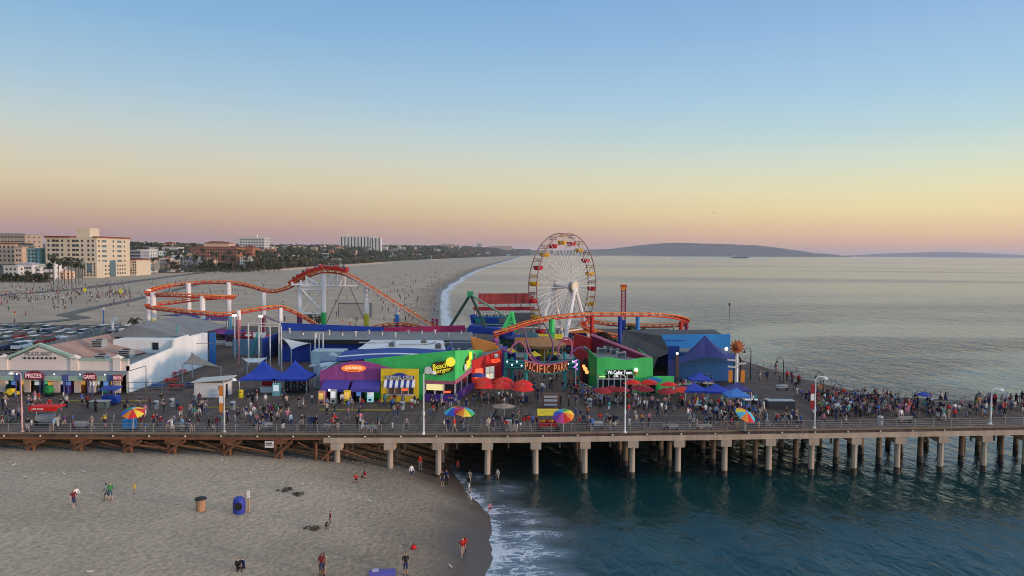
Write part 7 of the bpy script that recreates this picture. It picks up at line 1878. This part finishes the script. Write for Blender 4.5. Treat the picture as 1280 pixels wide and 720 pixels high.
for px, py, s_, lb in ((390, 662, 1.0, 'dark heap of cloth or weed by the kneeling pair'), (358, 613, 1.3, 'dark patch of weed on the sand left of the people in red'), (372, 618, .8, 'smaller dark weed patch'), (443, 576, .5, 'small dark log under the pier')):
    x, y, z = on_sand(px, py); mb = MB(); r = random.Random(px)
    for k in range(26):
        a = r.uniform(0, 6.28); q = r.random() ** .7 * s_ * .75; c = (x + q*math.cos(a), y + q*.7*math.sin(a), z + .03 + .1 * r.random())
        leafball(mb, c, .18, .06, 2, r, .16)
    mb.m = [0] * len(mb.f); tag(mb.build('beach_weed', SEAW), lb, 'seaweed')
t = thing('beach_mat', 'blue-violet beach mat at the bottom edge of the sand', 'mat', on_sand(478, 718)); MB().obox((0, 0, .12), (2.0, 1.1, .12), .2).build('mat', mat('mat_violet', (.12, .10, .38)), t); MB().obox((-.6, .2, .24), (.5, .35, .12), .3).build('cushion', mat('cushion_pale', (.4, .4, .55)), t)
t = thing('beach_bag', 'small red bag lying on the damp sand', 'bag', on_sand(517, 686)); MB().ball((0, 0, .16), .26, 8, sz=.7).build('bag', RUM, t); MB().tube([(-.15, 0, .3), (0, 0, .5), (.15, 0, .3)], .03, 5).build('strap', BLACK, t)
# lifeguard hut and far beach things
for px, Y, lb in ((476, 300, 'low white beach hut frame behind the lift slope'), ):
    x = X_(px - 30, 250); t = thing('beach_frame', 'dark low frame structure on the sand behind the yellow-based column', 'frame', (X_(444, 262), 262, sandz(X_(444, 262), 262)))
    w_ = 6; mb = MB()
    for sx in (-w_, w_): mb.bar((sx, 0, 0), (sx, 0, 5), .25)
    mb.bar((-w_, 0, 5), (w_, 0, 5), .3); mb.build('frame', mat('frame_dark', (.12, .12, .13)), t); MB().box(-w_ + .3, w_ - .3, .2, .3, .1, 4.7).build('screen', mat('screen_grey', (.33, .32, .30)), t)
for k, (px, py, lb) in enumerate(((106, 366, 'yellow banner on the sand left of the crowd at the hotel'), (151, 368, 'yellow banner on the sand right of the crowd at the hotel'))):
    p = G(px, py, 4.1); t = thing('beach_banner', lb, 'banner', (p.x, p.y, gz(p.x, p.y))); MB().box(-.8, .8, -.1, .1, .6, 2.8).build('panel', mat('banner_yellow', (.65, .60, .05)), t); MB().cyl((-.9, 0, 0), (-.9, 0, 3.2), .08, n=6).build('pole', OFFW, t)
tents_far = [(392, 331, 'white'), (402, 330, 'white'), (420, 329, 'white'), (350, 332, 'white'), (545, 322, 'white'), (500, 325, 'grey'), (335, 331, 'white'), (378, 331, 'grey'), (440, 328, 'white'), (470, 326.5, 'white'), (530, 324, 'white')]
for k, (px, py, cn) in enumerate(sorted(tents_far)):
    p = G(px, py, 4.2); t = thing('beach_hut', f'small {cn} hut at the landward edge of the beach, {ORD[k]} from the left', 'hut', (p.x, p.y, gz(p.x, p.y)), group='small huts along the beach edge')
    s_ = p.y / 400; MB().box(-2.4 * s_, 2.4 * s_, -1, 2, 0, 1.1 * s_).build('wall', HWHITE if cn == 'white' else HGREY, t); MB().prism([(-2.7 * s_, -1.4, 1.1 * s_ + .01), (2.7 * s_, -1.4, 1.1 * s_ + .01), (0, -1.4, 1.7 * s_)], (0, 3.8, 0)).build('roof', HWHITE, t)
# ship, boats, plane
p = W(925, 317.0, 5600)
t = thing('cargo_ship', 'dark long ship far out below the headland', 'ship', (p.x, 5600, 0)); MB().xz([(-60, 1), (55, 1), (66, 12), (-62, 10)], -8, 8).build('hull', mat('ship_hull', (.05, .05, .06)), t); MB().box(-50, -34, -6, 6, 10, 24).build('bridge', OFFW, t)
t = thing('sailboat', 'tiny white sail far out right of the wheel', 'sailboat', (W(835.5, 320, 4600).x, 4600, 0)); MB().xz([(-6, .5), (6, .5), (8, 2.5), (-7, 2.2)], -1.5, 1.5).build('hull', WHITE, t); MB().prism([(-5, 0, 3), (.5, 0, 3), (.5, 0, 20)], (0, .1, 0)).prism([(1, 0, 3), (6, 0, 3), (1, 0, 16)], (0, .1, 0)).build('sail', WHITE, t); MB().cyl((.7, 0, 2), (.7, 0, 21), .2, n=5).build('mast', METAL, t)
t = thing('motor_boat', 'low white boat near the far headland tip', 'boat', (W(1012, 318.6, 4000).x, 4000, 0)); MB().xz([(-9, .4), (9, .4), (12, 3), (-9, 2.6)], -2.5, 2.5).build('hull', WHITE, t); MB().box(-4, 3, -1.8, 1.8, 2.7, 5).build('cabin', OFFW, t)
p = W(893, 266, 900)
t = thing('airplane', 'tiny airliner low in the evening sky above the headland', 'airplane', p); t.scale = (.4,) * 3; MB().tube([(-6, 0, 0), (-4, 0, .2), (4, 0, .2), (6.5, 0, 0)], .7, 8).build('fuselage', WHITE, t); MB().prism([(-1, 0, 0), (1.5, 0, 0), (-1.5, 7, .4), (-2.5, 7, .4)], (0, 0, .15)).prism([(-1, 0, 0), (1.5, 0, 0), (-1.5, -7, .4), (-2.5, -7, .4)], (0, 0, .15)).build('wing', METAL, t); MB().prism([(-6, -.1, .3), (-4.6, -.1, .3), (-6, -.1, 2.2), (-6.6, -.1, 2.2)], (0, .2, 0)).build('tail_fin', WHITE, t)
t = thing('buoy_marker', 'thin dark marker pole standing in the sea beyond the blue hall', 'marker', (W(911.5, 400, 300).x, 300, 0)); MB().cyl((0, 0, -1), (0, 0, 6.5), .09, n=6).build('pole', BLACK, t); MB().lathe([(.05, 5.6), (.5, 6.2), (.05, 6.9)], n=6).build('topmark', BLACK, t)
# ------------------------------------------------------------------ people
def body_mesh(J, E, name, sub=1):
    """one continuous skinned figure; J: joint -> (x,y,z,radius); faces are coloured by the bone they lie on"""
    names = list(J); idx = {n: i for i, n in enumerate(names)}
    me = bpy.data.meshes.new(name); me.from_pydata([J[n][:3] for n in names], [(idx[a], idx[b_]) for a, b_, _ in E], [])
    o = bpy.data.objects.new(name, me); COL.objects.link(o)
    sk = o.modifiers.new('skin', 'SKIN'); sk.use_smooth_shade = True
    for i, n in enumerate(names):
        d = me.skin_vertices[0].data[i]; r = J[n][3]; d.radius = r if isinstance(r, tuple) else (r, r); d.use_root = (n == 'pelvis')
    if sub:
        ss_ = o.modifiers.new('sub', 'SUBSURF'); ss_.levels = sub; ss_.render_levels = sub
    dg = bpy.context.evaluated_depsgraph_get(); dg.update()
    m2 = bpy.data.meshes.new_from_object(o.evaluated_get(dg)); m2.name = name
    bpy.data.objects.remove(o); bpy.data.meshes.remove(me)
    segs = [(Vector(J[a][:3]), Vector(J[b_][:3]), s) for a, b_, s in E]
    hd = Vector(J['head'][:3]); fwd_ = Vector(J['face'][:3]) - hd if 'face' in J else Vector((0, -1, 0)); fwd_.z = 0; fwd_.normalize()
    mi = []
    for p in m2.polygons:
        c = p.center; best = None
        for a, b_, s in segs:
            ab = b_ - a; t_ = max(0, min(1, (c - a).dot(ab) / max(ab.length_squared, 1e-9))); d = (c - (a + ab*t_)).length
            if best is None or d < best[0]: best = (d, s)
        s = best[1]
        if s == 'head':
            v = c - hd; s = 'hair' if (v.z > .05 or (v.dot(fwd_) < .015 and v.z > -.06)) else 'skin'
        mi.append(SLOTS.index(s))
    m2.materials.clear()
    for k in SLOTS: m2.materials.append(PDEF[k])
    m2.polygons.foreach_set('material_index', mi); m2.polygons.foreach_set('use_smooth', [True] * len(mi))
    return m2
SLOTS = ['skin', 'shirt', 'bottoms', 'shin', 'hair', 'shoes', 'forearm']
SKINS = [mat('skin_fair', (.52, .32, .24), .6, .05), mat('skin_tan', (.36, .20, .13), .6, .05), mat('skin_brown', (.18, .09, .055), .6, .05), mat('skin_deep', (.075, .042, .03), .6, .05)]
HAIRS = [mat('hair_black', (.012, .010, .010), .6), mat('hair_brown', (.05, .028, .016), .6), mat('hair_blond', (.26, .18, .09), .6)]
CL = {'white': (.70, .69, .67), 'black': (.016, .016, .018), 'red': (.50, .025, .025), 'navy': (.02, .03, .11), 'grey': (.20, .20, .21), 'blue': (.05, .14, .45), 'pink': (.55, .20, .26), 'teal': (.04, .28, .27), 'yellow': (.60, .42, .06), 'maroon': (.14, .015, .025), 'green': (.05, .20, .07), 'light blue': (.28, .42, .58), 'beige': (.42, .34, .25), 'purple': (.14, .05, .20), 'orange': (.58, .18, .04)}
CM = {k: mat('cloth_' + k.replace(' ', '_'), c, .85, .25, 3) for k, c in CL.items()}
DENIM = mat('denim', (.06, .09, .17), .85, .25, 3)
BOT = {'blue jeans': DENIM, 'black trousers': CM['black'], 'grey trousers': CM['grey'], 'beige shorts': CM['beige'], 'dark shorts': CM['navy'], 'white shorts': CM['white'], 'denim shorts': DENIM}
PDEF = {'skin': SKINS[0], 'shirt': CM['white'], 'bottoms': DENIM, 'shin': DENIM, 'hair': HAIRS[0], 'shoes': CM['black'], 'forearm': SKINS[0]}
ED = [('pelvis', 'waist', 'shirt'), ('waist', 'chest', 'shirt'), ('chest', 'neck', 'shirt'), ('neck', 'head', 'skin'), ('head', 'crown', 'head')]
for s in 'lr':
    ED += [('chest', 'sh' + s, 'shirt'), ('sh' + s, 'el' + s, 'shirt'), ('el' + s, 'wr' + s, 'forearm'), ('wr' + s, 'hd' + s, 'skin'), ('hd' + s, 'th' + s, 'skin'),
           ('pelvis', 'hip' + s, 'bottoms'), ('hip' + s, 'kn' + s, 'bottoms'), ('kn' + s, 'an' + s, 'shin'), ('an' + s, 'to' + s, 'shoes')]
def skel(legs, arms, z0=.94, lean=0.0, head=(0, 0), sc=1.0, tilt=0):
    """legs/arms: per side (knee, ankle) and (elbow, wrist) given as offsets; facing -y"""
    J = {}
    J['pelvis'] = (0, 0, z0, (.135, .10)); J['waist'] = (0, -lean * .25, z0 + .2, (.125, .095)); J['chest'] = (0, -lean * .6, z0 + .42, (.155, .11)); J['neck'] = (0, -lean * .8, z0 + .54, .055)
    hx, hy = head; J['head'] = (hx, -lean * .9 - .02 + hy, z0 + .67, (.085, .10)); J['crown'] = (hx, -lean * .92 + hy, z0 + .765, (.07, .08))
    for i, s in enumerate('lr'):
        q = -1 if s == 'l' else 1
        sx, sy, sz = .185 * q, -lean * .65, z0 + .47
        J['sh' + s] = (sx, sy, sz, .062)
        e, wv = arms[i]
        J['el' + s] = (sx + e[0]*q, sy + e[1], sz + e[2], .046); J['wr' + s] = (sx + wv[0]*q, sy + wv[1], sz + wv[2], .034)
        d = Vector(wv) - Vector(e); d.normalize(); hv_ = Vector(wv) + d * .1
        J['hd' + s] = (sx + hv_.x*q, sy + hv_.y, sz + hv_.z, (.04, .025)); J['th' + s] = (sx + (hv_.x - .02)*q, sy + hv_.y - .05, sz + hv_.z + d.z * .03, .014)
        k, a = legs[i]
        J['hip' + s] = (.095 * q, 0, z0 - .06, .088); J['kn' + s] = (.10*q + k[0]*q, k[1], z0 + k[2], .062); J['an' + s] = (.10*q + a[0]*q, a[1], z0 + a[2], .043)
        J['to' + s] = (.12*q + a[0]*q, a[1] - .15, z0 + a[2] - .035, .036)
    return {k: (v[0]*sc, v[1]*sc, v[2]*sc, tuple(c*sc for c in v[3]) if isinstance(v[3], tuple) else v[3]*sc) for k, v in J.items()}
down = ((.04, .02, -.28), (.06, -.06, -.52)); fore = ((.05, .04, -.27), (-.02, -.24, -.30)); up_ = ((.05, -.14, -.2), (-.04, -.22, .06)); hipa = ((.18, .06, -.24), (.02, -.03, -.42)); back_ = ((.03, .12, -.26), (.04, .10, -.51)); fwdA = ((.03, -.12, -.26), (.03, -.26, -.46)); out_ = ((.26, -.02, -.06), (.48, -.06, .04))
st = ((0, 0, -.46), (0, .02, -.88))
POSES = {
 'standing': skel((st, ((.02, -.02, -.46), (.03, 0, -.88))), (down, down)),
 'standing with arms folded': skel((st, st), (fore, fore), head=(.01, 0)),
 'holding a phone up': skel((((.03, 0, -.46), (.06, .02, -.88)), st), (up_, up_)),
 'standing hand on hip': skel((((.04, -.03, -.46), (.09, .0, -.88)), st), (hipa, down), head=(.02, 0)),
 'walking': skel((((0, -.20, -.43), (0, -.14, -.88)), ((0, .06, -.46), (0, .34, -.80))), (back_, fwdA), lean=.05),
 'striding': skel((((0, .05, -.46), (0, .32, -.80)), ((0, -.22, -.42), (0, -.20, -.88))), (fwdA, back_), lean=.08),
 'sitting': skel((((.03, -.42, -.04), (.03, -.44, -.44)), ((.03, -.42, -.04), (.03, -.40, -.44))), (fore, fore), z0=.52, lean=.08),
 'sitting on the ground': skel((((.05, -.34, .20), (.03, -.52, -.10)), ((.08, -.34, .16), (.05, -.56, -.10))), (fwdA, fore), z0=.14, lean=.14),
 'crouching': skel((((.1, -.38, .02), (.06, -.10, -.30)), ((.1, -.36, .04), (.06, -.08, -.30))), (fwdA, fwdA), z0=.36, lean=.3),
 'leaning on the rail': skel((st, ((0, .06, -.46), (0, .12, -.88))), (((.1, -.2, -.18), (.02, -.42, -.2)), ((.1, -.2, -.18), (.02, -.42, -.2))), lean=.28),
 'waving': skel((((.05, 0, -.46), (.1, 0, -.88)), ((.05, 0, -.46), (.1, 0, -.88))), (out_, down)),
}
PM = {k: body_mesh(v, ED, 'person_body') for k, v in POSES.items()}
PLO = {k: body_mesh(POSES[k], ED, 'person_low', 0) for k in ('standing', 'walking', 'striding', 'standing with arms folded')}
kidm = {k: None for k in ()}
LM = [  # landmarks a person can be placed by
 ('the striped lamp pole', 28, 541), ('the red canopied food cart', 60, 531), ('the left arcade entrance', 38, 506), ('the green coin ride', 59, 508), ('the right arcade entrance', 108, 506), ('the planter before the arcade', 125, 511), ('the rainbow umbrella by the arcade', 167, 537), ('the courtyard fence', 200, 512), ('the white hut', 262, 508), ('the orange banner pole', 281, 540), ('the yellow waste bin', 301, 512), ('the twin blue tents', 350, 508), ('the game stall', 334, 506), ('the rail above the white notice', 334, 540), ('the rail at the trestle end', 405, 541), ('the purple shop', 430, 508), ('the vending machines', 417, 514), ('the rail below the purple shop', 445, 541), ('the yellow snack stand', 498, 510), ('the burger house counter', 550, 508), ('the burger house lamp pole', 530, 541), ('the rainbow umbrella pair', 573, 537), ('the navy umbrella', 598, 490), ('the red umbrella cluster', 628, 505), ('the flat tan umbrella', 630, 525), ('the steel box cart', 640, 543), ('the gate passage', 680, 484), ('the brown ticket booth', 688, 511), ('the yellow-roofed cart', 685, 538), ('the big rainbow umbrella', 704, 540), ('the ramp railing', 738, 502), ('the maroon umbrellas', 765, 508), ('the creamery lamp pole', 781, 540), ('the creamery door', 812, 498), ('the bright red umbrella', 853, 508), ('the rail before the creamery', 830, 540), ('the left market tent', 868, 510), ('the middle market tent', 895, 510), ('the light blue tent', 920, 516), ('the tilted rainbow umbrella', 931, 540), ('the sunburst pole', 922, 496), ('the wire-sided box', 975, 512), ('the far rail lamps', 960, 474), ('the bench at the far rail', 978, 488), ('the red banner lamp', 1018, 532), ('the left side of the crowd', 1045, 515), ('the middle of the crowd', 1085, 512), ('the right side of the crowd', 1120, 512), ('the small blue umbrella', 1154, 512), ('the thin end of the crowd', 1180, 518), ('the right end lamp pole', 1238, 525), ('the right end of the pier', 1265, 518)]
LMW = [(n_, *on_deck(a, b_)) for n_, a, b_ in LM]
prnd = random.Random(77)
people = []      # (dist, x, y, z, pose, rz, scale, opts)
def person_at(x, y, z, pose=None, rz=None, sc=None, **kw):
    if pose is None: pose = prnd.choice(('standing', 'walking', 'walking', 'striding', 'striding', 'standing', 'standing with arms folded', 'holding a phone up', 'standing hand on hip'))
    if rz is None: rz = prnd.uniform(-PI, PI)
    if sc is None: sc = prnd.gauss(.99, .05) if prnd.random() > .1 else prnd.uniform(.6, .78)
    people.append((math.hypot(x, y), x, y, z, pose, rz, sc, kw))
placed = []
def scatter(n, x0, x1, y0, y1, mind=.55, **kw):
    for _ in range(n):
        for _t in range(40):
            px, py = prnd.uniform(x0, x1), prnd.uniform(y0, y1)
            x, y = on_deck(px, py)
            if y < fy(x) + .8: continue
            if any((x-a)**2 + (y-b_)**2 < mind**2 for a, b_ in placed): continue
            break
        placed.append((x, y)); person_at(x, y, D, **kw)
def cluster(px, py, n, spread=.7):
    x0, y0 = on_deck(px, py); rz = prnd.uniform(-PI, PI); walk = prnd.random() < .5
    for k in range(n):
        for _t in range(20):
            x, y = x0 + prnd.gauss(0, spread), y0 + prnd.gauss(0, spread * .8)
            if not any((x-a)**2 + (y-b_)**2 < .2 for a, b_ in placed): break
        placed.append((x, y)); person_at(x, max(y, fy(x) + .8), D, rz=(rz + prnd.uniform(-.3, .3)) if walk else math.atan2(y0 - y, x0 - x) + PI/2, pose=prnd.choice(('walking', 'striding')) if walk else None)
# strollers along the promenade, front to back
for px, py, n in ((8, 530, 3), (20, 525, 2), (42, 540, 2), (75, 536, 3), (98, 537, 2), (104, 536, 1), (128, 534, 2), (140, 534, 2), (150, 522, 3), (178, 536, 2), (185, 520, 3), (195, 534, 3), (210, 538, 2), (232, 537, 3), (238, 523, 2), (250, 521, 3), (264, 537, 2), (270, 540, 2), (290, 533, 3), (300, 528, 4), (310, 524, 3), (318, 522, 4), (330, 523, 4), (338, 520, 4), (330, 534, 3), (345, 520, 3), (348, 530, 2), (358, 527, 3), (372, 535, 2), (386, 538, 1), (392, 536, 2), (397, 536, 2), (410, 519, 3), (411, 533, 2), (420, 538, 3), (440, 524, 2), (443, 533, 2), (462, 537, 2), (488, 538, 1), (496, 521, 2), (500, 538, 1), (537, 530, 2), (545, 517, 4), (552, 522, 2), (565, 541, 3), (575, 541, 2), (583, 513, 1), (605, 541, 3), (608, 530, 1), (622, 538, 3), (640, 532, 3), (650, 538, 3), (660, 536, 3), (668, 528, 2), (672, 536, 2), (695, 524, 2), (700, 508, 3), (711, 510, 1), (725, 525, 3), (735, 537, 2), (745, 536, 2), (754, 535, 1), (763, 534, 3), (770, 534, 2), (790, 528, 1), (802, 534, 2), (808, 531, 2), (815, 516, 2), (824, 517, 2), (860, 520, 1), (868, 533, 3), (877, 536, 2), (895, 531, 3), (905, 528, 4), (912, 530, 4), (918, 534, 3), (925, 523, 4), (905, 518, 4), (938, 530, 2), (948, 532, 2), (953, 517, 2), (962, 531, 2), (976, 531, 2), (990, 526, 4), (996, 534, 3), (1010, 523, 2), (1031, 531, 1), (1055, 527, 2), (1072, 531, 1)): cluster(px, py, n)
scatter(16, 2, 160, 503, 516); scatter(10, 170, 290, 505, 516); scatter(10, 470, 530, 505, 513, pose='standing', rz=PI); scatter(10, 310, 392, 502, 514); scatter(8, 396, 470, 506, 516)
scatter(8, 532, 585, 505, 514); scatter(10, 590, 660, 500, 512); scatter(30, 640, 725, 470, 500); scatter(14, 715, 745, 492, 508); scatter(26, 745, 860, 503, 522); scatter(34, 855, 950, 508, 528); scatter(9, 842, 905, 480, 500)
scatter(6, 955, 1015, 470, 525); scatter(12, 940, 1000, 466, 484, mind=.5); scatter(8, 985, 1030, 482, 500)
scatter(120, 1018, 1115, 499, 522, mind=.42, pose=None); scatter(50, 1105, 1182, 502, 523, mind=.45); scatter(12, 1180, 1222, 504, 528); scatter(46, 1218, 1290, 503, 524, mind=.45)
scatter(6, 1128, 1185, 520, 527)
for px in (30, 62, 178, 212, 236, 268, 352, 376, 452, 560, 612, 634, 742, 770, 886, 924, 952, 1000): 
    x = X_(px, fy(X_(px, 86)) + .75); person_at(x, fy(x) + .95, D, 'leaning on the rail', prnd.uniform(-.2, .2) if prnd.random() < .5 else PI + prnd.uniform(-.5, .5)) if True else 0
# beach people from the photograph
B = lambda px, py, pose, rz, sc=1.0, **kw: person_at(*on_sand(px, py), pose, rz, sc, **kw)
B(92, 635, 'walking', 1.2, 1, shirt='maroon', bot='dark shorts', lab='person in a rust towel walking on the sand beside one in white'); B(95, 631, 'walking', 1.2, 1, shirt='white', bot='grey trousers', lab='person in white walking behind the one in a rust towel')
B(134, 625, 'striding', -1.2, .95, shirt='white', bot='dark shorts', lab='person in white stepping along beside one in green'); B(138, 626, 'standing', .5, 1.05, shirt='green', bot='denim shorts', lab='person in a green dress standing beside one in white on the sand')
B(168, 617, 'standing', 0, .6, shirt='yellow', bot='beige shorts', lab='child in lime yellow alone on the sand')
B(297, 711, 'sitting on the ground', .6, 1, shirt='black', bot='black trousers', lab='person in black sitting on the sand, left of the pair'); B(305, 710, 'sitting on the ground', -.8, 1, shirt='navy', bot='black trousers', lab='person in navy sitting on the sand, right of the pair')
B(413, 661, 'standing', -1.2, .95, shirt='maroon', bot='denim shorts', lab='person in maroon standing on the sand near a small child'); B(407, 660, 'crouching', 1, .6, shirt='black', bot='dark shorts', lab='child in black crouching beside the person in maroon')
B(402, 720, 'standing', .4, 1.05, shirt='maroon', bot='dark shorts', lab='bather in maroon at the bottom edge, left of two'); B(405, 719, 'standing hand on hip', -.4, 1.05, shirt='beige', bot='beige shorts', lab='bather in beige at the bottom edge, right of two')
B(444, 603, 'crouching', .5, .95, shirt='red', bot='dark shorts', lab='person in red crouching on the sand, left of two'); B(457, 597, 'sitting on the ground', -1, .95, shirt='red', bot='beige shorts', lab='person in red sitting on the sand, right of two')
B(514, 599, 'walking', .8, 1, shirt='white', bot='dark shorts', lab='person in a white top and dark shorts walking toward the pier'); B(525, 587, 'standing', .2, 1, shirt='red', bot='grey trousers', lab='person in red standing between the first concrete piles')
B(553, 607, 'standing', .2, 1, shirt='black', bot='dark shorts', lab='left of two dark-clad people standing at the wet sand'); B(558, 606, 'standing', -.2, 1, shirt='navy', bot='black trousers', lab='right of two dark-clad people standing at the wet sand')
B(572, 592, 'standing', 1, 1, shirt='maroon', bot='black trousers', lab='dim figure in maroon in the shade under the pier'); B(608, 596, 'striding', 1, 1.1, shirt='white', bot='white shorts', lab='person in white stepping by the pile at the water edge'); B(622, 602, 'standing', -.5, .9, shirt='white', bot='beige shorts', lab='person in white wading right of the pile')
B(586, 614, 'standing', 2.2, 1.05, shirt='black', bot='white shorts', lab='bather in black standing in the shallow wash'); B(587, 606, 'standing', 2.6, 1, shirt='beige', bot='beige shorts', lab='bather in beige just behind the one in black')
B(588, 634, 'striding', -1.4, .95, shirt='white', bot='grey trousers', lab='person in white and grey running through the foam'); B(611, 639, 'crouching', .5, .85, shirt='pink', bot='dark shorts', lab='child in pink crouching in the foam')
B(578, 697, 'walking', .3, 1.05, shirt='red', bot='beige shorts', lab='lifeguard-like person in red on the wet sand, left of two'); B(581, 694, 'standing', -.3, 1, shirt='red', bot='dark shorts', lab='person in red on the wet sand, right of two')
B(507, 719, 'standing with arms folded', .3, 1.05, shirt='black', bot='dark shorts', hair=2, lab='fair-haired person in black standing at the bottom edge')
# seated people: benches, coaster train, ship
for px, py, lb in bsp:
    if prnd.random() < .75:
        x, y = on_deck(px, py)
        for dx in (-.45, .4)[:prnd.choice((1, 2))]: person_at(x + dx, y - .05, D, 'sitting', prnd.uniform(-.2, .2))
for (px, py) in ((602, 503), (610, 505), (626, 505), (633, 506), (651, 508), (658, 507), (760, 509), (772, 510), (798, 508), (815, 508), (836, 510), (848, 511)):
    x, y = on_deck(px, py); person_at(x, y, D, 'sitting', prnd.uniform(-PI, PI))
for k, (p, a) in enumerate(train_seats[:20]):
    person_at(p.x, p.y, p.z + .18, 'sitting', a + PI/2 + PI, .95, forced=True, lm='the coaster train', lab2=f'in the {["lowest","second","third","fourth","front"][4 - k // 4]} car of the coaster train' )
for k, (p, a) in enumerate(ship_seats): person_at(p.x, p.y, p.z - 1.0, 'sitting', prnd.uniform(-.3, .3), 1.0, lm='the blue ship hull')
# far strollers on the beach beyond the pier
frnd = random.Random(8)
for _ in range(430):
    q = frnd.random()
    if q < .5:
        Y = 215 * (1300 / 215) ** frnd.random(); X = shore(Y) - abs(frnd.gauss(8, 14 + Y * .02)) - 1
    elif q < .8: Y = frnd.uniform(330, 560); X = frnd.uniform(-330, -180) * Y / 500
    else: Y = frnd.uniform(215, 700); X = frnd.uniform(shore(Y) - 180, shore(Y) - 10)
    if X < xin(Y): continue
    person_at(X, Y, sandz(X, Y), frnd.choice(('standing', 'walking', 'striding', 'standing with arms folded')), frnd.uniform(-PI, PI), 1.05, far=True)

for _ in range(230):
    px, py = frnd.uniform(-10, 165), frnd.gauss(369, 7)
    if py < 353: continue
    p = G(px, py, 4.1); person_at(p.x, p.y, gz(p.x, p.y), frnd.choice(('standing', 'walking', 'striding')), frnd.uniform(-PI, PI), 1.1, far=True)
people.sort(key=lambda p: (0 if p[7].get('lab') or p[7].get('forced') else 1, p[0]))
usedp = set(); crowd = []
PSH = {'standing with arms folded': 'arms folded', 'holding a phone up': 'phone raised', 'standing hand on hip': 'hand on hip', 'leaning on the rail': 'leaning'}
shirts = ['white', 'black', 'red', 'navy', 'grey', 'blue', 'pink', 'teal', 'maroon', 'green', 'light blue', 'beige', 'purple', 'orange', 'yellow']
swt = [5, 11, 4, 7, 6, 2, 2, 1, 4, 1, 1.5, 2, 1.5, .6, .5]
shapes = {}
for i, (d, x, y, z, pose, rz, sc, kw) in enumerate(people):
    ssk = prnd.choice(SKINS[:3] + SKINS[:2] + [SKINS[3]]); hr_ = HAIRS[kw['hair']] if 'hair' in kw else prnd.choice(HAIRS[:2] + HAIRS[:2] + HAIRS)
    if i >= 300 or kw.get('far'):
        crowd.append((x, y, z, pose if pose in PLO else 'standing', rz, sc, prnd.choices(shirts, swt)[0], prnd.choice(list(BOT)), ssk, hr_)); continue
    lm = kw.get('lm') or min(LMW, key=lambda q: (q[1]-x)**2 + ((q[2]-y)*1.0)**2)[0]
    for _ in range(80):
        s_ = kw.get('shirt') or prnd.choices(shirts, swt)[0]; b_ = kw.get('bot') or prnd.choice(list(BOT)); 
        key = (s_, b_, pose, lm)
        if key not in usedp: break
    usedp.add(key)
    who = 'child' if sc < .8 else 'person'
    lb = kw.get('lab') or (f'{who} in {s_} top, {b_}, {kw["lab2"]}' if 'lab2' in kw else f'{who} in {s_} top, {b_}, {PSH.get(pose, pose)} near {lm}')
    lb = lb.replace('standing standing', 'standing')
    o = link('person', PM[pose]); o.location = (x, y, z); o.rotation_euler = (0, 0, rz); o.scale = (sc, sc, sc)
    tag(o, lb, 'person', 'people on the beach' if kw.get('lab') else 'people on the pier')
    short = 'shorts' in b_
    slots_ = [ssk, CM[s_], BOT[b_], ssk if short else BOT[b_], hr_, prnd.choice((CM['black'], CM['white'], CM['grey'])), ssk if prnd.random() < .7 else CM[s_]]
    for k, m_ in enumerate(slots_):
        o.material_slots[k].link = 'OBJECT'; o.material_slots[k].material = m_
# everyone beyond the nearest three hundred: one far crowd
V, FC, MI = [], [], []; ML = []; mlx = {}
def mslot(m_):
    if m_.name not in mlx: mlx[m_.name] = len(ML); ML.append(m_)
    return mlx[m_.name]
src = {k: ([tuple(v.co) for v in m_.vertices], [tuple(p.vertices) for p in m_.polygons], [p.material_index for p in m_.polygons]) for k, m_ in PLO.items()}
for x, y, z, pose, rz, sc, s_, b_, ssk, hr_ in crowd:
    vs, fs, mi = src[pose]; c, s2 = math.cos(rz)*sc, math.sin(rz)*sc; o = len(V)
    V += [(x + a*c - q*s2, y + a*s2 + q*c, z + h*sc) for a, q, h in vs]; FC += [tuple(o + k for k in f) for f in fs]
    sl_ = [ssk, CM[s_], BOT[b_], ssk if 'shorts' in b_ else BOT[b_], hr_, CM['black'], ssk]; ix = [mslot(m_) for m_ in sl_]
    MI += [ix[k] for k in mi]
me = bpy.data.meshes.new('crowd'); me.from_pydata(V, [], FC)
for m_ in ML: me.materials.append(m_)
me.polygons.foreach_set('material_index', MI); me.polygons.foreach_set('use_smooth', [True]*len(FC)); me.update()
tag(link('crowd', me), kind='stuff')
print('people', len(people), 'crowd', len(crowd), 'faces', len(FC))
